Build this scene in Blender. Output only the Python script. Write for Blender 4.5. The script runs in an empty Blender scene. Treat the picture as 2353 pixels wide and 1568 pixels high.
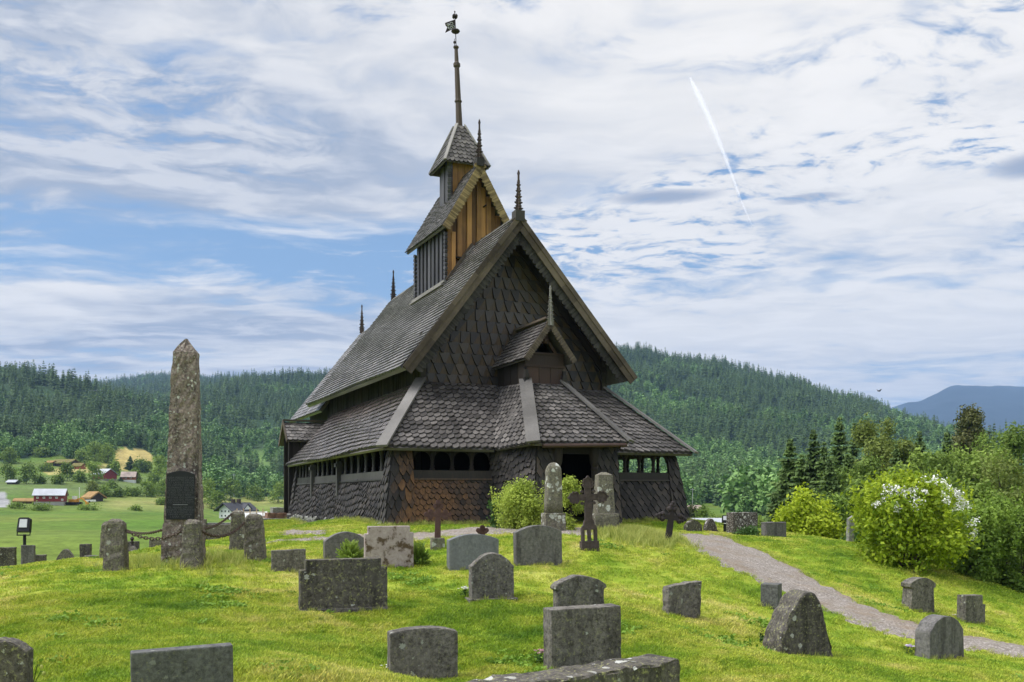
import bpy, bmesh, math, random
HAZE_D = 1.3e-4
import numpy as np
from mathutils import Vector, Matrix
random.seed(7)
RS = np.random.RandomState(11)
S = bpy.context.scene
COL = S.collection
F = 2100.0; CX = 1176.0; HZ = 1135.0      # focal length, centre and horizon of the survey photograph (pixels)
R = math.radians

def P(u, v, Y):
    return Vector(((u - CX) / F * Y, Y, (HZ - v) / F * Y))

# ---------------------------------------------------------------- objects
def tag(o, label=None, cat=None, group=None, kind=None):
    if label: o['label'] = label
    if cat: o['category'] = cat
    if group: o['group'] = group
    if kind: o['kind'] = kind
    return o

def empty(name, loc, rz=0, label=None, cat=None, group=None):
    o = bpy.data.objects.new(name, None)
    COL.objects.link(o)
    o.location = loc; o.rotation_euler = (0, 0, rz); o.empty_display_size = .3
    return tag(o, label, cat, group)

def link(name, me, parent=None, loc=None, rot=None):
    o = bpy.data.objects.new(name, me)
    COL.objects.link(o)
    if parent is not None: o.parent = parent
    if loc is not None: o.location = loc
    if rot is not None: o.rotation_euler = rot
    return o

def copy_tree(o, parent=None):
    c = o.copy(); COL.objects.link(c)
    if parent is not None: c.parent = parent
    for ch in list(o.children): copy_tree(ch, c)
    return c

def fast_mesh(name, V, Fc, mat=None, attrs=None, smooth=False):
    V = np.asarray(V, dtype=np.float32); Fc = np.asarray(Fc, dtype=np.int32)
    me = bpy.data.meshes.new(name)
    me.vertices.add(len(V)); me.vertices.foreach_set('co', V.ravel())
    k = Fc.shape[1]
    me.loops.add(Fc.size); me.loops.foreach_set('vertex_index', Fc.ravel())
    me.polygons.add(len(Fc))
    me.polygons.foreach_set('loop_start', np.arange(0, Fc.size, k, dtype=np.int32))
    if attrs:
        for an, (typ, dom, arr) in attrs.items():
            a = me.attributes.new(an, typ, dom)
            a.data.foreach_set({'FLOAT': 'value', 'FLOAT_COLOR': 'color', 'FLOAT_VECTOR': 'vector', 'INT': 'value'}[typ], np.asarray(arr).ravel())
    me.update(calc_edges=True)
    if smooth: me.polygons.foreach_set('use_smooth', np.ones(len(Fc), dtype=bool))
    if mat: me.materials.append(mat)
    return me

class MB:
    """collects faces; builds ONE mesh with a random value and a tone per face"""
    def __init__(s): s.v = []; s.f = []; s.r = []; s.t = []
    def face(s, pts, rnd=None, tone=0.0):
        i = len(s.v); s.v.extend([tuple(p) for p in pts])
        s.f.append(tuple(range(i, i + len(pts)))); s.r.append(random.random() if rnd is None else rnd); s.t.append(tone)
    def add(s, verts, faces, rnd=None, tone=0.0):
        i = len(s.v); s.v.extend([tuple(p) for p in verts])
        rr = random.random() if rnd is None else rnd
        for f in faces:
            s.f.append(tuple(i + k for k in f)); s.r.append(rr); s.t.append(tone)
    def hexa(s, b, t, rnd=None, tone=0.0):
        """b,t: 4 bottom / 4 top points counter clockwise from above"""
        s.add(list(b) + list(t), [(3, 2, 1, 0), (4, 5, 6, 7), (0, 1, 5, 4), (1, 2, 6, 5), (2, 3, 7, 6), (3, 0, 4, 7)], rnd, tone)
    def box(s, lo, hi, rnd=None, tone=0.0):
        (x0, y0, z0), (x1, y1, z1) = lo, hi
        s.hexa([(x0, y0, z0), (x1, y0, z0), (x1, y1, z0), (x0, y1, z0)], [(x0, y0, z1), (x1, y0, z1), (x1, y1, z1), (x0, y1, z1)], rnd, tone)
    def beam(s, p0, p1, w, h, up=(0, 0, 1), rnd=None, tone=0.0):
        p0 = Vector(p0); p1 = Vector(p1); d = (p1 - p0).normalized(); u = Vector(up)
        x = d.cross(u).normalized() * (w / 2); y = x.cross(d).normalized() * (h / 2)
        c = [-x - y, x - y, x + y, -x + y]
        s.add([p0 + k for k in c] + [p1 + k for k in c], [(0, 1, 2, 3), (7, 6, 5, 4), (0, 4, 5, 1), (1, 5, 6, 2), (2, 6, 7, 3), (3, 7, 4, 0)], rnd, tone)
    def tube(s, pts, rad, n=8, cap=True, rnd=None, tone=0.0):
        rings = []
        pts = [Vector(p) for p in pts]
        for i, p in enumerate(pts):
            d = (pts[min(i + 1, len(pts) - 1)] - pts[max(i - 1, 0)]).normalized()
            a = d.cross(Vector((0, 1, 0.01)) if abs(d.z) > .8 else Vector((0, 0, 1))).normalized(); b = d.cross(a)
            r = rad[i] if hasattr(rad, '__len__') else rad
            rings.append([p + (a * math.cos(k * 2 * math.pi / n) + b * math.sin(k * 2 * math.pi / n)) * r for k in range(n)])
        vs = [q for r_ in rings for q in r_]; fs = []
        for i in range(len(rings) - 1):
            for k in range(n):
                fs.append((i * n + k, i * n + (k + 1) % n, (i + 1) * n + (k + 1) % n, (i + 1) * n + k))
        if cap:
            fs.append(tuple(range(n - 1, -1, -1))); fs.append(tuple((len(rings) - 1) * n + k for k in range(n)))
        s.add(vs, fs, rnd, tone)
    def lathe(s, c, prof, n=10, rnd=None, tone=0.0, lean=(0, 0)):
        """prof: (radius, height) pairs"""
        vs = []; fs = []
        for (r, z) in prof:
            for k in range(n):
                t = (k + .5) * 2 * math.pi / n
                vs.append((c[0] + lean[0] * z + r * math.cos(t), c[1] + lean[1] * z + r * math.sin(t), c[2] + z))
        m = len(prof)
        for i in range(m - 1):
            for k in range(n):
                fs.append((i * n + k, i * n + (k + 1) % n, (i + 1) * n + (k + 1) % n, (i + 1) * n + k))
        fs.append(tuple(range(n - 1, -1, -1))); fs.append(tuple((m - 1) * n + k for k in range(n)))
        s.add(vs, fs, rnd, tone)
    def plate(s, outline, origin, ax, ay, t, rnd=None, tone=0.0):
        """2-D outline extruded by t along ax x ay (both ways half)"""
        o = Vector(origin); ax = Vector(ax); ay = Vector(ay); n = ax.cross(ay).normalized() * (t / 2)
        q = [o + ax * x + ay * y for x, y in outline]; m = len(q)
        s.add([p + n for p in q] + [p - n for p in q], [tuple(range(m)), tuple(range(2 * m - 1, m - 1, -1))] + [(i + m, (i + 1) % m + m, (i + 1) % m, i) for i in range(m)], rnd, tone)
    def strip(s, p0, p1, wdir, w, tdir, t, teeth=0, td=.08, rnd=None, tone=0.0, wob=0.0):
        """a board from p0 to p1, w wide along wdir, with a toothed lower edge"""
        p0 = Vector(p0); p1 = Vector(p1); wd = Vector(wdir).normalized(); tdv = Vector(tdir).normalized() * t
        n = max(1, teeth * 4) if teeth else 10
        prof = [0, .75, 1, .75]
        for i in range(n):
            pr = []
            for j in (i, i + 1):
                q = p0.lerp(p1, j / n); lo = w + (td * prof[j % 4] if teeth else wob * math.sin(j * 2.1))
                pr += [q, q + wd * lo]
            a, b, c, d = pr[0], pr[1], pr[3], pr[2]
            s.add([a, b, c, d, a + tdv, b + tdv, c + tdv, d + tdv], [(0, 1, 2, 3), (7, 6, 5, 4), (1, 5, 6, 2), (0, 3, 7, 4)] + ([(0, 4, 5, 1)] if i == 0 else []) + ([(3, 2, 6, 7)] if i == n - 1 else []), rnd, tone)
    def build(s, name, mat, parent=None, loc=None, rot=None, smooth=False):
        me = bpy.data.meshes.new(name)
        me.from_pydata(s.v, [], s.f)
        a = me.attributes.new('rnd', 'FLOAT', 'FACE'); a.data.foreach_set('value', np.array(s.r, dtype=np.float32))
        a = me.attributes.new('tone', 'FLOAT', 'FACE'); a.data.foreach_set('value', np.array(s.t, dtype=np.float32))
        if smooth: me.polygons.foreach_set('use_smooth', np.ones(len(s.f), dtype=bool))
        me.materials.append(mat); me.update()
        return link(name, me, parent, loc, rot)

TILES = {
    'point': [(-.5, .42), (-.13, 0), (.13, 0), (.5, .42)],
    'spear': [(-.5, .62), (-.1, 0), (.1, 0), (.5, .62)],
    'square': [(-.47, .03), (.47, 0)],
    'fish': [(-.5, .3), (-.32, .06), (0, 0), (.32, .06), (.5, .3)],
    'gable': [(-.5, .97), (-.10, 0), (.10, 0), (.5, .97)],
}
def shingles(mb, BL, BR, TR, TL, rows, w, shape='square', thick=.03, over=.7, jit=.0, tone=None, sag=0.0, gap=.96, wave=0.0, hide=None, odd_r=False, lj=.2, splay=.35):
    BL, BR, TR, TL = map(Vector, (BL, BR, TR, TL))
    def pt(u, v):
        p = BL.lerp(BR, u).lerp(TL.lerp(TR, u), v)
        if sag: p = p - N * sag * math.sin(math.pi * min(max(v, 0), 1))
        return p
    N = ((BR - BL) + (TR - TL)).cross((TL - BL) + (TR - BR)).normalized()
    H = ((TL - BL).length + (TR - BR).length) / 2
    dv = 1 / rows
    sh = TILES[shape]; ph = random.random() * 6
    for r in range(rows):
        v0 = r * dv
        wid = (pt(1, v0) - pt(0, v0)).length
        nc = max(1, round(wid / w)); du = 1 / nc
        odd = (r % 2) * .5 if not odd_r else random.random() - .5
        for c in range(-1, nc + 1):
            uc = (c + .5 + odd) * du
            if uc < -.01 or uc > 1.01: continue
            jv = random.uniform(-jit, jit) * dv + wave * dv * math.sin(uc * 9 + r * .6 + ph); ju = random.uniform(-jit, jit) * du * .25
            lift = thick * (1 + random.uniform(-lj, lj))
            poly = []
            for (sx, ty) in sh: poly.append((uc + ju + sx * du * gap, v0 + jv + ty * dv, ty))
            poly.append((uc + .5 * du * gap, min(v0 + dv * (1 + over), 1.0), 1 + over)); poly.append((uc - .5 * du * gap, min(v0 + dv * (1 + over), 1.0), 1 + over))
            top = []; bot = []; cen = pt(min(max(uc, 0), 1), v0 + dv * .55)
            for (uu, vv, t) in poly:
                uu = min(max(uu, 0), 1)
                p = pt(uu, vv); l = lift * (1.25 - .95 * t / (1 + over))
                top.append(p + N * l); bot.append(p + N * (l - thick) + (p - cen).normalized() * (thick * splay))
            if hide and hide(top[0]): continue
            m = len(poly)
            tn = tone(uc, v0) if tone else 0.0
            rr = random.random()
            i0 = len(mb.f); mb.add(top + bot, [tuple(range(m))] + [(i + m, (i + 1) % m + m, (i + 1) % m, i) for i in range(m) if i != m - 2], rr, tn)
            for k in range(i0 + 1, len(mb.f)): mb.r[k] = rr * .12 - .32; mb.t[k] = tn * .4      # end grain darkened so shadow lines between courses sit in the colour

def slab(mb, BL, BR, TR, TL, t=.06, inset=.02, rnd=.5):
    BL, BR, TR, TL = map(Vector, (BL, BR, TR, TL))
    N = ((BR - BL) + (TR - TL)).cross((TL - BL) + (TR - BR)).normalized()
    a = [p - N * inset for p in (BL, BR, TR, TL)]; b = [p - N * (inset + t) for p in (BL, BR, TR, TL)]
    mb.hexa(b, a, rnd)
# ---------------------------------------------------------------- node helpers
class G:
    def __init__(s, tree): s.t = tree
    def n(s, typ, **kw):
        nd = s.t.nodes.new(typ)
        for k, v in kw.items(): setattr(nd, k, v)
        return nd
    def put(s, sock, val):
        if isinstance(val, bpy.types.NodeSocket): s.t.links.new(val, sock)
        elif val is not None:
            if isinstance(val, (tuple, list)) and len(val) == 3 and sock.type == 'RGBA': val = (*val, 1)
            sock.default_value = val
    def m(s, op, a, b=0.0, c=None, clamp=False):
        nd = s.n('ShaderNodeMath', operation=op, use_clamp=clamp); s.put(nd.inputs[0], a); s.put(nd.inputs[1], b)
        if c is not None: s.put(nd.inputs[2], c)
        return nd.outputs[0]
    def vm(s, op, a, b=None):
        nd = s.n('ShaderNodeVectorMath', operation=op); s.put(nd.inputs[0], a)
        if b is not None: s.put(nd.inputs['Scale'] if op == 'SCALE' else nd.inputs[1], b)
        return nd.outputs[1] if op in ('LENGTH', 'DOT_PRODUCT') else nd.outputs[0]
    def noise(s, vec, scale, detail=3, rough=.55, dist=0.0):
        nd = s.n('ShaderNodeTexNoise'); s.put(nd.inputs['Vector'], vec)
        nd.inputs['Scale'].default_value = scale; nd.inputs['Detail'].default_value = detail
        nd.inputs['Roughness'].default_value = rough; nd.inputs['Distortion'].default_value = dist
        return nd.outputs[0]
    def voro(s, vec, scale, out=0, feature='F1'):
        nd = s.n('ShaderNodeTexVoronoi', feature=feature); s.put(nd.inputs['Vector'], vec); nd.inputs['Scale'].default_value = scale
        return nd.outputs[out]
    def ramp(s, fac, stops, interp='LINEAR'):
        nd = s.n('ShaderNodeValToRGB'); s.put(nd.inputs[0], fac); cr = nd.color_ramp; cr.interpolation = interp
        while len(cr.elements) < len(stops): cr.elements.new(.5)
        for e, (p, c) in zip(cr.elements, stops):
            e.position = p; e.color = (c, c, c, 1) if not hasattr(c, '__len__') else (*c, 1)
        return nd.outputs[0]
    def step(s, x, lo, hi):
        nd = s.n('ShaderNodeMapRange', interpolation_type='SMOOTHSTEP'); s.put(nd.inputs[0], x)
        nd.inputs[1].default_value = lo; nd.inputs[2].default_value = hi
        return nd.outputs[0]
    def mix(s, fac, a, b, blend='MIX'):
        nd = s.n('ShaderNodeMix', data_type='RGBA', blend_type=blend)
        s.put(nd.inputs[0], fac); s.put(nd.inputs[6], a); s.put(nd.inputs[7], b)
        return nd.outputs[2]
    def attr(s, name, out=2):
        nd = s.n('ShaderNodeAttribute', attribute_name=name); return nd.outputs[out]
    def mapv(s, vec, scale=(1, 1, 1), loc=(0, 0, 0), rot=(0, 0, 0)):
        nd = s.n('ShaderNodeMapping'); s.put(nd.inputs[0], vec)
        nd.inputs['Scale'].default_value = scale; nd.inputs['Location'].default_value = loc; nd.inputs['Rotation'].default_value = rot
        return nd.outputs[0]
    def obj(s): return s.n('ShaderNodeTexCoord').outputs['Object']
    def pos(s): return s.n('ShaderNodeNewGeometry').outputs['Position']
    def oran(s): return s.n('ShaderNodeObjectInfo').outputs['Random']
    def bump(s, h, strength=.5, dist=.02):
        nd = s.n('ShaderNodeBump'); s.put(nd.inputs['Height'], h); nd.inputs['Strength'].default_value = strength; nd.inputs['Distance'].default_value = dist
        return nd.outputs[0]

def material(name):
    m = bpy.data.materials.new(name); m.use_nodes = True; m.node_tree.nodes.clear()
    return m, G(m.node_tree)
def finish(m, g, color, rough=.8, bump=None, spec=.3, metal=0.0, trans=None, emit=None):
    b = g.n('ShaderNodeBsdfPrincipled'); g.put(b.inputs['Base Color'], color); g.put(b.inputs['Roughness'], rough)
    b.inputs['Specular IOR Level'].default_value = spec; b.inputs['Metallic'].default_value = metal
    if bump is not None: g.put(b.inputs['Normal'], bump)
    out = g.n('ShaderNodeOutputMaterial'); sh = b.outputs[0]
    if trans:
        t = g.n('ShaderNodeBsdfTranslucent'); g.put(t.inputs[0], color); mx = g.n('ShaderNodeMixShader'); mx.inputs[0].default_value = trans
        g.put(mx.inputs[1], sh); g.put(mx.inputs[2], t.outputs[0]); sh = mx.outputs[0]
    g.put(out.inputs[0], sh)
    return m
def scale3(c, k): return tuple(x * k for x in c)

def wood(name, dark, light, warm=None, rough=.55, spec=.4, grain=(14, 14, 2.0), warmth=1.0):
    """tarred or weathered timber: a value per board, grain, and bare warm wood where 'tone' is set"""
    m, g = material(name)
    o = g.obj(); rnd = g.attr('rnd'); tone = g.attr('tone')
    v = g.vm('ADD', g.mapv(o, grain), g.vm('SCALE', (7.3, 3.1, 5.7), g.m('MULTIPLY', rnd, 9.0)))
    gr = g.noise(v, 1.6, 5, .65)
    big = g.noise(o, .55, 3, .6)
    f = g.m('ADD', g.m('MULTIPLY', rnd, .55), g.m('MULTIPLY', gr, .5))
    f = g.m('ADD', f, g.m('MULTIPLY', g.m('SUBTRACT', big, .5), .9))
    c = g.ramp(f, [(.12, dark), (.55, tuple((a * .6 + b * .4) for a, b in zip(dark, light))), (.95, light)])
    if warm:
        wf = g.m('MULTIPLY', g.step(g.m('ADD', g.m('ADD', tone, g.m('MULTIPLY', rnd, .35)), g.m('MULTIPLY', gr, .45)), .5, 1.25), warmth)
        wc = g.ramp(gr, [(.3, scale3(warm, .35)), (.55, warm), (.8, scale3(warm, 1.35))])
        c = g.mix(wf, c, wc)
    return finish(m, g, c, g.ramp(gr, [(.3, rough - .12), (.7, rough + .15)]), g.bump(gr, .5, .012), spec)

M = {}
M['roof'] = wood('roof_shingle_wood', (.046, .041, .039), (.36, .335, .32), rough=.40, spec=.6, grain=(9, 9, 9))
M['roof_front'] = wood('gallery_shingle_wood', (.034, .030, .028), (.205, .186, .172), rough=.50, spec=.45, grain=(9, 9, 9))
M['roof_red'] = wood('reddish_shingle_wood', (.036, .031, .029), (.255, .222, .207), warm=(.13, .07, .055), rough=.46, spec=.6, grain=(9, 9, 9))
M['dark'] = wood('tarred_wood', (.012, .0105, .0105), (.085, .073, .066), warm=(.18, .09, .038), rough=.62, spec=.3)
M['darkplain'] = wood('tarred_plank', (.010, .0085, .008), (.05, .04, .035), rough=.7, spec=.2)
M['gable'] = wood('gable_shingle_wood', (.018, .0155, .0145), (.088, .077, .072), warm=(.16, .095, .035), rough=.45, spec=.45, warmth=.45)
M['brown'] = wood('brown_board', (.025, .014, .011), (.085, .045, .033), rough=.6)
M['grey'] = wood('weathered_grey_wood', (.10, .094, .088), (.37, .35, .33), rough=.75, spec=.2, grain=(9, 9, 9))
M['barge'] = wood('weathered_bargeboard', (.045, .034, .026), (.20, .158, .118), rough=.7, spec=.25, grain=(5, 5, 5))
M['bargedark'] = wood('dark_bargeboard', (.018, .016, .015), (.085, .078, .07), rough=.7, spec=.25, grain=(5, 5, 5))
M['gold'] = wood('golden_pine', (.022, .012, .008), (.54, .285, .095), rough=.6, spec=.3, grain=(8, 8, .45))
M['goldtrim'] = wood('ochre_bargeboard', (.11, .08, .038), (.42, .31, .15), rough=.7, spec=.25, grain=(6, 6, 4))
M['bluegrey'] = wood('grey_plank', (.03, .029, .035), (.13, .125, .14), rough=.65, spec=.3, grain=(9, 9, 1.0))
M['darkrail'] = wood('dark_rail_wood', (.022, .021, .021), (.095, .09, .088), rough=.65, spec=.3)
M['spire'] = wood('spire_wood', (.045, .032, .024), (.17, .12, .085), rough=.65, grain=(9, 9, 1.0))
M['finial'] = wood('finial_wood', (.035, .024, .022), (.12, .085, .075), rough=.7)
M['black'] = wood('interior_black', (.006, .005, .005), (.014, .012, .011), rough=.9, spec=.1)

def granite(name, dark, light, lichen=.5, lcol=(.42, .44, .38), ycol=(.33, .33, .14), stain=.5, speck=120, spotscale=9, rough=.8, moss=0.0, bump=.5):
    m, g = material(name)
    o = g.vm('ADD', g.obj(), g.vm('SCALE', (13.1, 7.7, 3.3), g.m('MULTIPLY', g.oran(), 5.0)))
    sp = g.noise(o, speck, 2, .7); md = g.noise(o, 14, 4, .65); big = g.noise(o, 2.2, 4, .6)
    f = g.m('ADD', g.m('MULTIPLY', sp, .2), g.m('ADD', g.m('MULTIPLY', g.noise(o, 24, 4, .8), .50), g.m('MULTIPLY', md, .30)))
    c = g.ramp(f, [(.40, dark), (.61, light)])
    c = g.mix(g.m('MULTIPLY', g.step(g.noise(g.mapv(o, (3.2, 3.2, .55)), 1.6, 4, .6), .47, .68), stain), c, (.016, .014, .013))
    c = g.mix(g.m('MULTIPLY', g.step(big, .5, .72), .35), c, scale3(light, .8))
    # lichen crusts: round pale spots in patches, and fine yellow-green specks
    wob = g.vm('ADD', o, g.vm('SCALE', g.n('ShaderNodeTexNoise').outputs[1], 0.0))
    vd = g.m('ADD', g.voro(o, spotscale), g.m('MULTIPLY', g.m('SUBTRACT', g.noise(o, 30, 4, .7), .5), .85))
    rsel = g.voro(o, spotscale, 1)
    sepr = g.n('ShaderNodeSeparateColor'); g.put(sepr.inputs[0], rsel)
    thr = g.m('MULTIPLY', g.m('POWER', sepr.outputs[0], 2.2), .50 * lichen + .06)
    patch = g.m('LESS_THAN', vd, g.m('MULTIPLY', thr, g.step(g.noise(o, 2.6, 3), .42, .62)))
    c = g.mix(g.m('MULTIPLY', patch, min(1, lichen * 1.6)), c, g.mix(sepr.outputs[1], lcol, scale3(lcol, .6)))
    fine = g.step(g.noise(o, 26, 5, .75), .575 - .05 * lichen, .66)
    c = g.mix(g.m('MULTIPLY', fine, min(1, lichen)), c, ycol)
    if moss:
        c = g.mix(g.m('MULTIPLY', g.step(g.m('ADD', g.noise(o, 6, 5, .7), 0), .5, .62), moss), c, (.085, .05, .022))
    bh = g.m('ADD', g.m('MULTIPLY', md, .7), g.m('MULTIPLY', sp, .3))
    return finish(m, g, c, rough, g.bump(bh, bump, .02), .25)
M['stone'] = granite('dark_granite', (.045, .04, .035), (.25, .23, .205), .55)
M['stonegrey'] = granite('grey_granite', (.085, .08, .077), (.22, .21, .2), .18, stain=.5)
M['stonelichen'] = granite('lichened_granite', (.035, .03, .026), (.16, .145, .125), .85, lcol=(.50, .50, .46), stain=.7)
M['stonepost'] = granite('chain_post_granite', (.045, .038, .032), (.24, .21, .18), 1.3, lcol=(.5, .51, .46), ycol=(.27, .27, .15), stain=.5, spotscale=10)
M['stonewhite'] = granite('white_spotted_stone', (.028, .021, .017), (.12, .10, .085), 1.5, lcol=(.62, .6, .57), ycol=(.5, .48, .44), stain=.3, spotscale=13)
M['stonepole'] = granite('spotted_column_stone', (.08, .07, .055), (.24, .22, .18), 1.7, lcol=(.62, .63, .58), ycol=(.26, .25, .15), stain=.5, spotscale=9)
M['stonesmooth'] = granite('polished_blue_granite', (.13, .135, .145), (.24, .245, .26), .06, stain=.15, rough=.35, bump=.12, speck=200)
M['stonepink'] = granite('pink_granite', (.32, .25, .24), (.50, .42, .40), .0, stain=.0, moss=.95, rough=.6, speck=160, bump=.2)
M['stoneobelisk'] = granite('pink_rough_granite', (.05, .038, .034), (.36, .285, .25), 1.1, lcol=(.52, .52, .48), ycol=(.36, .35, .29), stain=.75, spotscale=16, bump=.9)
M['stonetop'] = granite('dark_clean_granite', (.05, .05, .05), (.17, .17, .165), .3, stain=.5)
M['rubble'] = granite('rubble_stone', (.12, .12, .11), (.36, .36, .33), .5, stain=.2, bump=.9, spotscale=5, speck=40)
M['redstep'] = granite('red_stone', (.14, .07, .05), (.3, .17, .12), .3)

def plain(name, col, rough=.7, var=.35, scale=3.0, spec=.3, metal=0.0, bump=0.0):
    m, g = material(name); o = g.obj(); nz = g.noise(o, scale, 4, .65)
    c = g.ramp(nz, [(.25, scale3(col, 1 - var)), (.75, scale3(col, 1 + var))])
    return finish(m, g, c, rough, g.bump(nz, bump) if bump else None, spec, metal)
M['iron'] = plain('rusty_iron', (.075, .055, .053), .75, .5, 14, bump=.3)
M['ironred'] = plain('red_brown_iron', (.105, .055, .05), .7, .3, 14, bump=.2)
M['irondark'] = plain('dark_iron', (.035, .027, .027), .7, .4, 18, bump=.3)
M['chain'] = plain('rusty_chain', (.075, .05, .038), .75, .45, 25)
M['plaque'] = plain('blackened_bronze', (.014, .015, .016), .45, .3, 20)
M['letters'] = plain('worn_bronze_letters', (.075, .078, .08), .5, .5, 30)
M['platerule'] = plain('bright_rule', (.3, .31, .31), .5, .3, 30)
M['red'] = plain('red_paint', (.23, .035, .038), .7, .25, .4)
M['orange'] = plain('orange_stain', (.30, .10, .045), .7, .25, .4)
M['white'] = plain('white_paint', (.78, .78, .76), .6, .06, .5)
M['darkroof'] = plain('slate_roof', (.05, .052, .065), .6, .3, .6)
M['greyroof'] = plain('metal_roof', (.42, .44, .48), .5, .25, .25)
M['rustroof'] = plain('rusty_metal_roof', (.34, .27, .23), .6, .5, .35)
M['sod'] = plain('turf_roof', (.16, .14, .04), .9, .45, .8)
M['sodbrown'] = plain('dry_turf_roof', (.32, .2, .08), .9, .35, .8)
M['log'] = plain('dark_logs', (.06, .045, .038), .8, .4, .8)
M['concrete'] = plain('concrete', (.36, .35, .33), .8, .2, 1.0)
M['glassdark'] = plain('window_glass', (.03, .035, .045), .15, .2, 1, spec=.6)
M['carblue'] = plain('silver_blue_paint', (.42, .5, .6), .25, .1, 1, spec=.5)
M['cardark'] = plain('dark_blue_paint', (.03, .045, .07), .3, .1, 1, spec=.5)
M['tyre'] = plain('tyre_rubber', (.02, .02, .02), .8)
M['yellow'] = plain('yellow_paint', (.65, .30, .03), .5, .2, 1)
M['paleplank'] = plain('fresh_timber', (.55, .36, .22), .7, .2, 2)
M['tarp'] = plain('blue_tarp', (.05, .3, .55), .6)
M['lampblack'] = plain('black_lamp_housing', (.015, .016, .02), .5)
M['lampglass'] = plain('lamp_glass', (.62, .63, .66), .15, .05, 2, spec=.6)
M['wire'] = plain('galvanised_steel', (.2, .21, .22), .5)
M['pole'] = plain('grey_pole', (.55, .56, .55), .6)
M['petalwhite'] = plain('white_petal', (.85, .85, .83), .7, .05)
M['petalpink'] = plain('pink_petal', (.5, .24, .33), .7, .3, 30)
M['petallilac'] = plain('lilac_petal', (.62, .52, .74), .7, .2, 30)
M['petaldark'] = plain('dark_purple_petal', (.04, .008, .02), .7, .3, 30)
M['petalyellow'] = plain('yellow_petal', (.8, .6, .02), .7, .1)
M['bird'] = plain('dark_feathers', (.03, .026, .025), .8)
M['bark'] = plain('bark', (.07, .055, .042), .9, .5, 6, bump=.5)
M['birchbark'] = plain('pale_bark', (.3, .28, .25), .9, .5, 4, bump=.3)

def leafmat(name, dark, light, trans=.25, big=.35, rough=.6):
    m, g = material(name); rnd = g.attr('rnd')
    p = g.pos(); nz = g.noise(p, big, 3, .6)
    f = g.m('ADD', g.m('MULTIPLY', rnd, .6), g.m('MULTIPLY', nz, .7))
    f = g.m('ADD', f, g.m('MULTIPLY', g.m('SUBTRACT', g.oran(), .5), .35))
    c = g.ramp(f, [(.2, dark), (1.0, light)])
    return finish(m, g, c, rough, None, .25, trans=trans)
M['spruce'] = leafmat('spruce_needles', (.025, .05, .013), (.15, .235, .055), .18)
M['birch'] = leafmat('birch_leaves', (.07, .105, .018), (.27, .33, .07), .3)
M['dec'] = leafmat('green_leaves', (.065, .125, .018), (.29, .40, .07), .3)
M['hedge'] = leafmat('hedge_leaves', (.06, .125, .015), (.29, .42, .065), .3, big=1.2)
M['lilac'] = leafmat('bright_leaves', (.12, .22, .010), (.56, .66, .045), .35, big=1.5)
M['willow'] = leafmat('yellow_green_leaves', (.13, .21, .02), (.54, .64, .11), .3, big=2.0)
M['cypress'] = leafmat('cypress_sprays', (.05, .11, .012), (.28, .38, .06), .2, big=3)
M['herb'] = leafmat('dark_herb_leaves', (.025, .06, .012), (.09, .19, .04), .3, big=3)
M['herbleaf'] = leafmat('clover_leaves', (.09, .19, .018), (.26, .42, .05), .3, big=2)
M['pine'] = leafmat('brownish_pine_needles', (.04, .055, .016), (.15, .155, .045), .12)
M['fspruce'] = leafmat('far_spruce_needles', (.03, .07, .025), (.145, .235, .07), .0, big=.02)
M['fdec'] = leafmat('far_green_leaves', (.07, .15, .04), (.24, .40, .11), .0, big=.02)
def lawn_colour(g, p):
    big = g.noise(p, .42, 4, .6); mid = g.noise(p, 1.9, 4, .65); clov = g.noise(p, 7, 3, .7)
    f = g.m('ADD', g.m('MULTIPLY', big, .62), g.m('MULTIPLY', mid, .5))
    c = g.ramp(f, [(.38, (.095, .19, .014)), (.49, (.20, .30, .022)), (.59, (.33, .385, .045)), (.69, (.46, .44, .12)), (.80, (.52, .47, .2))])
    return g.mix(g.m('MULTIPLY', g.step(clov, .55, .66), .55), c, (.085, .18, .014))
m_, g = material('grass_blades'); rnd = g.attr('rnd')
M['grassblade'] = finish(m_, g, g.mix(1.0, lawn_colour(g, g.pos()), g.ramp(rnd, [(0, .75), (.85, 1.45), (1, (2.0, 1.8, 1.6))]), 'MULTIPLY'), .6, None, .25, trans=.3)
M['tallgrass'] = leafmat('tall_grass', (.18, .26, .035), (.58, .58, .17), .3, big=1.0)
# ---------------------------------------------------------------- sky
SUN_EL, SUN_AZ = R(56), R(-98)          # azimuth from +Y towards +X: a veiled sun high on the left, a little behind the viewer
W = bpy.data.worlds.new('World'); S.world = W; W.use_nodes = True
W.node_tree.nodes.clear(); g = G(W.node_tree)
d = g.n('ShaderNodeTexCoord').outputs['Generated']
sx = g.n('ShaderNodeSeparateXYZ'); g.put(sx.inputs[0], d)
dx, dy, dz = sx.outputs
sky = g.n('ShaderNodeTexSky', sky_type='NISHITA'); sky.sun_disc = False
sky.sun_elevation = SUN_EL; sky.sun_rotation = SUN_AZ; sky.altitude = 400; sky.air_density = 1.0; sky.dust_density = .6; sky.ozone_density = 2.0
def comb(x, y, z):
    c = g.n('ShaderNodeCombineXYZ'); g.put(c.inputs[0], x); g.put(c.inputs[1], y); g.put(c.inputs[2], z); return c.outputs[0]
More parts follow.
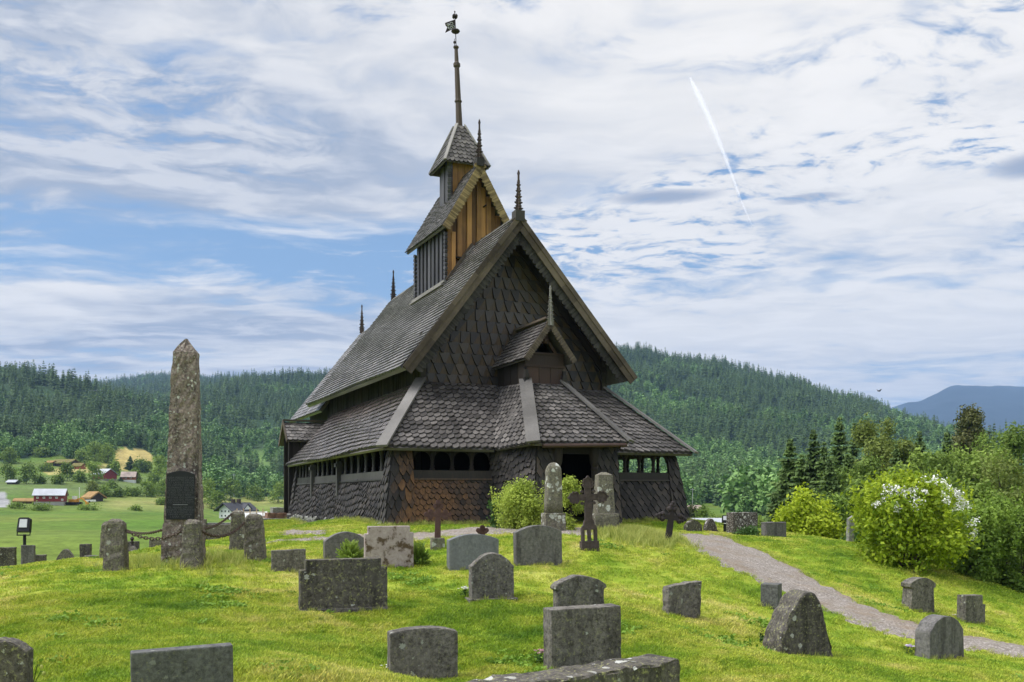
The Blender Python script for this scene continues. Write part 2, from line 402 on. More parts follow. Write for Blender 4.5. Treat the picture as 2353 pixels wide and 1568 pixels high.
# cloud layers lie on level sheets overhead: a direction meets the sheet at d / height
zz = g.m('ADD', g.m('MAXIMUM', dz, 0.0), .055)
px = g.m('DIVIDE', dx, zz); py = g.m('DIVIDE', dy, zz)
pl = comb(px, py, 0.0)
el = dz
az = g.m('ARCTAN2', dx, dy)
warp = g.vm('SCALE', g.vm('SUBTRACT', g.n('ShaderNodeTexNoise').outputs[1], (.5, .5, .5)), 0.0)
wn = g.n('ShaderNodeTexNoise'); g.put(wn.inputs['Vector'], pl); wn.inputs['Scale'].default_value = .9; wn.inputs['Detail'].default_value = 4
plw = g.vm('ADD', pl, g.vm('SCALE', g.vm('SUBTRACT', wn.outputs[1], (.5, .5, .5)), .55))
wn2 = g.n('ShaderNodeTexNoise'); g.put(wn2.inputs['Vector'], pl); wn2.inputs['Scale'].default_value = 3.2; wn2.inputs['Detail'].default_value = 3
plw = g.vm('ADD', plw, g.vm('SCALE', g.vm('SUBTRACT', wn2.outputs[1], (.5, .5, .5)), .17))
# 1 streaky layer cloud
st = g.noise(g.mapv(plw, (.42, .95, 1), (3.1, 0.6, 0), (0, 0, R(10))), 1.0, 6, .5)
# 2 fine puffs, seen where the streaks leave gaps
pf = g.noise(g.mapv(plw, (2.2, 3.6, 1), (1.7, 4.4, 0), (0, 0, R(-14))), 1.5, 5, .55)
# 3 large-scale cover
bg = g.noise(g.mapv(pl, (.5, .8, 1), (5.2, 1.3, 0)), .62, 3, .5)
right = g.step(az, -.28, .22)
fp = g.noise(g.mapv(plw, (6.6, 8.2, 1), (2.7, 1.4, 0), (0, 0, R(-20))), 1.6, 4, .6)
fpm = g.m('MULTIPLY', g.step(g.noise(g.mapv(pl, (.8, 1.1, 1), (8.2, 3.3, 0)), .9, 2, .5), .40, .60), g.step(el, .16, .30))
fpm = g.m('MULTIPLY', fpm, g.m('ADD', .45, g.m('MULTIPLY', right, .55)))
# clear blue band low on the left
band = g.m('MULTIPLY', g.step(el, .165, .215), g.m('SUBTRACT', 1.0, g.step(el, .255, .30)))
band = g.m('MULTIPLY', band, g.m('SUBTRACT', 1.0, g.step(az, -.12, .10)))
low = g.m('SUBTRACT', 1.0, g.step(el, .03, .14))
cov = g.m('ADD', g.m('MULTIPLY', st, .78), g.m('MULTIPLY', pf, .50))
cov = g.m('ADD', cov, g.m('MULTIPLY', g.m('SUBTRACT', bg, .5), .55))
cov = g.m('ADD', cov, g.m('SUBTRACT', .20, g.m('MULTIPLY', right, .085)))
cov = g.m('ADD', cov, g.m('MULTIPLY', g.m('MULTIPLY', g.m('SUBTRACT', fp, .5), fpm), 1.7))
cov = g.m('SUBTRACT', cov, g.m('MULTIPLY', band, .19))
cov = g.m('SUBTRACT', cov, g.m('MULTIPLY', low, .03))
cl = g.step(cov, .525, .775)
# cloud tone: bluish grey undersides at the left, white at the right
shade = g.noise(g.mapv(plw, (.42, 1.1, 1), (9.3, 2.2, 0), (0, 0, R(6))), 1.1, 5, .54)
grey = g.m('MULTIPLY', g.step(shade, .40, .62), g.m('SUBTRACT', 1.0, g.m('MULTIPLY', right, .72)))
grey = g.m('ADD', grey, g.m('MULTIPLY', g.m('SUBTRACT', 1.0, right), g.m('MULTIPLY', g.step(el, .26, .48), .50)), clamp=True)
puffw = g.m('ADD', g.step(pf, .42, .66), g.m('MULTIPLY', g.m('MULTIPLY', g.step(fp, .45, .62), fpm), 1.2), clamp=True)
ccol = g.mix(grey, (.84, .815, .775), (.37, .415, .50))
ccol = g.mix(g.m('MULTIPLY', puffw, .45), ccol, (.98, .94, .885))
ccol = g.mix(g.m('MULTIPLY', low, .55), ccol, (.58, .645, .71))
skyc = g.vm('SCALE', sky.outputs[0], .10)
blue = g.mix(.55, skyc, g.ramp(el, [(.0, (.36, .52, .70)), (.16, (.26, .46, .72)), (.6, (.17, .31, .60))]))
def lens(a0, e0, wa, we):      # small dark lens clouds
    x1 = g.m('DIVIDE', g.m('SUBTRACT', az, a0), wa); y1 = g.m('DIVIDE', g.m('SUBTRACT', g.m('ADD', el, g.m('MULTIPLY', g.m('SUBTRACT', pf, .5), .012)), e0), we)
    return g.m('SUBTRACT', 1.0, g.step(g.m('ADD', g.m('MULTIPLY', x1, x1), g.m('MULTIPLY', y1, y1)), .0, 1.0))
ln = g.m('MAXIMUM', g.m('MAXIMUM', lens(.165, .306, .075, .0085), g.m('MULTIPLY', lens(.315, .294, .045, .005), .7)), lens(.52, .298, .05, .014))
ccol = g.mix(g.m('MULTIPLY', ln, .85), ccol, (.24, .30, .42))
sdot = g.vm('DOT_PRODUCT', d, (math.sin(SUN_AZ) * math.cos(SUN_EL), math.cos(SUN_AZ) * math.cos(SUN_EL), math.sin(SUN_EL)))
ccol = g.vm('SCALE', ccol, g.m('ADD', 1.0, g.m('MULTIPLY', g.step(sdot, .5, 1.0), 2.8)))      # cloud glow round the sun, added mostly out of view as fill light
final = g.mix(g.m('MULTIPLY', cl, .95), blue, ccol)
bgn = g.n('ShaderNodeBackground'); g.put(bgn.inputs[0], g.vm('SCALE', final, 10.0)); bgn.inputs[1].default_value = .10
wo = g.n('ShaderNodeOutputWorld'); g.put(wo.inputs[0], bgn.outputs[0])

sl = bpy.data.lights.new('sun', 'SUN'); sl.energy = 2.3; sl.angle = R(32); sl.color = (1.0, .96, .90)
so = bpy.data.objects.new('sun', sl); COL.objects.link(so)
sd = Vector((math.sin(SUN_AZ) * math.cos(SUN_EL), math.cos(SUN_AZ) * math.cos(SUN_EL), math.sin(SUN_EL)))
so.rotation_euler = (-sd).to_track_quat('-Z', 'Y').to_euler(); so.location = sd * 60

# ---------------------------------------------------------------- camera
cam = bpy.data.cameras.new('camera'); co = bpy.data.objects.new('camera', cam); COL.objects.link(co)
co.location = (0, 0, 0); co.rotation_euler = (R(90), 0, 0)
cam.sensor_width = 36; cam.lens = 36 * F / 2353; cam.shift_y = (HZ - 784) / 2353; cam.clip_start = .1; cam.clip_end = 60000
S.camera = co
S.view_settings.view_transform = 'Standard'; S.view_settings.look = 'None'; S.view_settings.exposure = .3; S.view_settings.gamma = 1
S.render.resolution_x = 1024; S.render.resolution_y = 682
cy = S.cycles
cy.max_bounces = 5; cy.diffuse_bounces = 3; cy.glossy_bounces = 2; cy.transmission_bounces = 3; cy.transparent_max_bounces = 24; cy.volume_bounces = 0
cy.caustics_reflective = False; cy.caustics_refractive = False
# contrail: a thinning trail of ice cloud nine kilometres up
def contrail():
    a = P(1585, 178, 19700); b = P(1730, 524, 30600); rs = random.Random(5); mb = MB(); n = 90
    for lay in range(7):
        pts = []; rad = []
        for k in range(n + 1):
            t = k / n; p = a.lerp(b, t); s = p.y / F; w = (8.8 * (1 - t) ** 1.35 + 1.5) * min(1, .25 + t * 9); bend = 8 * math.sin(t * 4.6) * (1 - t)
            pts.append(p + Vector(((bend + rs.gauss(0, .10) * w) * s, 0, rs.gauss(0, .12) * w * s)))
            rad.append(max(.2, .85 * w * (.2 + .14 * lay) * rs.uniform(.65, 1.35) * (.25 if .70 < t < .74 else 1)) * s)
        i0 = len(mb.f); mb.tube(pts, rad, 9)
        for k in range(i0, len(mb.f)): mb.t[k] = max(0, 1 - (k - i0) / (9 * n))      # the older end is denser
    m, g = material('ice_trail')
    d = g.n('ShaderNodeBsdfDiffuse'); d.inputs[0].default_value = (.45, .45, .45, 1); t = g.n('ShaderNodeBsdfTransparent'); mx = g.n('ShaderNodeMixShader'); out = g.n('ShaderNodeOutputMaterial')
    tl = g.n('ShaderNodeBsdfTranslucent'); tl.inputs[0].default_value = (.5, .5, .5, 1); ad = g.n('ShaderNodeAddShader'); g.put(ad.inputs[0], d.outputs[0]); g.put(ad.inputs[1], tl.outputs[0])
    g.put(mx.inputs[0], g.m('MULTIPLY', g.m('ADD', .25, g.attr('tone')), .068)); g.put(mx.inputs[1], t.outputs[0]); g.put(mx.inputs[2], ad.outputs[0]); g.put(out.inputs[0], mx.outputs[0])
    tag(mb.build('contrail', m, None, None, None, True), 'white aircraft trail slanting down through the clouds on the right', 'contrail')
contrail()
# ---------------------------------------------------------------- church frame and survey of the churchyard
TH = R(23.5)
C0 = Vector((-3.806, 27.0, 0.0)); EX = Vector((math.cos(TH), math.sin(TH), 0)); EY = Vector((-math.sin(TH), math.cos(TH), 0))
def W2(a, b, z=0.0): return C0 + EX * a + EY * b + Vector((0, 0, z))

# graves: kind, left, right, top, foot (pixels of the survey photograph), distance
ST = dict(
 A=(-58, 66, 1468, 1640, 8.0), B=(316, 527, 1488, 1640, 7.7), C=(892, 1049, 1440, 1574, 10.5), D=(1252, 1425, 1394, 1536, 10.8),
 Fs=(1268, 1390, 1322, 1408, 13.6), Gs=(1520, 1607, 1334, 1412, 14.5), H=(1741, 1803, 1341, 1401, 16.5), I=(1758, 1916, 1357, 1511, 13.0),
 J=(2102, 2214, 1414, 1516, 14.5), K=(2068, 2148, 1327, 1402, 20.0), L=(2195, 2265, 1367, 1432, 20.0), Ms=(626, 701, 1263, 1317, 16.5),
 N=(838, 948, 1209, 1301, 17.0), O=(745, 842, 1222, 1290, 18.6), Pp=(1028, 1144, 1227, 1304, 17.0), Q=(1181, 1291, 1207, 1300, 17.5),
 Rr=(692, 885, 1284, 1406, 13.5), Sx=(1078, 1179, 1270, 1378, 14.5))
def q(u, v, Y): p = P(u, v, Y); return (p.x, p.y, p.z)
ctl = []
for k, (u0, u1, vt, vb, Y) in ST.items(): ctl.append(q((u0 + u1) / 2, vb, Y))
for c in [(0, -1, -2.05), (-6, -2, -2.0), (6, -2, -2.3), (0, 4, -2.1), (-5, 6, -2.05), (5, 6, -2.35), (-14, 6, -2.0), (14, 6, -3.1), (-12, 14, -1.75), (-20, 10, -2.2)]: ctl.append(c)
for c in [(421, 1296, 17), (264, 1314, 16.2), (438, 1303, 16.0), (585, 1286, 18), (545, 1266, 20.5), (20, 1305, 21), (180, 1289, 21), (370, 1258, 22), (250, 1281, 20.5),
          (1355, 1257, 19), (1540, 1244, 22), (1007, 1262, 19.6), (1385, 1218, 23.5), (1270, 1221, 22.5), (1600, 1228, 26.5), (1800, 1335, 19.5),
          (2000, 1420, 17), (2353, 1500, 15.5), (1660, 1258, 24), (1775, 1236, 27), (1950, 1246, 29), (2080, 1290, 25), (2200, 1320, 25.5), (2353, 1370, 26),
          (1060, 1224, 24), (680, 1243, 23), (640, 1222, 26), (1450, 1290, 18.5), (1450, 1225, 23), (600, 1500, 9.0), (1700, 1500, 11.5), (2250, 1545, 12.5), (150, 1400, 12.5),
          (1590, 1222, 29), (1700, 1229, 29), (520, 1236, 24), (1950, 1480, 14.5), (1400, 1290, 17.8)]: ctl.append(q(*c))
for a, b, z in [(0, 0, -.95), (0, 8, -1.12), (0, 16, -1.38), (-1, 18.5, -1.6), (3, 0, -.95), (7, -1, -.95), (10.8, 0, -.93), (5, 6, -1), (5, 12, -1.05), (10.9, 9, -1.25), (5, 20, -1.3), (10.9, 18, -1.8), (5, 27, -1.9), (-2, 4, -1.08), (-2, 14, -1.42), (13, 3, -1.2), (0, 24, -1.9)]:
    p = W2(a, b, z); ctl.append(tuple(p))
# the ground falls away behind the crest
for c in [(-16.5, 25.5, -2.55), (-13.5, 26, -2.45), (-11, 25.5, -2.3), (-9.3, 27, -2.0), (-18, 36, -4.2), (-13, 36, -3.4), (-24, 28, -4.0), (-11, 44, -3.0), (-25, 45, -5.4), (-16, 50, -4.6),
          (9.5, 38, -2.8), (14, 40, -4.4), (18, 36, -4.6), (10, 48, -4.8), (22, 34, -5.0), (20, 46, -6.2), (2, 60, -4.5), (12, 60, -6.3), (-12, 62, -5.2), (28, 30, -5.4), (24, 20, -4.8), (-26, 18, -3.2)]: ctl.append(c)
ctl = np.array(ctl)
def tps_fit(xy, z, lam):
    n = len(xy); D = np.sqrt(((xy[:, None] - xy[None]) ** 2).sum(2)); K = np.where(D > 0, D * D * np.log(D + 1e-9), 0) + lam * np.eye(n)
    Pm = np.c_[np.ones(n), xy]; A = np.block([[K, Pm], [Pm.T, np.zeros((3, 3))]])
    return np.linalg.solve(A, np.r_[z, 0, 0, 0])
_xy = ctl[:, :2] / 10.0; _w = tps_fit(_xy, ctl[:, 2], .012)
def near_h(x, y):
    x = np.asarray(x, float) / 10; y = np.asarray(y, float) / 10; out = np.full(x.shape, _w[-3]) + _w[-2] * x + _w[-1] * y
    for (cx_, cy_), w in zip(_xy, _w[:-3]):
        d2 = (x - cx_) ** 2 + (y - cy_) ** 2
        out += w * .5 * d2 * np.log(d2 + 1e-12)
    return out

# far country: sight-line rows (survey pixels) for bearings and distances
YK = np.log(np.array([45, 70, 100, 150, 220, 300, 400, 500, 650, 800, 1000, 1300, 1700, 2300, 3200, 4500, 6000, 8000], float))
UK = np.array([-1200, -200, 0, 200, 400, 600, 800, 1100, 1430, 1600, 1800, 1950, 2100, 2200, 2353, 2700, 3600], float)
TB = np.array([
 [1270,1235,1215,1190,1172,1150,1090,1045, 985, 935, 890, 860, 870, 900, 930, 960, 990,1020],
 [1270,1235,1215,1190,1172,1150,1085,1045, 975, 905, 868, 880, 905, 930, 950, 970, 990,1020],
 [1270,1235,1215,1190,1170,1148,1085,1043, 968, 888, 872, 890, 915, 930, 945, 965, 990,1020],
 [1270,1235,1215,1188,1170,1148,1088,1042, 965, 912, 915, 920, 912, 892, 912, 950, 985,1020],
 [1265,1235,1215,1190,1176,1155,1108,1060,1000, 960, 945, 925, 905, 874, 900, 950, 985,1020],
 [1260,1238,1222,1206,1198,1186,1150,1112,1050, 985, 925, 884, 890, 892, 910, 950, 985,1020],
 [1260,1240,1225,1210,1198,1182,1155,1125,1065,1000, 930, 880, 884, 910, 935, 960, 985,1020],
 [1260,1240,1225,1210,1195,1178,1150,1120,1050, 975, 890, 838, 850, 880, 915, 950, 985,1020],
 [1275,1240,1222,1205,1190,1172,1142,1105,1030, 955, 875, 822, 835, 870, 910, 950, 985,1020],
 [1280,1242,1222,1202,1185,1168,1140,1105,1035, 965, 890, 845, 862, 895, 925, 955, 985,1020],
 [1285,1250,1226,1202,1184,1168,1142,1110,1050, 985, 918, 885, 905, 930, 950, 970, 990,1020],
 [1290,1255,1230,1204,1184,1168,1142,1115,1060,1000, 945, 930, 950, 970, 980, 985, 972,1010],
 [1295,1258,1232,1206,1186,1168,1145,1120,1075,1025, 985, 980, 995,1005,1005, 985, 926, 985],
 [1300,1260,1235,1206,1186,1170,1148,1125,1085,1040,1006,1012,1025,1030,1020, 985, 888, 960],
 [1300,1260,1236,1208,1188,1172,1150,1130,1095,1055,1035,1045,1050,1045,1030, 990, 890, 955],
 [1300,1260,1236,1208,1188,1172,1152,1134,1105,1070,1055,1060,1060,1050,1035, 995, 905, 955],
 [1300,1260,1236,1208,1188,1172,1152,1134,1105,1070,1055,1060,1060,1050,1035,1000, 950, 970]], float)
def _herm(xs, x):
    i = np.clip(np.searchsorted(xs, x) - 1, 0, len(xs) - 2); t = (x - xs[i]) / (xs[i + 1] - xs[i]); return i, np.clip(t, 0, 1)
def far_v(u, Y):
    iu, tu = _herm(UK, np.clip(u, UK[0], UK[-1])); iy, ty = _herm(YK, np.clip(np.log(Y), YK[0], YK[-1]))
    tu = tu * tu * (3 - 2 * tu)
    def row(i):
        p = lambda k: TB[i, np.clip(iy + k, 0, len(YK) - 1)]
        p0, p1, p2, p3 = p(-1), p(0), p(1), p(2); t = ty
        m1 = (p2 - p0) / 2; m2 = (p3 - p1) / 2
        lim = 1.5 * np.abs(p2 - p1); m1 = np.clip(m1, -lim, lim); m2 = np.clip(m2, -lim, lim)
        return (2*t**3-3*t**2+1)*p1 + (t**3-2*t**2+t)*m1 + (-2*t**3+3*t**2)*p2 + (t**3-t**2)*m2
    return row(iu) * (1 - tu) + row(iu + 1) * tu
_ph = RS.rand(40) * 6.28; _dr = RS.rand(40) * 6.28
def lump(x, y, wl, n=6, o=0):
    s = 0
    for k in range(n):
        a = _dr[(k + o) % 40]; kk = 2 * math.pi / wl * (1 + .31 * k)
        s = s + np.sin((x * math.cos(a) + y * math.sin(a)) * kk + _ph[(k + o) % 40]) / (1 + .35 * k)
    return s / 2.2
def far_h(x, y):
    r = np.hypot(x, y); Y = np.maximum(y, r * .35); u = CX + F * x / Y
    z = (HZ - far_v(u, np.maximum(Y, 45))) / F * np.maximum(Y, 45)
    amp = np.clip((r - 60) / 900, 0, 1)
    return z + amp * (lump(x, y, 240, 6, 3) * 7 + lump(x, y, 900, 5, 11) * 10 * np.clip((r - 900) / 3000, 0, 1)) + np.clip((r - 60) / 60, 0, 1) * lump(x, y, 45, 5, 20) * .35
def ground(x, y):
    x = np.asarray(x, float); y = np.asarray(y, float)
    r = np.hypot(x, y)
    t = np.clip((r - 46) / 32, 0, 1); w = t * t * (3 - 2 * t)
    tb = np.clip((-y - 1) / 8, 0, 1); 
    side = np.clip((np.abs(x) - 24) / 14, 0, 1); w = np.maximum(w, side * side * (3 - 2 * side))
    n = near_h(np.clip(x, -34, 34), np.clip(y, -4, 80)) + .035 * lump(x, y, 2.6, 6, 2) * np.clip(r / 6, 0, 1) + .02 * lump(x, y, .9, 5, 9)
    f = far_h(x, y)
    z = n * (1 - w) + f * w
    return z * (1 - tb) + (-2.3) * tb
def gh(x, y): return float(ground(np.array([x]), np.array([y]))[0])
def hit(u, v, y0=4.0, y1=3000.0):
    """where the sight line through a survey pixel meets the ground"""
    Ys = np.exp(np.linspace(math.log(y0), math.log(y1), 1600)); xs = (u - CX) / F * Ys
    dlt = (HZ - v) / F * Ys - ground(xs, Ys)
    i = np.argmax(dlt < 0)
    if not (dlt < 0).any(): i = len(Ys) - 1
    a, b = (dlt[i - 1], dlt[i]) if i else (1, 0)
    Y = Ys[i - 1] + (Ys[i] - Ys[i - 1]) * (a / (a - b + 1e-9)) if i else Ys[0]
    return Vector(((u - CX) / F * Y, Y, gh((u - CX) / F * Y, Y)))

# ---------------------------------------------------------------- land cover
FU = np.array([-900, -200, 0, 60, 100, 160, 230, 262, 300, 350, 400, 470, 560, 650, 720, 900, 1430, 1560, 1610, 1670, 1705, 2400, 3300])
FV = np.array([1060, 1060, 1062, 1052, 1042, 1052, 1064, 1034, 1030, 1042, 1098, 1138, 1143, 1146, 1150, 1150, 1180, 1188, 1157, 1164, 1205, 1205, 1205])
def forest_mask(u, v, Y):
    return ((v < np.interp(u, FU, FV) + 4 * np.sin(u * .13) ) & (Y > np.where(u > 1400, 205, 240)))
def clearing(u, v):      # scrubby slope with few trees
    return np.exp(-(((u - 585) / 75) ** 2 + ((v - 1058) / 26) ** 2) ** 2)
def inpoly(px, py, poly):
    c = np.zeros(np.shape(px), bool); n = len(poly)
    for i in range(n):
        x0, y0 = poly[i]; x1, y1 = poly[(i + 1) % n]
        k = ((y0 > py) != (y1 > py)) & (px < (x1 - x0) * (py - y0) / (y1 - y0 + 1e-12) + x0); c ^= k
    return c
YELLOW = [(262, 1036), (300, 1030), (342, 1036), (352, 1050), (342, 1075), (300, 1082), (268, 1082)]
STRAW = [(95, 1083), (170, 1075), (250, 1068), (262, 1075), (255, 1086), (180, 1090), (110, 1094)]
ROAD = [(-60, 1136), (-10, 1134), (14, 1131), (18, 1136), (10, 1142), (26, 1154), (16, 1168), (-60, 1170)]
def cover(x, y, z):
    r = np.hypot(x, y); Y = np.maximum(y, 1); u = CX + F * x / Y; v = HZ - F * z / Y
    n1 = lump(x, y, 60, 6, 1) * .5 + .5; n2 = lump(x, y, 17, 6, 8) * .5 + .5; n3 = lump(x, y, 160, 5, 15) * .5 + .5
    col = np.zeros(x.shape + (3,))
    base = np.array([.085, .165, .020]); alt = np.array([.145, .20, .034]); dk = np.array([.05, .10, .018]); straw = np.array([.27, .27, .085])
    col[:] = base
    col += (alt - base) * np.clip(n1, 0, 1)[..., None] + (dk - base) * np.clip(n3 - .4, 0, 1)[..., None]
    seedy = np.clip(1 - np.abs(v - 1156 + (u - 350) * .02) / 24, 0, 1) * np.clip((u - 190) / 80, 0, 1) * (Y > 150)
    col += (straw - col) * np.clip(seedy * (.65 + .45 * n2), 0, 1)[..., None]
    rough = np.clip((v - 1092) / 8, 0, 1) * np.clip((1140 - v) / 8, 0, 1) * (Y > 200)
    col += (np.array([.12, .165, .055]) - col) * (rough * (.4 + .6 * n2))[..., None]
    for poly, c in ((YELLOW, (.42, .34, .12)), (STRAW, (.33, .30, .10)), (ROAD, (.30, .30, .30))):
        k = inpoly(u + 3 * n2, v + 2 * n1, poly) & (Y > 120); col[k] = np.array(c) * (.85 + .3 * n2[k])[..., None]
    fm = forest_mask(u, v, Y); cl = clearing(u, v)[..., None]
    fc = np.array([.03, .062, .022]); col[fm] = (fc * (1 - cl) + np.array([.12, .20, .05]) * cl)[fm]
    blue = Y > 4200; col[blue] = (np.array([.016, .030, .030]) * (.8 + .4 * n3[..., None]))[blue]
    return col

# ---------------------------------------------------------------- ground sheet
ph = np.concatenate([np.arange(-math.pi, -.62, .035), np.arange(-.62, .62, .0029), np.arange(.62, math.pi - .01, .035)])
rr = [0.0, .4, .8, 1.3, 1.9, 2.6, 3.4]
while rr[-1] < 60: rr.append(rr[-1] * 1.011 + .02)
while rr[-1] < 8000: rr.append(rr[-1] * 1.016)
rr = np.array(rr[1:]); nr, nph = len(rr), len(ph)
RR, PH = np.meshgrid(rr, ph, indexing='ij')
GX = RR * np.sin(PH); GY = RR * np.cos(PH); GZ = ground(GX, GY)
Vg = np.c_[GX.ravel(), GY.ravel(), GZ.ravel()]; Vg = np.r_[Vg, [[0, 0, -2.05]]]
i = np.arange(nr - 1)[:, None] * nph; j = np.arange(nph)[None]; j2 = (j + 1) % nph
Fg = np.stack([i + j, i + nph + j, i + nph + j2, i + j2], -1).reshape(-1, 4)[:, ::-1]
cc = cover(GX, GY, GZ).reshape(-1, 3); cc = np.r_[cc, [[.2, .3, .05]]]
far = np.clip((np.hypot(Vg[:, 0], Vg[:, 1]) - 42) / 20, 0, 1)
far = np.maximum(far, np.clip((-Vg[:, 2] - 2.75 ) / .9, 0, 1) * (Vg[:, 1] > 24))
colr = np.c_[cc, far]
m, g = material('ground_cover')
p = g.pos()
fine = g.noise(g.mapv(p, (1, 1, .3)), 38, 3, .7); clov = g.noise(p, 9, 3, .7)
lawn = g.mix(g.m('MULTIPLY', g.step(fine, .5, .7), .45), lawn_colour(g, p), (.08, .14, .01))
ca = g.n('ShaderNodeAttribute', attribute_name='cov')
f1 = g.noise(p, .12, 5, .7); f2 = g.noise(p, .9, 4, .7)
farc = g.mix(1.0, ca.outputs[0], g.ramp(g.m('ADD', g.m('MULTIPLY', f1, .5), g.m('MULTIPLY', f2, .5)), [(.32, .45), (.68, 1.5)]), 'MULTIPLY')
lm = g.attr('cov', 3)
basec = g.mix(lm, lawn, farc)
finish(m, g, basec, .9, g.bump(g.m('ADD', g.m('MULTIPLY', fine, .6), clov), .6, .05), .15)
me = fast_mesh('ground', Vg, Fg, m, {'cov': ('FLOAT_COLOR', 'POINT', colr)}, True)
tag(link('ground', me), kind='structure')

# ---------------------------------------------------------------- gravel paths
mg, g = material('gravel')
p = g.pos(); gs = g.voro(p, 40, 1); sp_ = g.n('ShaderNodeSeparateColor'); g.put(sp_.inputs[0], gs)
c = g.ramp(sp_.outputs[0], [(0, (.15, .128, .108)), (.5, (.26, .228, .20)), (.93, (.36, .325, .295)), (1, (.52, .49, .46))])
c = g.mix(g.m('MULTIPLY', g.step(g.noise(p, 1.1, 4, .65), .48, .66), .6), c, (.23, .175, .12))
c = g.mix(g.m('MULTIPLY', g.step(g.noise(p, 3.5, 4, .7), .62, .7), .5), c, (.22, .26, .06))
finish(mg, g, c, .95, g.bump(g.voro(p, 40), .6, .02), .2)
M['gravel'] = mg
PATHS = []
def path(name, Lp, Rp, sub=10, nx=22):
    L = [hit(u, v, 12, 45) for u, v in Lp]; Rg = [hit(u, v, 12, 45) for u, v in Rp]
    def dense(pts):
        o = []
        for k in range(len(pts) - 1):
            p0 = pts[max(k - 1, 0)]; p1 = pts[k]; p2 = pts[k + 1]; p3 = pts[min(k + 2, len(pts) - 1)]
            for s in range(sub):
                t = s / sub; o.append(.5 * ((2 * p1) + (p2 - p0) * t + (2 * p0 - 5 * p1 + 4 * p2 - p3) * t * t + (3 * p1 - p0 - 3 * p2 + p3) * t ** 3))
        o.append(pts[-1]); return o
    L = dense(L); Rg = dense(Rg); PATHS.append([(p.x, p.y) for p in L] + [(p.x, p.y) for p in reversed(Rg)])
    V = []; n = len(L)
    for k in range(n):
        e0 = .16 * math.sin(k * 1.3) * math.sin(k * .37) + random.uniform(-.07, .07); e1 = .16 * math.sin(k * 1.1 + 2) * math.sin(k * .5) + random.uniform(-.07, .07)
        d = (Rg[k] - L[k]).normalized(); a = L[k] + d * e0; b = Rg[k] + d * e1
        for s in range(nx + 1): q_ = a.lerp(b, s / nx); V.append((q_.x, q_.y))
    V = np.array(V); z = ground(V[:, 0], V[:, 1])
    lift = np.tile(np.array([.0] + [.022] * (nx - 1) + [.0]), n)
    i = np.arange(n - 1)[:, None] * (nx + 1); j = np.arange(nx)[None]
    Fc = np.stack([i + j, i + j + 1, i + nx + 2 + j, i + nx + 1 + j], -1).reshape(-1, 4)[:, ::-1]
    me = fast_mesh(name, np.c_[V, z + lift], Fc, mg, None, True)
    # faces must look up
    if me.polygons[len(me.polygons) // 2].normal.z < 0: me.flip_normals()
    tag(link(name, me), kind='structure')
path('gravel_path', [(1556, 1227), (1574, 1250), (1640, 1287), (1745, 1338), (1850, 1385), (1960, 1432), (2080, 1465), (2215, 1492), (2353, 1515), (2500, 1542)],
     [(1640, 1227), (1690, 1244), (1760, 1272), (1850, 1322), (1960, 1381), (2080, 1428), (2200, 1460), (2290, 1476), (2420, 1498), (2560, 1520)])
path('church_gravel_path', [(606, 1251), (745, 1244), (860, 1243), (950, 1242), (1060, 1234), (1150, 1228), (1290, 1229), (1360, 1231)],
     [(640, 1241), (745, 1235), (860, 1230), (950, 1224), (1060, 1216), (1150, 1211), (1290, 1212), (1370, 1216)])
path('church_side_path', [(640, 1228), (690, 1229), (748, 1228)], [(650, 1221), (692, 1219), (750, 1220)], nx=10)

# ---------------------------------------------------------------- air
mh, g = material('haze_air')
pv = g.n('ShaderNodeVolumePrincipled'); pv.inputs['Color'].default_value = (.36, .57, .95, 1); pv.inputs['Density'].default_value = HAZE_D; pv.inputs['Anisotropy'].default_value = .0
ov = g.n('ShaderNodeOutputMaterial'); g.put(ov.inputs['Volume'], pv.outputs[0])
zlo = float(GZ.min()) - 1.5; zhi = max(float(GZ.max()), 40) + 45
hb = MB(); hb.box((-8200, -8200, zlo), (8200, 8200, zhi))
if HAZE_D > 0: tag(hb.build('haze', mh), kind='stuff')
# ---------------------------------------------------------------- the stave church (local frame: a along the front, b into the depth, z from eye level)
ZB = -0.95
church = empty('stave_church', (C0.x, C0.y, ZB), TH, 'tarred wooden stave church with shingled roofs, raised ridge tower and thin spire', 'church')
LZ = (0, 0, -ZB)
def put(mb, name, mat, parent=church, smooth=False):
    return mb.build(name, mat, parent, LZ if parent is church else None, None, smooth)
AX = 5.42
# --- nave
nb = MB()
nb.box((2.32, 3.3, -1.2), (9.18, 18.0, 5.2))
for k in range(62):      # upright planks under the left eave
    b0 = 3.3 + k * .237; nb.box((2.2 + random.uniform(0, .03), b0, 3.3), (2.32, b0 + .21, 5.0))
nave = put(nb, 'nave_wall', M['darkplain'])
gm = MB()
gm.add([(2.3, 3.28, 3.5), (9.2, 3.28, 3.5), (9.2, 3.28, 5.3), (AX, 3.28, 9.3), (2.3, 3.28, 5.3)], [(0, 1, 2, 3, 4)])
tn = lambda u, v: .1 + .35 * random.random() ** 3
gm.t[0] = 1.0
shingles(gm, (2.42, 3.27, 3.72), (9.15, 3.27, 3.72), (9.15, 3.27, 5.2), (2.42, 3.27, 5.2), 4, .40, 'gable', .05, .0, .03, tn, gap=.99, odd_r=True, splay=.4)
shingles(gm, (2.45, 3.27, 5.2), (9.1, 3.27, 5.2), (AX + .12, 3.27, 9.2), (AX - .12, 3.27, 9.2), 10, .40, 'gable', .05, .0, .03, tn, gap=.99, odd_r=True, splay=.4)
gw = put(gm, 'gable_wall', M['gable'], church)
cp = MB()
for a in (2.28, 9.22):
    cp = MB()
    for k in range(9):
        z0 = 3.65 + k * .2; cp.box((a - .1, 3.16 - .02 * (k % 2), z0), (a + .1, 3.30, z0 + .175 + .03))
    put(cp, 'corner_board', M['dark'])
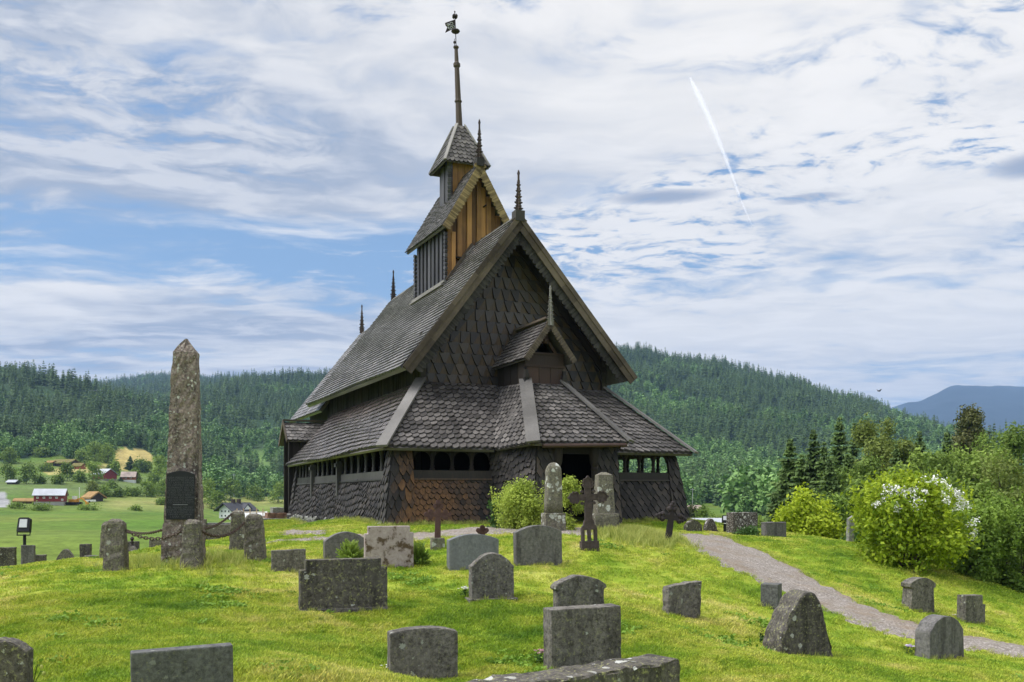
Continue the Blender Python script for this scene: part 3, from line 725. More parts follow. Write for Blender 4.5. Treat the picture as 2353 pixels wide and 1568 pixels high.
# raking trim inside the gable: dark planking that follows the roof
rk = MB()
for sgn, ae, ze in ((-1, 2.2, 5.55), (1, 9.3, 4.82)):
    rk.strip((AX, 3.2, 9.3), (ae, 3.2, 9.3 - abs(AX - ae) * 1.22), (0, 0, -1), .34, (0, -1, 0), .05)
put(rk, 'rake_board', M['darkplain'])
# --- main roof
mr = MB()
LBL, LBR, LTR, LTL = (1.30, 18.55, 4.3), (1.30, 2.32, 4.12), (AX, 2.32, 9.5), (AX, 17.95, 9.62)
RBL, RBR = (10.05, 2.32, 4.22), (10.05, 18.3, 4.22)
slab(mr, LBL, LBR, LTR, LTL, .14); slab(mr, RBL, RBR, LTL, LTR, .14)
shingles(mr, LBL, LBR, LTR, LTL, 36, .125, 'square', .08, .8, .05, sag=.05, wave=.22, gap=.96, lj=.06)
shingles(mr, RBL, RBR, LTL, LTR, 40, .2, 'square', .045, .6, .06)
roof = put(mr, 'nave_roof', M['roof'])
rb = MB()
rb.strip((AX, 2.3, 9.60), (AX, 6.3, 9.6), (-.63, 0, -.77), .22, (.77, 0, -.63), .05); rb.strip((AX, 9.95, 9.62), (AX, 17.95, 9.72), (-.63, 0, -.77), .22, (.77, 0, -.63), .05)
rb.strip((AX, 2.3, 9.60), (AX, 17.95, 9.72), (.63, 0, -.77), .22, (-.77, 0, -.63), .05)
put(rb, 'ridge_board', M['grey'], roof)
def barge(ends, apex, b, w, mats, parent, teeth, dbl=True, td=.07):
    for (ae, ze) in ends:
        d = Vector((ae - apex[0], 0, ze - apex[1])).normalized(); nrm = Vector((0, 0, -1)) - d * Vector((0, 0, -1)).dot(d); nrm.normalize()
        m1 = MB(); m1.strip((apex[0], b, apex[1]), (ae, b, ze), nrm, w, (0, 1, 0), .05)
        m1.strip((apex[0], b - .03, apex[1] + .02), (ae, b - .03, ze + .02), nrm, w * .45, (0, 1, 0), .05)
        o = m1.build('bargeboard', M[mats[0]], parent)
        if dbl:
            m2 = MB(); ap2 = Vector((apex[0], b + .10, apex[1])) + nrm * (w * .8); e2 = Vector((ae, b + .10, ze)) + nrm * (w * .8) - d * .25
            if abs(ap2.x - apex[0]) > .001: ap2 = ap2 + d * ((apex[0] - ap2.x) / d.x)
            m2.strip(ap2, e2, nrm, w * .75, (0, 1, 0), .04, teeth, td)
            m2.build('scalloped_trim', M[mats[1]], o)
barge([(1.28, 4.12), (10.08, 4.2)], (AX, 9.58), 2.26, .36, ('barge', 'bargedark'), roof, 34, td=.09)
def finial(base, h, w, name_parent, mat='finial', n=5, rz=0.0):
    """a carved ridge spike: toothed boards set crosswise"""
    side = [(.5, 0), (.42, .10), (.62, .13)]
    for k in range(n):
        t = .13 + k * (.62 / n); s = (1 - .72 * k / n); dt = .62 / n
        side += [(.30 * s, t + dt * .15), (.62 * s, t + dt * .42), (.62 * s, t + dt * .55), (.26 * s, t + dt * .68), (.42 * s, t + dt * .8), (.40 * s, t + dt * .95)]
    side += [(.10, .80), (.10, .90), (.17, .92), (.12, .95), (0, 1.0)]
    ol = [(x * w, y * h) for x, y in side] + [(-x * w, y * h) for x, y in reversed(side[:-1])]
    mb = MB(); mb.plate(ol, base, (math.cos(rz), math.sin(rz), 0), (0, 0, 1), w * .22); mb.plate([(x * .8, y * .985) for x, y in ol], base, (-math.sin(rz), math.cos(rz), 0), (0, 0, 1), w * .22)
    return mb.build('finial', M[mat], name_parent)
finial((AX, 2.36, 9.48), 1.62, .27, roof)
finial((AX, 17.7, 9.62), 1.5, .25, roof)
# saddle at the front apex
sd_ = MB(); sd_.box((AX - .17, 2.2, 9.32), (AX + .17, 2.55, 9.68)); sd_.build('saddle_block', M['bargedark'], roof)
# --- chancel behind
cr = MB()
slab(cr, (1.45, 24.3, 3.92), (1.75, 17.6, 4.0), (AX, 17.6, 9.0), (AX, 24.3, 9.0), .12)
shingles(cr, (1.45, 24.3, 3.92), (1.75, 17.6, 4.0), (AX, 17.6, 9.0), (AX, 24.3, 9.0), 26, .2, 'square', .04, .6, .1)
slab(cr, (9.3, 17.6, 4.0), (9.3, 24.3, 4.0), (AX, 24.3, 9.0), (AX, 17.6, 9.0), .12)
cro = put(cr, 'chancel_roof', M['roof'])
finial((AX, 24.0, 8.98), 1.62, .26, cro)
cw = MB(); cw.box((2.5, 17.8, -1.6), (8.6, 23.9, 4.6)); put(cw, 'chancel_wall', M['darkplain'])
# --- gallery roof (a skirt roof on all sides), split at the porch
ZE, ZT = 1.38, 3.78
gl = MB(); sl = [(0, 16.5, 1.30), (0, 0, ZE), (2.2, 3.2, ZT), (2.2, 16.5, 3.74)]
slab(gl, *sl, t=.09)
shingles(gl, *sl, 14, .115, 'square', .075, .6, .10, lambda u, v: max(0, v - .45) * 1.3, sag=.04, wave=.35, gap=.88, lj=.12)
gside = put(gl, 'gallery_side_roof', M['roof_red'])
gf = MB()
fl = [(0, 0, ZE), (3.56, 0, ZE), (5.03, 3.2, ZT), (2.2, 3.2, ZT)]
fr = [(7.84, 0, ZE), (10.9, 0, ZE), (9.3, 3.2, ZT), (6.4, 3.2, ZT)]
for qd in (fl, fr): slab(gf, *qd, t=.09); 
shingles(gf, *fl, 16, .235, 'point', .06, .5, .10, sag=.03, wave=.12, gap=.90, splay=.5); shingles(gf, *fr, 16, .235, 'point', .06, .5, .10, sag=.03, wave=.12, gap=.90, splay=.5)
gfo = put(gf, 'gallery_front_roof', M['roof_front'])
gr_ = MB(); qd = [(10.9, 0, ZE), (10.9, 17, ZE), (9.3, 17, ZT), (9.3, 3.2, ZT)]; slab(gr_, *qd, t=.09); shingles(gr_, *qd, 14, .3, 'square', .045, .5)
put(gr_, 'gallery_far_roof', M['roof_front'])
pr = MB()
pl = [(3.56, 0, ZE), (4.08, -1.74, 1.5), (5.03, .92, 3.62), (5.03, 3.1, 3.72)]
pf_ = [(4.08, -1.74, 1.5), (7.32, -1.74, 1.58), (6.4, .92, 3.62), (5.03, .92, 3.62)]
pr_r = [(7.32, -1.74, 1.58), (7.84, 0, ZE), (6.4, 3.1, 3.72), (6.4, .92, 3.62)]
for qd in (pl, pf_, pr_r): slab(pr, *qd, t=.08)
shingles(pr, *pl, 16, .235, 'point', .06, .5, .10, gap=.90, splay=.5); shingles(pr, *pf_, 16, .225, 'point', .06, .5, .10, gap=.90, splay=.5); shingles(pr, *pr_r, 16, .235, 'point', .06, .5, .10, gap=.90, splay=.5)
pro = put(pr, 'porch_roof', M['roof_front'])
def hip(p0, p1, w, parent, mat='grey', t=.07, up=(0, 0, 1)):
    mb = MB(); p0 = Vector(p0); p1 = Vector(p1); d = p1 - p0; u = Vector(up)
    mb.beam(p0 - d.normalized() * .06, p1 + d.normalized() * .05, w, t, u); return mb.build('hip_board', M[mat], parent)
hip((-.06, -.06, ZE + .06), (2.18, 3.18, ZT + .10), .36, gfo, up=(-.3, -.35, 1))
hip((10.98, -.06, ZE + .06), (9.32, 3.18, ZT + .10), .30, gfo, up=(.4, -.4, 1))
hip((4.05, -1.8, 1.57), (5.02, .9, 3.72), .42, pro, up=(-.35, -.5, 1))
hip((7.36, -1.8, 1.66), (6.41, .9, 3.72), .30, pro, up=(.4, -.5, 1))
gu = MB(); gu.tube([(4.35, -1.82, 1.42), (7.2, -1.82, 1.50)], .06, 8); gu.build('gutter', M['brown'], pro)
# --- gallery walls
def wallpatch(name, parts, mat, parent=church):
    mb = MB()
    for kw in parts:
        qd = kw.pop('q'); slab(mb, *qd, t=.08, inset=.0); shingles(mb, *qd, **kw)
    return put(mb, name, mat, parent)
nz_ = lambda u, v: 0
orange = lambda u, v: max(0.0, 1.05 - .9 * u) * (.65 + .35 * random.random())
orange_c = lambda u, v: (.15 + .85 * u) * (.55 + .45 * random.random()) * (1.0 - .25 * v)
# left long side
bays = [.95, 7.2, 12.0, 15.9]
parts = [dict(q=[(.10, bays[k + 1], -1.0), (.10, bays[k], -.98), (.40, bays[k], .46), (.40, bays[k + 1], .44)], rows=7, w=.11, shape='point', thick=.06, over=.5, jit=.28, tone=lambda u, v: .14 * random.random() ** 3, wave=.45, gap=.8) for k in range(3)]
lw = wallpatch('gallery_side_wall', parts, M['dark'])
def rail(mb, p0, p1, inw):
    p0 = Vector(p0); p1 = Vector(p1); i = Vector(inw)
    n = 8
    for k in range(1):
        a, b = p0, p1
        mb.hexa([a, b, b + i * .09, a + i * .09], [a + Vector((0, 0, .24)), b + Vector((0, 0, .24)), b + i * .09 + Vector((0, 0, .24)), a + i * .09 + Vector((0, 0, .24))])
        a2 = a - i * .05 - Vector((0, 0, .05)); b2 = b - i * .05 - Vector((0, 0, .05))
        mb.hexa([a2, b2, b2 + i * .15, a2 + i * .15], [a2 + Vector((0, 0, .048)), b2 + Vector((0, 0, .048)), b2 + i * .15 + Vector((0, 0, .048)), a2 + i * .15 + Vector((0, 0, .048))])
BAL = [(.075, 0), (.085, .06), (.05, .10), (.075, .16), (.045, .2), (.06, .30), (.05, .42), (.075, .47), (.05, .5), (.085, .58), (.1, .66), (.1, .74)]
def baluster(a, b, z, parent, mat='darkplain', h=.74):
    mb = MB(); mb.lathe((a, b, z), [(r * 1.0, t * h / .74) for r, t in BAL], 8); return mb.build('baluster', M[mat], parent, None, None, True)
for k in range(3):
    mb = MB(); rail(mb, (.36, bays[k + 1] - .1, .46), (.36, bays[k] + .1, .47), (1, 0, 0)); mb.build('rail', M['darkrail'], lw)
for k, n in ((0, 6), (1, 5), (2, 5)):
    for i_ in range(n):
        baluster(.44, bays[k] + (bays[k + 1] - bays[k]) * (i_ + .8) / (n + .4), .68, lw, 'darkrail')
for b in bays[1:3]:
    mb = MB(); mb.box((.22, b - .1, -.3), (.42, b + .1, 1.2)); mb.box((.16, b - .14, .98), (.44, b + .14, 1.12)); mb.build('post', M['darkrail'], lw)
# corner at the near end, flared, with big spear shingles
nc = wallpatch('corner_cladding', [
    dict(q=[(.08, 1.02, -1.02), (.10, .10, -1.0), (.42, .42, 1.32), (.42, .98, 1.32)], rows=9, w=.2, shape='spear', thick=.06, over=.6, jit=.25, tone=lambda u, v: .14 * random.random()),
    dict(q=[(.10, .10, -1.0), (1.05, .16, -1.0), (1.02, .42, 1.32), (.42, .42, 1.32)], rows=9, w=.23, shape='spear', thick=.06, over=.6, jit=.25, tone=orange_c)], M['dark'])
fc = wallpatch('corner_cladding', [
    dict(q=[(.08, 16.35, -1.05), (.10, 15.85, -1.05), (.42, 15.85, 1.32), (.42, 16.2, 1.32)], rows=9, w=.2, shape='spear', thick=.06, over=.6, jit=.2)], M['dark'])
# front, left bay
fw = wallpatch('gallery_front_wall', [
    dict(q=[(1.03, .16, -1.0), (3.62, .16, -1.0), (3.62, .38, .48), (1.02, .38, .48)], rows=9, w=.19, shape='point', thick=.05, over=.55, jit=.2, tone=orange, splay=.6)], M['dark'])
mb = MB(); rail(mb, (1.0, .34, .48), (3.66, .34, .48), (0, 1, 0))
for k in range(len(mb.t)): mb.t[k] = .22
mb.build('rail', M['dark'], fw)
def arcade(a0, a1, b, n, parent, z0=.72, z1=1.36):
    """columns with a pierced arch board above"""
    w = (a1 - a0) / n
    for k in range(1, n): baluster(a0 + w * k, b, z0, parent, 'darkplain', .62)
    mb = MB()
    for k in range(n):
        c = a0 + w * (k + .5); pts = [(c - w / 2, b - .03, z1), (c - w / 2, b - .03, z1 - .3)]
        arc = [(c + w * .42 * math.cos(math.pi - math.pi * t / 8), b - .03, z1 - .32 + .26 * math.sin(math.pi * t / 8)) for t in range(9)]
        for t in range(8):
            x0, x1 = arc[t], arc[t + 1]
            mb.hexa([x0, x1, (x1[0], b + .03, x1[2]), (x0[0], b + .03, x0[2])], [(x0[0], x0[1], z1), (x1[0], x1[1], z1), (x1[0], b + .03, z1), (x0[0], b + .03, z1)])
    mb.build('arch_board', M['darkplain'], parent)
arcade(1.02, 3.6, .42, 4, fw)
# front, right bay
fw2 = wallpatch('gallery_front_wall', [
    dict(q=[(7.35, .16, -1.0), (10.2, .16, -1.0), (10.2, .38, .48), (7.35, .38, .48)], rows=8, w=.24, shape='spear', thick=.05, over=.55, jit=.2, tone=lambda u, v: .12 * random.random())], M['dark'])
mb = MB(); rail(mb, (7.35, .34, .48), (10.24, .34, .48), (0, 1, 0)); mb.build('rail', M['dark'], fw2)
arcade(7.35, 10.15, .42, 5, fw2)
rc = wallpatch('corner_cladding', [
    dict(q=[(10.2, .16, -1.0), (10.88, .12, -1.0), (10.48, .42, 1.32), (10.15, .42, 1.32)], rows=9, w=.22, shape='spear', thick=.06, over=.6, jit=.2, tone=lambda u, v: .14 * random.random()),
    dict(q=[(10.88, .12, -1.0), (10.85, 1.0, -1.0), (10.48, .9, 1.32), (10.48, .42, 1.32)], rows=9, w=.22, shape='spear', thick=.06, over=.6, jit=.2)], M['dark'])
# right long side, open above the rail so daylight shows through
rw = wallpatch('gallery_far_wall', [dict(q=[(10.8, .9, -1.2), (10.8, 16.5, -1.4), (10.5, 16.5, .47), (10.5, .9, .47)], rows=7, w=.35, shape='square', thick=.05)], M['dark'])
mb = MB(); rail(mb, (10.52, .9, .48), (10.52, 16.5, .48), (-1, 0, 0)); mb.build('rail', M['dark'], rw)
for i_ in range(14): baluster(10.47, 1.5 + i_ * 1.05, .7, rw)
# floor inside
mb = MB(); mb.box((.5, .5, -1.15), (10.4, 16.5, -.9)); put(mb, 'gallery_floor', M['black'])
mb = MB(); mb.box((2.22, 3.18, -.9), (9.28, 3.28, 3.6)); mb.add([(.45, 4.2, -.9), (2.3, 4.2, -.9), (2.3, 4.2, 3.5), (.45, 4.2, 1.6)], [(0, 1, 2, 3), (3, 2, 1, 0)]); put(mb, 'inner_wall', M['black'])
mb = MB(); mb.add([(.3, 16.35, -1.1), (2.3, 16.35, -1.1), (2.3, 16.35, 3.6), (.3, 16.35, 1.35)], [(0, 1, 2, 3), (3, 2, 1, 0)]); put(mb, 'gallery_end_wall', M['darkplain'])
# --- porch walls
pw = wallpatch('porch_side_wall', [dict(q=[(3.55, .40, -1.0), (4.22, -1.52, -1.0), (4.38, -1.35, 1.45), (3.62, .45, 1.36)], rows=13, w=.14, shape='fish', thick=.05, over=.5, jit=.3, wave=.5)], M['dark'])
wallpatch('porch_side_wall', [dict(q=[(7.22, -1.52, -1.0), (7.6, .4, -1.0), (7.5, .45, 1.4), (7.12, -1.35, 1.5)], rows=12, w=.2, shape='spear', thick=.05, over=.5, jit=.3)], M['dark'])
pfw = wallpatch('porch_front_wall', [
    dict(q=[(4.22, -1.52, -1.0), (5.0, -1.50, -1.0), (5.02, -1.33, 1.5), (4.38, -1.35, 1.5)], rows=10, w=.2, shape='spear', thick=.05, over=.5, jit=.2, tone=lambda u, v: .14 * random.random()),
    dict(q=[(6.38, -1.50, -1.0), (7.22, -1.52, -1.0), (7.12, -1.35, 1.5), (6.36, -1.33, 1.5)], rows=10, w=.2, shape='spear', thick=.05, over=.5, jit=.2, tone=lambda u, v: .15 * random.random())], M['dark'])
mb = MB()
for a in (5.06, 6.32):
    mb.lathe((a, -1.38, -1.0), [(.13, 0), (.13, .3), (.09, .36), (.09, 1.7), (.12, 1.75), (.09, 1.82), (.14, 1.95), (.16, 2.2), (.16, 2.5)], 10)
mb.build('door_column', M['darkplain'], pfw)
mb = MB(); mb.box((4.98, -1.38, 1.22), (6.4, -1.30, 1.52)); mb.build('lintel', M['darkplain'], pfw)
dr = MB(); dr.box((4.9, .9, -1.0), (6.5, .98, 3.0)); dr.box((5.7, .84, -.9), (5.78, .9, 1.2)); put(dr, 'door', M['black'])
# --- dormer over the porch
dm = MB()
dm.box((5.05, .96, 3.3), (5.13, 3.3, 4.62)); dm.box((6.32, .96, 3.3), (6.40, 3.3, 4.62))
for k in range(4): dm.box((5.03 - .025, .96 + k * .58, 3.3), (5.05, .96 + k * .58 + .54, 4.5))
dormer = put(dm, 'dormer', M['darkplain']); DA0 = 5.74
mb = MB()
for k in range(3): mb.box((5.09 + k * .425, .90, 3.62), (5.09 + k * .425 + .41, .97, 4.16))
mb.box((5.0, .86, 3.45), (6.43, .97, 3.62)); mb.box((5.0, .87, 4.16), (6.43, .97, 4.24)); mb.box((5.02, .89, 4.24), (6.41, .97, 4.58)); mb.box((5.0, .85, 4.58), (6.43, .95, 4.64))
mb.build('front_boards', M['brown'], dormer)
mb = MB(); mb.beam((5.3, .92, 4.64), (5.72, .92, 5.2), .09, .06, (0, 1, 0)); mb.beam((6.12, .92, 4.64), (5.72, .92, 5.2), .09, .06, (0, 1, 0)); mb.lathe((5.72, .9, 4.95), [(.1, 0), (.14, .1), (.1, .3)], 8); mb.build('brace', M['brown'], dormer)
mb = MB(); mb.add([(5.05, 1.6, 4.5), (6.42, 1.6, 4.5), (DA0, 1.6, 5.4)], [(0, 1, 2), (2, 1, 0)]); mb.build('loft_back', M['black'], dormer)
for a in (5.03, 6.40):
    mb = MB()
    for k in range(5): mb.box((a - .13 + .02 * k, .80 - .03 * (k % 2), 3.4 + k * .13), (a + .13 - .02 * k, .96, 3.54 + k * .13))
    mb.build('carved_foot', M['dark'], dormer)
DA, DZ = 5.74, 5.66
dro = MB()
ql = [(4.82, 3.3, 4.36), (4.82, .55, 4.36), (DA, .55, DZ), (DA, 3.3, DZ)]; qr = [(6.70, .55, 4.36), (6.70, 3.3, 4.36), (DA, 3.3, DZ), (DA, .55, DZ)]
for qd in (ql, qr): slab(dro, *qd, t=.06); shingles(dro, *qd, 10, .17, 'square', .045, .5, .12)
droof = dro.build('dormer_roof', M['roof_front'], dormer)
mb = MB(); mb.beam((DA, .6, DZ + .09), (DA, 3.2, DZ + .09), .26, .07); mb.build('dormer_ridge', M['barge'], dormer)
for (ae, ze) in ((4.80, 4.36), (6.72, 4.36)):
    d = Vector((ae - DA, 0, ze - DZ)).normalized(); nrm = Vector((0, 0, -1)) - d * (-d.z); nrm.normalize()
    mb = MB(); mb.strip((DA, .50, DZ + .03), (ae, .50, ze + .03), nrm, .15, (0, 1, 0), .05, 16, .06); mb.build('bargeboard', M['barge'], dormer)
fz = finial((DA, .52, DZ - .18), 1.30, .22, dormer, 'grey', 6)
# --- ridge tower
tw = MB()
TA0, TA1, TB0, TB1 = 4.25, 6.62, 6.4, 10.2; TAX = 5.43
tw.box((TA0 + .06, TB0 + .06, 7.4), (TA1 - .06, TB1 - .06, 10.3))
tw.add([(TA0, TB0 + .05, 7.2), (TA1, TB0 + .05, 7.2), (TA1, TB0 + .05, 10.2), (TAX, TB0 + .05, 12.3), (TA0, TB0 + .05, 10.2)], [(0, 1, 2, 3, 4)])
tower = put(tw, 'ridge_tower', M['darkplain'])
mb = MB()
npl = 12
for k in range(npl):
    a0 = TA0 + (TA1 - TA0) * k / npl; a1 = a0 + (TA1 - TA0) / npl; am = (a0 + a1) / 2
    ztop = min(12.15, 12.3 - abs(am - TAX) * 1.75) ; dz = .02 if k % 2 else .085
    zb_ = 9.55 - abs(am - AX) * 1.25 - .25
    if k == 2 or k == 3: mb.box((a0, TB0 - dz + .03, zb_), (a1 - .012, TB0 + .05, 8.85)); mb.box((a0, TB0 - dz + .0, 8.9), (a1 - .012, TB0 + .05, ztop))
    else: mb.box((a0, TB0 - dz, zb_), (a1 - .012, TB0 + .05, ztop))
for k in range(len(mb.t)): mb.t[k] = .5
tf = mb.build('front_planks', M['gold'], tower)
for l0, l1 in (((TA0 + .3, TB0 - .2, 8.93), (TA0 + 1.05, TB0 - .02, 8.97)), ((TA0 + 1.35, TB0 - .2, 9.75), (TA0 + 1.66, TB0 - .02, 9.79)), ((TA0 + 1.45, TB0 - .3, 11.0), (TA0 + 1.5, TB0, 11.04))):
    mb = MB(); mb.box(l0, l1); mb.build('ledge', M['darkplain'], tower)
mb = MB(); mb.box((TA0 + .16, TB0 - .14, 7.9), (TA0 + .30, TB0 + .02, 9.9)); mb.build('gold_corner_post', M['gold'], tower)
mb = MB()
for k in range(15):
    b0 = TB0 + .15 + (TB1 - TB0 - .2) * k / 15; mb.box((TA0 - (.07 if k % 2 else .0), b0, 7.55), (TA0 + .08, b0 + .235, 10.15))
mb.build('side_planks', M['bluegrey'], tower)
for b in (TB0 + .02, TB1):
    mb = MB()
    for k in range(15):
        z0 = 7.5 + k * .165; mb.beam((TA0 - .05, b - .09, z0), (TA0 - .05, b + .09, z0 + .1), .12, .11, (1, 0, 0))
    mb.build('notched_corner', M['bluegrey'], tower)
mb = MB(); mb.beam((TA0 - .12, TB0 - .1, 8.02), (TA0 - .12, TB1 + .2, 8.02), .1, .08); mb.beam((TA0 - .2, TB0 - .1, 7.9), (TA0 - .2, TB1 + .2, 7.9), .12, .06); mb.build('base_flashing', M['grey'], tower)
mb = MB(); mb.beam((TA0 - .05, TB0 - .16, 8.05), (AX - .2, TB0 - .16, 9.5), .12, .1, (0, -1, 0)); mb.build('front_flashing', M['barge'], tower)
mb = MB(); mb.hexa([(4.95, 6.0, 8.92), (5.2, 6.0, 9.02), (5.2, 6.3, 9.02), (4.95, 6.3, 8.92)], [(4.93, 6.0, 9.1), (5.22, 6.05, 9.42), (5.22, 6.2, 9.42), (4.93, 6.3, 9.1)]); mb.build('carved_stub', M['grey'], tower)
tr = MB()
ql = [(3.95, 10.75, 10.12), (3.95, 6.0, 10.0), (TAX, 6.0, 12.56), (TAX, 10.75, 12.62)]; qr = [(6.92, 6.0, 10.0), (6.92, 10.75, 10.12), (TAX, 10.75, 12.62), (TAX, 6.0, 12.56)]
for qd in (ql, qr): slab(tr, *qd, t=.10)
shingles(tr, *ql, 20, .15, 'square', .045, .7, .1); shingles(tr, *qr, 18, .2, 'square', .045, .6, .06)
tro = tr.build('tower_roof', M['roof_front'], tower)
for (ae, ze) in ((3.93, 10.0), (6.94, 10.0)):
    d = Vector((ae - TAX, 0, ze - 12.62)).normalized(); nrm = Vector((0, 0, -1)) - d * (-d.z); nrm.normalize()
    mb = MB(); mb.strip((TAX, 5.95, 12.62), (ae, 5.95, ze), nrm, .25, (0, 1, 0), .05, 19, .07); mb.build('bargeboard', M['goldtrim'], tower)
mb = MB(); mb.box((TAX - .15, 5.9, 12.42), (TAX + .15, 6.3, 12.72)); mb.build('saddle_block', M['bargedark'], tower)
finial((TAX, 6.05, 12.45), 1.78, .26, tower)
# --- ridge turret and spire
TC = (5.45, 8.3)
tt = MB(); tt.box((TC[0] - .6, TC[1] - .6, 11.0), (TC[0] + .6, TC[1] + .6, 13.2))
for k in range(4): tt.box((TC[0] - .66 + (.03 if k % 2 else 0), TC[1] - .62 + k * .31, 11.3), (TC[0] - .5, TC[1] - .62 + k * .31 + .29, 13.1))
turret = put(tt, 'ridge_turret', M['bluegrey'])
mb = MB()
for k in range(4): mb.box((TC[0] - .62 + k * .31, TC[1] - .68 + (.03 if k % 2 else 0), 11.3), (TC[0] - .62 + k * .31 + .29, TC[1] - .5, 13.1), tone=.3)
mb.build('front_planks', M['gold'], turret)
mb = MB()
for k in range(11):
    z0 = 11.4 + k * .155; mb.beam((TC[0] - .68, TC[1] - .72, z0), (TC[0] - .56, TC[1] - .6, z0 + .09), .13, .16, (1, -1, 0))
mb.build('notched_corner', M['bluegrey'], turret)
h = .95; e = .17; zE, zA = 12.98, 14.75; x, y = TC
c4 = [(x - h, y - h, zE), (x + h, y - h, zE), (x + h, y + h, zE), (x - h, y + h, zE)]; t4 = [(x - e, y - e, zA), (x + e, y - e, zA), (x + e, y + e, zA), (x - e, y + e, zA)]
mb = MB()
for k in range(4):
    qd = [c4[k], c4[(k + 1) % 4], t4[(k + 1) % 4], t4[k]]; slab(mb, *qd, t=.05); shingles(mb, *qd, 10, .2, 'point', .04, .5, .08)
tuo = mb.build('turret_roof', M['roof_front'], turret)
mb = MB()
for k in range(4): mb.beam(Vector(c4[k]) + Vector((0, 0, .04)), Vector(t4[k]) + Vector((0, 0, .06)), .13, .05, (c4[k][0] - x, c4[k][1] - y, .5))
mb.build('turret_hip', M['grey'], turret)
sp = MB(); LEAN = (-.042, .004)
sp.lathe((x, y, 14.68), [(.2, 0), (.2, .08), (.135, .1), (.115, 1.05), (.15, 1.08), (.15, 1.13), (.115, 1.16), (.095, 2.45), (.14, 2.5), (.14, 2.62), (.085, 2.68), (.07, 3.2), (.11, 3.24), (.11, 3.3)], 8, lean=LEAN)
spire = put(sp, 'spire', M['spire'])
lx = lambda z: x + LEAN[0] * (z - 14.68)
mb = MB(); mb.tube([(lx(17.9), y, 17.9), (lx(19.35), y, 19.35)], .018, 6); mb.build('rod', M['irondark'], spire)
mb = MB(); mb.lathe((lx(18.58), y, 18.48), [(.02, 0), (.15, .06), (.18, .1), (.15, .15), (.02, .2)], 12); mb.build('ball', M['irondark'], spire, None, None, True); mb = MB(); mb.lathe((lx(19.36), y, 19.33), [(.015, 0), (.035, .03), (.015, .06)], 8)
mb.build('tip_ball', M['irondark'], spire, None, None, True)
mb = MB()
for k in range(4):
    t = k * math.pi / 2 + .5; mb.lathe((lx(19.2) + .07 * math.cos(t), y + .07 * math.sin(t), 19.1), [(.02, 0), (.06, .05), (.06, .1), (.02, .15)], 6)
mb.build('rosette', M['irondark'], spire)
mb = MB(); z0 = 18.72
mb.plate([(0, 0), (0, .34), (-.42, .14), (-.40, .04), (-.33, -.02), (-.42, -.26)], (lx(z0), y, z0), (1, -.15, 0), (0, 0, 1), .012)
van = mb.build('weather_vane', M['irondark'], spire)
def text_mesh(body, size, name, mat, parent, loc, rot, extr=.004, align='CENTER', spacing=1.0):
    cu = bpy.data.curves.new('tmp', 'FONT'); cu.body = body; cu.size = size; cu.extrude = extr; cu.align_x = align; cu.space_line = spacing; cu.resolution_u = 2
    o = bpy.data.objects.new('tmp', cu); COL.objects.link(o); dg = bpy.context.evaluated_depsgraph_get(); dg.update()
    me = bpy.data.meshes.new_from_object(o.evaluated_get(dg)); bpy.data.objects.remove(o); bpy.data.curves.remove(cu)
    me.name = name; me.materials.clear(); me.materials.append(mat)
    return link(name, me, parent, loc, rot)
tz = text_mesh('CVE\n1727', .155, 'vane_letters', M['lampglass'], van, (lx(z0) - .2, y + .012, z0 + .06), (R(90), R(28), R(171)), .012, spacing=.9)  # pale colour stands in for sky light through the pierced letters
mb = MB(); mb.lathe((lx(17.9) - .09, y - .05, 17.95), [(.012, 0), (.012, .1), (.05, .12), (.05, .18), (.01, .22), (.01, .3)], 6); mb.build('small_knob', M['irondark'], spire)
# --- side porch at the far end of the left side
so_ = MB(); so_.box((.12, 16.6, -1.3), (.3, 16.75, 2.6)); so_.box((.12, 17.9, -1.3), (.3, 18.05, 2.6)); so_.box((.3, 16.6, -1.3), (2.3, 18.05, 2.5)); so_.box((.6, 16.45, -1.2), (2.3, 16.62, 2.7))
sporch = put(so_, 'side_porch', M['darkplain'])
mb = MB()
ql = [(.0, 16.25, 2.45), (2.3, 16.25, 2.45), (2.3, 17.3, 3.35), (.0, 17.3, 3.35)]; qr = [(2.3, 18.4, 2.35), (0, 18.4, 2.35), (0, 17.3, 3.35), (2.3, 17.3, 3.35)]
for qd in (ql, qr): slab(mb, *qd, t=.06); shingles(mb, *qd, 6, .24, 'fish', .045, .5, .08)
mb.build('side_porch_roof', M['roof_front'], sporch)
mb = MB(); mb.beam((-.05, 17.3, 3.45), (2.3, 17.3, 3.45), .3, .07)
for bb, zz_ in ((16.2, 2.4), (18.45, 2.3)): mb.beam((-.04, 17.3, 3.36), (-.04, bb, zz_), .16, .05, (-1, 0, 0))
mb.build('bargeboard', M['barge'], sporch)
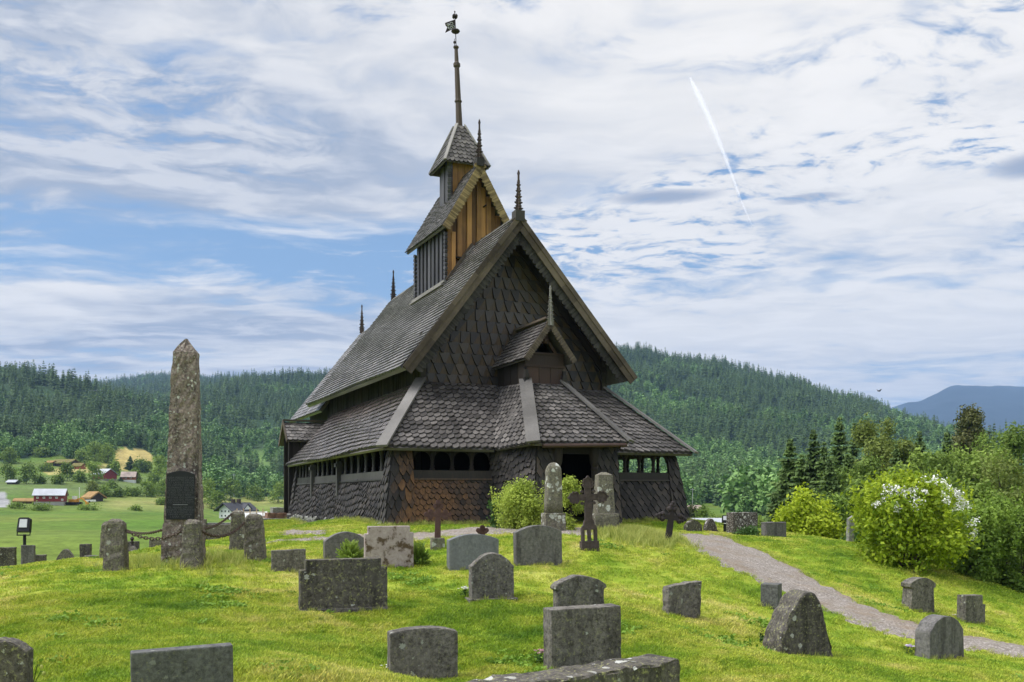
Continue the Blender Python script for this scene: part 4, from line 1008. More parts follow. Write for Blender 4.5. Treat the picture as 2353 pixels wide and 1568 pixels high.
# --- rubble foundation
fo = MB()
def rock(c, sx, sy, sz):
    n = 5; rings = []
    vs = []
    for i_ in range(4):
        ph_ = -math.pi / 2 + math.pi * (i_ + .0) / 3; r_ = max(.25, math.cos(ph_)) * 1.0
        for k in range(6):
            t = k * math.pi / 3 + random.uniform(-.25, .25); rr_ = r_ * random.uniform(.8, 1.15)
            vs.append((c[0] + sx * rr_ * math.cos(t), c[1] + sy * rr_ * math.sin(t), c[2] + sz * math.sin(ph_) * random.uniform(.85, 1.1)))
    fs = [tuple(range(5, -1, -1)), tuple(range(18, 24))]
    for i_ in range(3):
        for k in range(6): fs.append((i_ * 6 + k, i_ * 6 + (k + 1) % 6, (i_ + 1) * 6 + (k + 1) % 6, (i_ + 1) * 6 + k))
    fo.add(vs, fs)
for b in np.arange(.3, 16.6, .30):
    for lvl in range(3):
        rock((.14 + random.uniform(-.1, .1) - .02 * lvl, b + random.uniform(-.1, .1), -1.0 - lvl * .15 + random.uniform(-.04, .06)), .16, random.uniform(.13, .26), random.uniform(.07, .13))
put(fo, 'stone_foundation', M['rubble']); fo = MB()
for a in np.arange(1.1, 11.0, .34):
    if 4.1 < a < 7.3: continue
    if a > 7.3 and a - .34 <= 7.32 + .0: put(fo, 'stone_foundation', M['rubble']); fo = MB()
    for lvl in range(2): rock((a + random.uniform(-.1, .1), .2 + random.uniform(-.06, .06), -1.04 - lvl * .13), random.uniform(.15, .28), .14, random.uniform(.06, .1))
put(fo, 'stone_foundation', M['rubble'])
# ---------------------------------------------------------------- gravestones
def rough_outline(pts, j, n=1):
    out = []
    for i_ in range(len(pts)):
        a = Vector((*pts[i_], 0)); b = Vector((*pts[(i_ + 1) % len(pts)], 0)); m_ = max(1, int((b - a).length / .07)) if j else 1
        for k in range(m_):
            p_ = a.lerp(b, k / m_); out.append((p_.x + random.uniform(-j, j), p_.y + random.uniform(-j, j)))
    return out
def arc(x0, x1, z0, rise, n=14):
    w = x1 - x0
    return [(x0 + w * k / n, z0 + rise * (1 - (2 * k / n - 1) ** 2)) for k in range(n + 1)]
def shape(kind, w, h):
    a, b = -w / 2, w / 2
    if kind == 'rect': s = [(a, 0), (b, 0), (b, h), (a, h)]
    elif kind == 'slant': s = [(a, 0), (b, 0), (b, h), (a, h * .87)]
    elif kind == 'arch': s = [(a, 0), (b, 0)] + list(reversed(arc(a, b, h * .86, h * .14)))
    elif kind == 'arch_low': s = [(a, 0), (b, 0)] + list(reversed(arc(a, b, h * .93, h * .07)))
    elif kind == 'arch_deep': s = [(a, 0), (b, 0)] + list(reversed(arc(a, b, h * .74, h * .26)))
    elif kind == 'round': s = [(a, 0), (b, 0)] + list(reversed([(w / 2 * math.cos(math.pi - math.pi * k / 12), h - w / 2 + w / 2 * math.sin(math.pi * k / 12)) for k in range(13)]))
    elif kind == 'step': t = w * .075; s = [(a, 0), (b, 0), (b, h * .86), (b - t, h * .86), (b - t, h), (a + t * .9, h), (a + t * .9, h * .84), (a, h * .84)]
    elif kind == 'step_right': s = [(a, 0), (b, 0), (b, h * .72), (b - w * .14, h * .72), (b - w * .14, h), (a, h)]
    elif kind == 'step_wide': s = [(a, 0), (b, 0), (b, h * .68), (b - w * .24, h * .68), (b - w * .24, h), (a, h)]
    elif kind == 'shoulder': t = w * .05; s = [(a, 0), (b, 0), (b, h * .76)] + list(reversed(arc(a + t, b - t, h * .79, h * .21))) + [(a, h * .76)]
    elif kind == 'ogee':
        t = w * .14; s = [(a - w * .03, 0), (b + w * .03, 0), (b, h * .70), (b - .01, h * .74), (b - t * .55, h * .80), (b - t, h * .88)] + list(reversed(arc(a + t, b - t, h * .88, h * .12)))[1:] + [(a + t * .55, h * .80), (a + .01, h * .74), (a, h * .70)]
    elif kind == 'cap': t = w * .035; s = [(a + t, 0), (b - t, 0), (b - t, h * .70), (b + t * .6, h * .74), (b + t * .4, h * .80)] + list(reversed(arc(a, b, h * .82, h * .18)))[1:-1] + [(a - t * .4, h * .80), (a - t * .6, h * .74), (a + t, h * .70)]
    elif kind == 'capflare': t = w * .08; s = [(a, 0), (b + w * .1, 0), (b + w * .1, h * .06), (b - t * .2, h * .12), (b - t, h * .72), (b, h * .76), (b, h * .86)] + list(reversed(arc(a, b, h * .86, h * .14)))[1:] + [(a, h * .86), (a, h * .76), (a + t, h * .72), (a + t * .4, h * .1)]
    elif kind == 'boulder': s = [(a, 0), (b, 0), (.38 * w, h * .33), (.29 * w, h * .63), (.21 * w, h * .86), (.13 * w, h * .97), (-.02 * w, h), (-.14 * w, h * .93), (-.30 * w, h * .74), (-.46 * w, h * .48), (a * .99, h * .3)]
    elif kind == 'taper': s = [(a, 0), (b, 0), (b * .78, h * .96), (0, h), (a * .78, h * .95)]
    elif kind == 'blockarch': s = [(a, 0), (b, 0), (b, h * .5), (b * .72, h * .55)] + list(reversed(arc(a, b * .72, h * .62, h * .38))) 
    return s
def stone_mesh(mb_name, outline, th, bev=.014, jit=.0, taper=0.0):
    bm = bmesh.new()
    o = rough_outline(outline, jit) if jit else outline
    vs = [bm.verts.new((x, -th / 2, z)) for x, z in o]; f = bm.faces.new(vs)
    r = bmesh.ops.extrude_face_region(bm, geom=[f]); nv = [e for e in r['geom'] if isinstance(e, bmesh.types.BMVert)]
    for v in nv: v.co.y += th; 
    if jit:
        for v in nv: v.co.x += random.uniform(-jit, jit); v.co.z += random.uniform(-jit, jit) * (v.co.z > .05)
        for v in bm.verts: v.co.y += random.uniform(-jit, jit) * .6
    bmesh.ops.recalc_face_normals(bm, faces=bm.faces)
    if bev:
        ed = [e for e in bm.edges if len(e.link_faces) == 2 and e.calc_face_angle(0) > .5]
        bmesh.ops.bevel(bm, geom=ed, offset=bev, segments=2, affect='EDGES', profile=.6, clamp_overlap=True)
    me = bpy.data.meshes.new(mb_name); bm.to_mesh(me); bm.free(); return me
GS = 'gravestones in the churchyard'
FOOT = []
def headstone(key, kind, mat, label, name='headstone', th=.16, yaw=21, tilt=0, roll=0, jit=.0, plinth=None, bev=.014, sink=.12, data=None, cat='gravestone', wmul=1.0):
    u0, u1, vt, vb, Y = data or ST[key]
    w = (u1 - u0) / F * Y * wmul; p = P((u0 + u1) / 2, vb, Y); zg = gh(p.x, p.y); sink += max(0, p.z - zg)
    h = (vb - vt) / F * Y + sink; z0 = p.z - sink
    w /= (math.cos(R(yaw)) + th / w * abs(math.sin(R(yaw))) * .55) if yaw else 1
    me = stone_mesh(name, shape(kind, w, h), th, bev, jit); me.materials.append(M[mat])
    FOOT.append((p.x, p.y, w, th, R(yaw)))
    rot = (R(tilt), R(roll), R(yaw))
    if plinth:
        pw_, ph_, pt_, pm = plinth
        o = empty(name, (p.x, p.y, z0), 0, label, cat, GS); o.rotation_euler = rot
        link('slab', me, o)
        m2 = stone_mesh('plinth', [(-w / 2 - pw_, 0), (w / 2 + pw_, 0), (w / 2 + pw_, ph_ + sink - .02), (-w / 2 - pw_, ph_ + sink - .02)], th + pt_, .012, .004); m2.materials.append(M[pm]); link('plinth', m2, o)
        return o
    o = link(name, me, None, (p.x, p.y, z0), rot); return tag(o, label, cat, GS)
headstone('A', 'arch', 'stonelichen', 'black lichen-spotted stone cut off by the bottom left corner of the picture', th=.2, jit=.006, yaw=12)
headstone('B', 'rect', 'stonetop', 'dark rectangular stone with a clean pale top, nearest on the lower left lawn', th=.16, yaw=24, roll=-1.0)
headstone('C', 'arch_low', 'stone', 'mottled dark low-arched stone at the bottom edge, left of the long curb', th=.2, yaw=17, jit=.004)
headstone('D', 'rect', 'stone', 'large plain square-cut granite stone rising just behind the long curb', th=.26, yaw=20, roll=-.6, jit=.004)
headstone('Fs', 'cap', 'stone', 'arched stone with an overhanging cap, half hidden by the square-cut granite stone', th=.22, yaw=20, jit=.006)
headstone('Gs', 'slant', 'stone', 'small leaning rough stone alone on the lawn left of the boulder', th=.18, yaw=24, roll=3, jit=.008)
headstone('H', 'rect', 'stonetop', 'cube-like dark block with a pale top beside the path, behind the boulder', th=.34, yaw=-28, wmul=.72)
headstone('I', 'boulder', 'stonelichen', 'natural pointed boulder used as a grave marker beside white flowers', 'boulder_headstone', th=.42, yaw=18, jit=.012, bev=.05, cat='gravestone')
headstone('J', 'ogee', 'stonegrey', 'smooth grey shouldered stone with a curved top, nearest on the right by lilac flowers', th=.28, yaw=28)
headstone('K', 'capflare', 'stone', 'dark stone with a capped arch and flared foot on the right slope beyond the path', th=.26, yaw=26, roll=2, jit=.005)
headstone('L', 'step_right', 'stone', 'low dark stone with one stepped shoulder, farthest right on the slope', th=.22, yaw=30, jit=.004, roll=2)
headstone('Ms', 'rect', 'stone', 'low dark rectangular stone between the chain posts and the stepped stone', th=.15, yaw=21, roll=-1.5, jit=.006)
headstone('N', 'step', 'stonepink', 'pale pink stone blotched with brown moss, between two cypress bushes', th=.16, yaw=18)
headstone('O', 'arch_deep', 'stonegrey', 'dark grey arched stone partly behind a cypress bush and the pink stone', th=.2, yaw=21)
headstone('Pp', 'arch', 'stonesmooth', 'smooth blue-grey arched stone in front of the church front', th=.18, yaw=21)
headstone('Q', 'arch', 'stonegrey', 'tall grey arched stone standing left of the ornate iron cross', th=.18, yaw=20, roll=-1)
headstone('Rr', 'step', 'stonelichen', 'wide blackened stone with stepped shoulders on a dark plinth', th=.2, yaw=20, plinth=(.012, .085, .03, 'stone'), jit=.003)
headstone('Sx', 'shoulder', 'stone', 'round-shouldered stone with a mossy base slab, in front of the blue-grey arched stone', th=.2, yaw=16, plinth=(.05, .05, .1, 'stone'), jit=.005)
# beyond the path on the right
for kind, mat, data, lab, th, yw in [
    ('shoulder', 'stonelichen', (1571, 1612, 1195, 1226, 28.5), 'small round-topped stone at the head of the path, next to the church corner', .2, 20),
    ('blockarch', 'stonewhite', (1616, 1650, 1192, 1226, 29), 'small arched stone with white lichen between the round-topped and the big spotted stone', .2, 20),
    ('rect', 'stonewhite', (1670, 1739, 1178, 1231, 28.5), 'big square stone thickly spotted with white lichen beside a floodlight', .35, 24),
    ('rect', 'stonegrey', (1749, 1806, 1200, 1238, 28), 'plain grey low stone with a small shrub at its foot, right of the spotted stone', .25, 24)]:
    headstone(None, kind, mat, lab, th=th, yaw=yw, data=data, jit=.006, sink=.3)
headstone(None, 'slant', 'rubble', 'thin upright stone post beside the flowering lilac bush', 'stone_post', th=.13, yaw=20, roll=3, data=(1943, 1960, 1181, 1248, 27.5), jit=.008, sink=.3, cat='stone post')
# behind the crest on the left
for kind, mat, data, lab, th, yw in [
    ('rect', 'stonelichen', (-8, 34, 1258, 1312, 25.0), 'dark speckled stone at the left edge of the picture behind the lawn crest', .2, 15),
    ('rect', 'stonegrey', (50, 79, 1253, 1312, 25.0), 'narrow upright grey stone in front of the floodlight pole', .14, 12),
    ('step_wide', 'stone', (79, 113, 1275, 1312, 25.3), 'small stone with a stepped corner right of the narrow upright one', .16, 15),
    ('blockarch', 'stone', (127, 183, 1262, 1308, 25.0), 'broad black stone with a rounded top and one low shoulder behind the crest', .18, 15),
    ('rect', 'stonelichen', (184, 209, 1250, 1302, 25.8), 'upright speckled stone pillar left of the low grey kerb stone', .2, 15),
    ('rect', 'stonegrey', (194, 240, 1277, 1304, 25.0), 'low wide grey stone beside the left chain posts', .2, 18),
    ('step_wide', 'stone', (344, 392, 1240, 1278, 25.2), 'dark stepped stone just left of the obelisk foot', .2, 18)]:
    headstone(None, kind, mat, lab, th=th, yaw=yw, data=data, jit=.006, sink=.35)
o = empty('headstone', P(303, 1285, 25.0), R(18), 'black monument topped by a small urn knob, seen between chain and lawn', 'gravestone', GS)
s_ = 25.0 / F
mb = MB(); mb.hexa([(-15 * s_, -.15, -.4), (15 * s_, -.15, -.4), (15 * s_, .2, -.4), (-15 * s_, .2, -.4)], [(-13.5 * s_, -.12, .22), (13.5 * s_, -.12, .22), (13.5 * s_, .17, .22), (-13.5 * s_, .17, .22)]); mb.hexa([(-13.5 * s_, -.12, .22), (13.5 * s_, -.12, .22), (13.5 * s_, .17, .22), (-13.5 * s_, .17, .22)], [(-5 * s_, -.04, .36), (5 * s_, -.04, .36), (5 * s_, .08, .36), (-5 * s_, .08, .36)]); mb.build('base', M['stone'], o)
mb = MB(); mb.box((-13 * s_, .22, -.3), (14 * s_, .34, .47)); mb.build('back_slab', M['stone'], o)
mb = MB(); mb.lathe((0, .02, .36), [(.05, 0), (.03, .06), (.05, .1), (.03, .14), (.06, .2), (.02, .25)], 8); mb.build('urn', M['irondark'], o)
# long curb in front, long wall behind the obelisk, stone steps
me = stone_mesh('curb', [(-1.35, -.9), (1.35, -.9), (1.35, 0), (-1.35, 0)], .36, .03, .012); me.materials.append(M['stonelichen'])
tag(link('grave_curb', me, None, (.22, 6.94, -1.375), (0, 0, R(37))), 'long lichen-crusted stone curb running out of the bottom edge of the picture', 'grave curb')
FOOT.append((.22, 6.94, 2.7, .36, R(37)))
o = empty('low_stone_wall', P(503, 1236, 27.5), R(14), 'long low dark stone wall behind the obelisk and the right chain', 'stone wall')
mb = MB(); mb.box((-.36, -.15, -.5), (.62, .12, .40)); mb.build('wall_block', M['stone'], o)
mb = MB(); mb.box((-.5, -.2, -.5), (-.365, .16, .56)); mb.build('end_pillar', M['stone'], o)
mb = MB(); mb.box((-.36, .125, -.5), (.66, .4, .44)); mb.build('coping', M['rubble'], o)
pst = hit(640, 1222, 20, 60)
o = empty('stone_steps', (W2(-.75, 16.0).x, W2(-.75, 16.0).y, gh(*W2(-.75, 16.0).xy)), TH, 'short flight of stacked stone steps at the far left end of the church', 'steps')
for k, (w_, d_, h_, mt) in enumerate([(1.15, 1.1, .26, 'rubble'), (.85, .9, .50, 'redstep'), (.5, .8, .74, 'rubble')]):
    me = stone_mesh('step', [(-.5, (0 if k == 0 else h_ - .25) - (.3 if k == 0 else 0)), (-.5 + w_, (0 if k == 0 else h_ - .25) - (.3 if k == 0 else 0)), (-.5 + w_, h_), (-.5, h_)], d_, .02, .01); me.materials.append(M[mt])
    c_ = link('step', me, o, (.25 * k, .08 * k, 0))
# ---------------------------------------------------------------- tall grave columns by the porch
o = empty('grave_column', P(1271, 1222, 22.4), R(14), 'round-topped stone column with white lichen on a square base among willow bushes', 'grave column', GS)
s_ = 22.4 / F
def loft(secs, n=16, sq=0.0):
    """stacked sections: (height, half width, half depth, squareness)"""
    V = []; Fc = []
    for (z, hx, hy, sqr) in secs:
        for k in range(n):
            t = 2 * math.pi * k / n + math.pi / n; c, s = math.cos(t), math.sin(t); e_ = 2 / (2 + sqr * 8)
            V.append((hx * math.copysign(abs(c) ** e_, c), hy * math.copysign(abs(s) ** e_, s), z))
    m_ = len(secs)
    for i_ in range(m_ - 1):
        for k in range(n): Fc.append((i_ * n + k, i_ * n + (k + 1) % n, (i_ + 1) * n + (k + 1) % n, (i_ + 1) * n + k))
    Fc.append(tuple((m_ - 1) * n + k for k in range(n))); Fc.append(tuple(range(n - 1, -1, -1)))
    return V, Fc
def loftobj(name, secs, mat, parent, loc=(0, 0, 0), n=20, smooth=True, jit=0):
    V, Fc = loft(secs, n); V = [(x + random.uniform(-jit, jit), y + random.uniform(-jit, jit), z + random.uniform(-jit, jit)) for x, y, z in V]
    mb = MB(); mb.add(V, Fc); o_ = mb.build(name, M[mat], parent, loc, None, smooth)
    if smooth:
        o_.data.polygons.foreach_set('use_smooth', [len(p_.vertices) == 4 for p_ in o_.data.polygons])
    return o_
wd = 20 * s_
loftobj('shaft', [(.46, wd, wd * .8, .6)] + [(.46 + .98 * k / 4, wd * (1 - .04 * k), wd * .8 * (1 - .04 * k), .6) for k in range(1, 5)] + [(.46 + .98 + .26 * math.sin(t), wd * .86 * math.cos(t), wd * .7 * math.cos(t), .5) for t in (.3, .6, .9, 1.2, 1.45)], 'stonepole', o, n=24)
me = stone_mesh('base_block', [(-24 * s_, -.15), (24 * s_, -.15), (24 * s_, .46), (-24 * s_, .46)], .44, .02, .006); me.materials.append(M['stonepole']); link('base_block', me, o)
me = stone_mesh('plinth', [(-30 * s_, -.3), (30 * s_, -.3), (30 * s_, .03), (-30 * s_, .03)], .6, .02, .006); me.materials.append(M['stonepole']); link('plinth', me, o)
o = empty('grave_column', P(1387, 1219, 22.8), R(14), 'tapering pointed stone pillar with pale lichen discs on a square pedestal by the porch', 'grave column', GS)
s_ = 22.8 / F
mb = MB()
b_ = 21.5 * s_; t_ = 16.5 * s_
for (z0, z1, w0, w1) in ((.42, 1.38, b_, t_), (1.38, 1.45, t_, t_ * .3)):
    mb.hexa([(-w0, -w0 * .8, z0), (w0, -w0 * .8, z0), (w0, w0 * .8, z0), (-w0, w0 * .8, z0)], [(-w1, -w1 * .8, z1), (w1, -w1 * .8, z1), (w1, w1 * .8, z1), (-w1, w1 * .8, z1)])
mb.build('shaft', M['stonepole'], o)
me = stone_mesh('pedestal', [(-30 * s_, -.3), (30 * s_, -.3), (29 * s_, .42), (-29 * s_, .42)], .52, .02, .008); me.materials.append(M['stonepole']); link('pedestal', me, o)
# ---------------------------------------------------------------- obelisk with plaque, posts and chains
OB = Vector(P(421, 1297, 17.0)); s_ = 17.0 / F; OYAW = R(6)
ob = empty('memorial_obelisk', OB, OYAW, 'tall pinkish granite obelisk with a black plaque inside a chain enclosure', 'obelisk')
secs = [(-.3, 48), (.35, 44.5), (.73, 42.5), (.80, 40.5), (1.7, 35.5), (2.6, 32), (3.4, 29.5), (3.93, 26.5), (4.19, 2.0)]
V = []; Fc = []
bm = bmesh.new()
rows = []
zs = []
for k in range(len(secs) - 1):
    (z0, w0), (z1, w1) = secs[k], secs[k + 1]; m_ = max(1, int((z1 - z0) / .09))
    for i_ in range(m_): t = i_ / m_; zs.append((z0 + (z1 - z0) * t, w0 + (w1 - w0) * t))
zs.append(secs[-1])
N_ = 7
for (z, w) in zs:
    ring = []; hw = w * s_ * .95; hd = hw * .72
    for sidx in range(4):
        for k in range(N_):
            t = -1 + 2 * k / N_; x_, y_ = [(t * hw, -hd), (hw, t * hd), (-t * hw, hd), (-hw, -t * hd)][sidx]
            jx = .012; ring.append(bm.verts.new((x_ + random.uniform(-jx, jx) + (.05 * z / 4.1), y_ + random.uniform(-jx, jx), z + random.uniform(-jx, jx) * .5)))
    rows.append(ring)
for a, b in zip(rows, rows[1:]):
    for k in range(4 * N_): bm.faces.new((a[k], a[(k + 1) % (4 * N_)], b[(k + 1) % (4 * N_)], b[k]))
bm.faces.new(rows[-1])
me = bpy.data.meshes.new('shaft'); bm.to_mesh(me); bm.free(); me.materials.append(M['stoneobelisk']); link('shaft', me, ob)
pwid = 31 * s_; pz0, pz1 = .84, 1.665
plq = stone_mesh('plaque', [(-pwid, 0), (pwid, 0), (pwid, pz1 - pz0)] + list(reversed(arc(-pwid, pwid, pz1 - pz0, .065)))[1:-1] + [(-pwid, pz1 - pz0)], .03, .006); plq.materials.append(M['plaque'])
po = link('plaque', plq, ob, (.035, -.365, pz0), (R(-2.2), 0, 0))
body = "GJØA FEBERKET JAN\nI KVARSETTE HELGA\nDET LAND VI ERVDE\nOG GØYMDE ARVEN\nTELEMARKET ART OG\nDYGD FOR TIDA SI\nFJORDSTID OG JORD\nSTOD DEI I VERJE\nOM FOLK OG HEIMAR\nDEI SLO SEG FRAM\nOG VANN SIN RETT"
text_mesh(body, .052, 'inscription', M['letters'], po, (0, -.016, .745), (R(90), 0, 0), .003, spacing=.86)
text_mesh("TIL MINNE OM DEI\nEINGATE TELEMARKER\nPAA SKANSANE OG\nUNDER VEGARNE\nI AARA 1807-14", .052, 'dedication', M['letters'], po, (0, -.016, .205), (R(90), 0, 0), .003, spacing=.82)
mb = MB(); mb.box((-.13, -.02, .268), (.13, -.014, .276)); mb.build('rule', M['platerule'], po)
# posts
POSTS = {}
def post(key, u, vb, vt, Y, wpx, lab, yaw=8, lean=0, mat='stonepost'):
    p = P(u, vb, Y); s = Y / F; hw = wpx / 2 * s; h = (vb - vt) * s
    o_ = empty('granite_post', (p.x, p.y, p.z - .15), R(yaw), lab, 'stone post', 'granite chain posts around the obelisk'); o_.rotation_euler[1] = R(lean)
    m_ = 9; secs_ = [(0, hw * 1.08, hw * .95, .9)] + [(.15 + h * .9 * k / m_, hw * (1.06 - .22 * k / m_), hw * (.92 - .2 * k / m_), .9) for k in range(m_ + 1)] + [(.15 + h * .96, hw * .7, hw * .6, .6), (.15 + h, hw * .35, hw * .3, .4)]
    loftobj('post_shaft', secs_, mat, o_, n=16, smooth=False, jit=.011)
    POSTS[key] = (p, h)
    FOOT.append((p.x, p.y, hw * 2, hw * 2, 0))
    return o_
post('fl', 266, 1314, 1193, 16.2, 47, 'front left chain post, squat and lichen-crusted, nearest on the lawn')
post('bl', 252, 1281, 1199, 20.6, 38, 'left rear chain post almost hidden behind the front left one')
post('fc', 440, 1303, 1194, 16.0, 44, 'tapered chain post standing in front of the obelisk foot', lean=1)
post('fr', 587, 1287, 1181, 18.0, 46, 'broad mottled chain post in front of the right pair', lean=-2)
post('br', 546, 1267, 1173, 20.6, 34, 'thinner chain post of the right pair, left of and behind the broad one')
def chain(a, b, sagm, lab):
    a = Vector(a); b = Vector(b); L = (b - a).length; n = int(L / .055); mb = MB(); 
    pts = []
    for k in range(n + 1):
        t = k / n; p_ = a.lerp(b, t); p_.z -= sagm * 4 * t * (1 - t); pts.append(p_)
    for k in range(n):
        p0, p1 = pts[k], pts[k + 1]; d = (p1 - p0).normalized(); sd = d.cross(Vector((0, 0, 1))).normalized(); up = sd.cross(d)
        ax = sd if k % 2 else up; c = (p0 + p1) / 2; ln = .046; wd_ = .026
        loop = []
        for j in range(8):
            t = 2 * math.pi * j / 8; loop.append(c + d * (ln * math.cos(t)) + ax * (wd_ * math.sin(t)))
        nn = d.cross(ax); r_ = .0095
        ringv = []
        for j in range(8):
            t = 2 * math.pi * j / 8; out = (d * math.cos(t) + ax * math.sin(t)).normalized()
            ringv += [loop[j] + out * r_, loop[j] + nn * r_, loop[j] - out * r_, loop[j] - nn * r_]
        fs = [(j * 4 + m_, ((j + 1) % 8) * 4 + m_, ((j + 1) % 8) * 4 + (m_ + 1) % 4, j * 4 + (m_ + 1) % 4) for j in range(8) for m_ in range(4)]
        mb.add(ringv, fs)
    return tag(mb.build('chain', M['chain']), lab, 'chain', 'chains between the granite posts')
def pt(u, v, Y): return P(u, v, Y)
chain(pt(290, 1220, 16.2), pt(428, 1215, 16.0), .16, 'rusty chain drooping from the front left post to the centre post')
chain(pt(455, 1217, 16.0), pt(570, 1192, 18.0), .22, 'rusty chain drooping from the centre post to the broad right post')
chain(pt(272, 1212, 20.4), pt(400, 1205, 18.6), .16, 'rusty chain from the left rear post to behind the obelisk')
chain(pt(446, 1214, 18.4), pt(533, 1180, 20.5), .12, 'rusty chain from behind the obelisk to the thin right post')
# ---------------------------------------------------------------- iron crosses
def cross(name, u, vt, vb, Y, span, zarm, mat, lab, kind, yaw=18, lean=0):
    p = P(u, vb, Y); s = Y / F; H = (vb - vt) * s; sp_ = span * s / 2; za = H - (zarm - vt) * s
    o_ = empty(name, (p.x, p.y, p.z), R(yaw), lab, 'iron cross', 'iron grave crosses'); o_.rotation_euler[1] = R(lean)
    mb = MB(); t = .035
    def bud(c, d, r):        # three round lobes at an arm end
        d = Vector(d); n = Vector((d.z, 0, -d.x)); c = Vector(c)
        for q_ in (c + d * r * .55, c + n * r * .7 - d * r * .45, c - n * r * .7 - d * r * .45):
            mb.plate([(r * .62 * math.cos(a), r * .62 * math.sin(a)) for a in np.linspace(0, 2 * math.pi, 11)[:-1]], q_, (1, 0, 0), (0, 0, 1), t)
            mb.plate([(r * .34 * math.cos(a), r * .34 * math.sin(a)) for a in np.linspace(0, 2 * math.pi, 9)[:-1]], q_ - Vector((0, .012, 0)), (1, 0, 0), (0, 0, 1), t)
    if kind == 'bud':
        w = .062
        mb.plate([(-w * 1.05, 0), (w * 1.05, 0), (w * .85, H - .06), (-w * .85, H - .06)], (0, 0, 0), (1, 0, 0), (0, 0, 1), t)
        mb.plate([(-sp_ + .05, -w * .8), (sp_ - .05, -w * .8), (sp_ - .05, w * .8), (-sp_ + .05, w * .8)], (0, .002, za), (1, 0, 0), (0, 0, 1), t * .9)
        for c, d in (((0, 0, H - .07), (0, 0, 1)), ((-sp_ + .06, 0, za), (-1, 0, 0)), ((sp_ - .06, 0, za), (1, 0, 0))): bud(c, d, .085)
    elif kind == 'ornate':
        w = .085
        mb.plate([(-w, .45), (w, .45), (w * .72, H - .12), (-w * .72, H - .12)], (0, 0, 0), (1, 0, 0), (0, 0, 1), .06)
        mb.plate([(-sp_ + .06, -.065), (sp_ - .06, -.065), (sp_ - .06, .065), (-sp_ + .06, .065)], (0, .003, za), (1, 0, 0), (0, 0, 1), .055)
        def crown(c, d):
            d = Vector(d); n = Vector((d.z, 0, -d.x)); ol = []
            for x_, y_ in [(-.10, -.10), (-.15, -.04), (-.11, .0), (-.155, .05), (-.10, .07), (-.11, .12), (-.05, .13), (0, .20), (.05, .13), (.11, .12), (.10, .07), (.155, .05), (.11, 0), (.15, -.04), (.10, -.10)]: 
                q_ = n * x_ * .8 + d * y_ * .8; ol.append((q_.x, q_.z))
            if (d.x): ol = ol
            mb.plate(ol, c, (1, 0, 0), (0, 0, 1), .05)
            rim = [(x_ * 1.0, y_) for x_, y_ in ol]
            for k in range(len(ol)):
                a, b = ol[k], ol[(k + 1) % len(ol)]
                mb.beam(Vector(c) + Vector((a[0], -.03, a[1])), Vector(c) + Vector((b[0], -.03, b[1])), .022, .03, (0, 1, 0))
        for c, d in (((0, 0, H - .15), (0, 0, 1)), ((-sp_ + .10, 0, za), (-1, 0, 0)), ((sp_ - .10, 0, za), (1, 0, 0))): crown(c, d)
        for sx_ in (-1, 1):
            for sz_ in (-1, 1): mb.plate([(.035 * math.cos(a), .035 * math.sin(a)) for a in np.linspace(0, 2 * math.pi, 9)[:-1]], (sx_ * .13, 0, za + sz_ * .12), (1, 0, 0), (0, 0, 1), .05)
        # gothic foot: three slender legs under a pointed arch
        for x_ in (-.14, 0, .14): mb.box((x_ - .028, -.04, .12), (x_ + .028, .04, .40))
        mb.plate([(-.17, .36), (.17, .36), (.15, .44), (.12, .46), (.10, .56), (-.10, .56), (-.12, .46), (-.15, .44)], (0, 0, 0), (1, 0, 0), (0, 0, 1), .07)
        mb.box((-.19, -.07, -.1), (.19, .07, .13)); 
    elif kind == 'scroll':
        w = .075
        mb.plate([(-w * 1.15, -.1), (w * 1.15, -.1), (w * .75, H - .2), (-w * .75, H - .2)], (0, 0, 0), (1, 0, 0), (0, 0, 1), .06)
        mb.plate([(-sp_ + .1, -.06), (sp_ - .1, -.06), (sp_ - .1, .06), (-sp_ + .1, .06)], (0, .003, za), (1, 0, 0), (0, 0, 1), .055)
        for c, d in (((0, H - .22), (0, 1)), ((-sp_ + .12, za), (-1, 0)), ((sp_ - .12, za), (1, 0))):
            nx_, nz_2 = d[1], -d[0]
            for (al, ac, r) in ((0, .055, .068), (0, -.055, .068), (.085, .035, .05), (.085, -.035, .05), (.15, 0, .045)):
                x_ = c[0] + d[0] * al + nx_ * ac; z_ = c[1] + d[1] * al + nz_2 * ac
                mb.lathe((x_, 0, z_ - r), [(r * .3, 0), (r * .8, r * .35), (r, r), (r * .8, r * 1.65), (r * .3, r * 2)], 8)
    mb.build('cross_body', M[mat], o_)
    return o_
c1 = cross('iron_cross', 1005, 1152, 1238, 19.6, 56, 1183, 'ironred', 'red-brown iron cross with round trefoil ends on a small mossy stone base', 'bud', 16, 1)
me = stone_mesh('stone_base', [(-.14, -.45), (.14, -.45), (.14, .02), (-.14, .02)], .2, .015, .008); me.materials.append(M['stonepole']); link('stone_base', me, c1)
cross('iron_cross', 1354, 1095, 1258, 18.8, 88, 1143, 'iron', 'tall ornate iron cross with leafy scalloped ends on a pierced gothic foot', 'ornate', 18, -2)
cross('iron_cross', 1534, 1148, 1247, 21.5, 66, 1189, 'irondark', 'leaning black iron cross with scrolled knobbed ends on the grassy mound', 'scroll', 16, 8)
cross('iron_cross', 1108, 1210, 1252, 19.5, 22, 1219, 'ironred', 'small iron trefoil cross peeping over the blue-grey arched stone', 'bud', 16, 0)
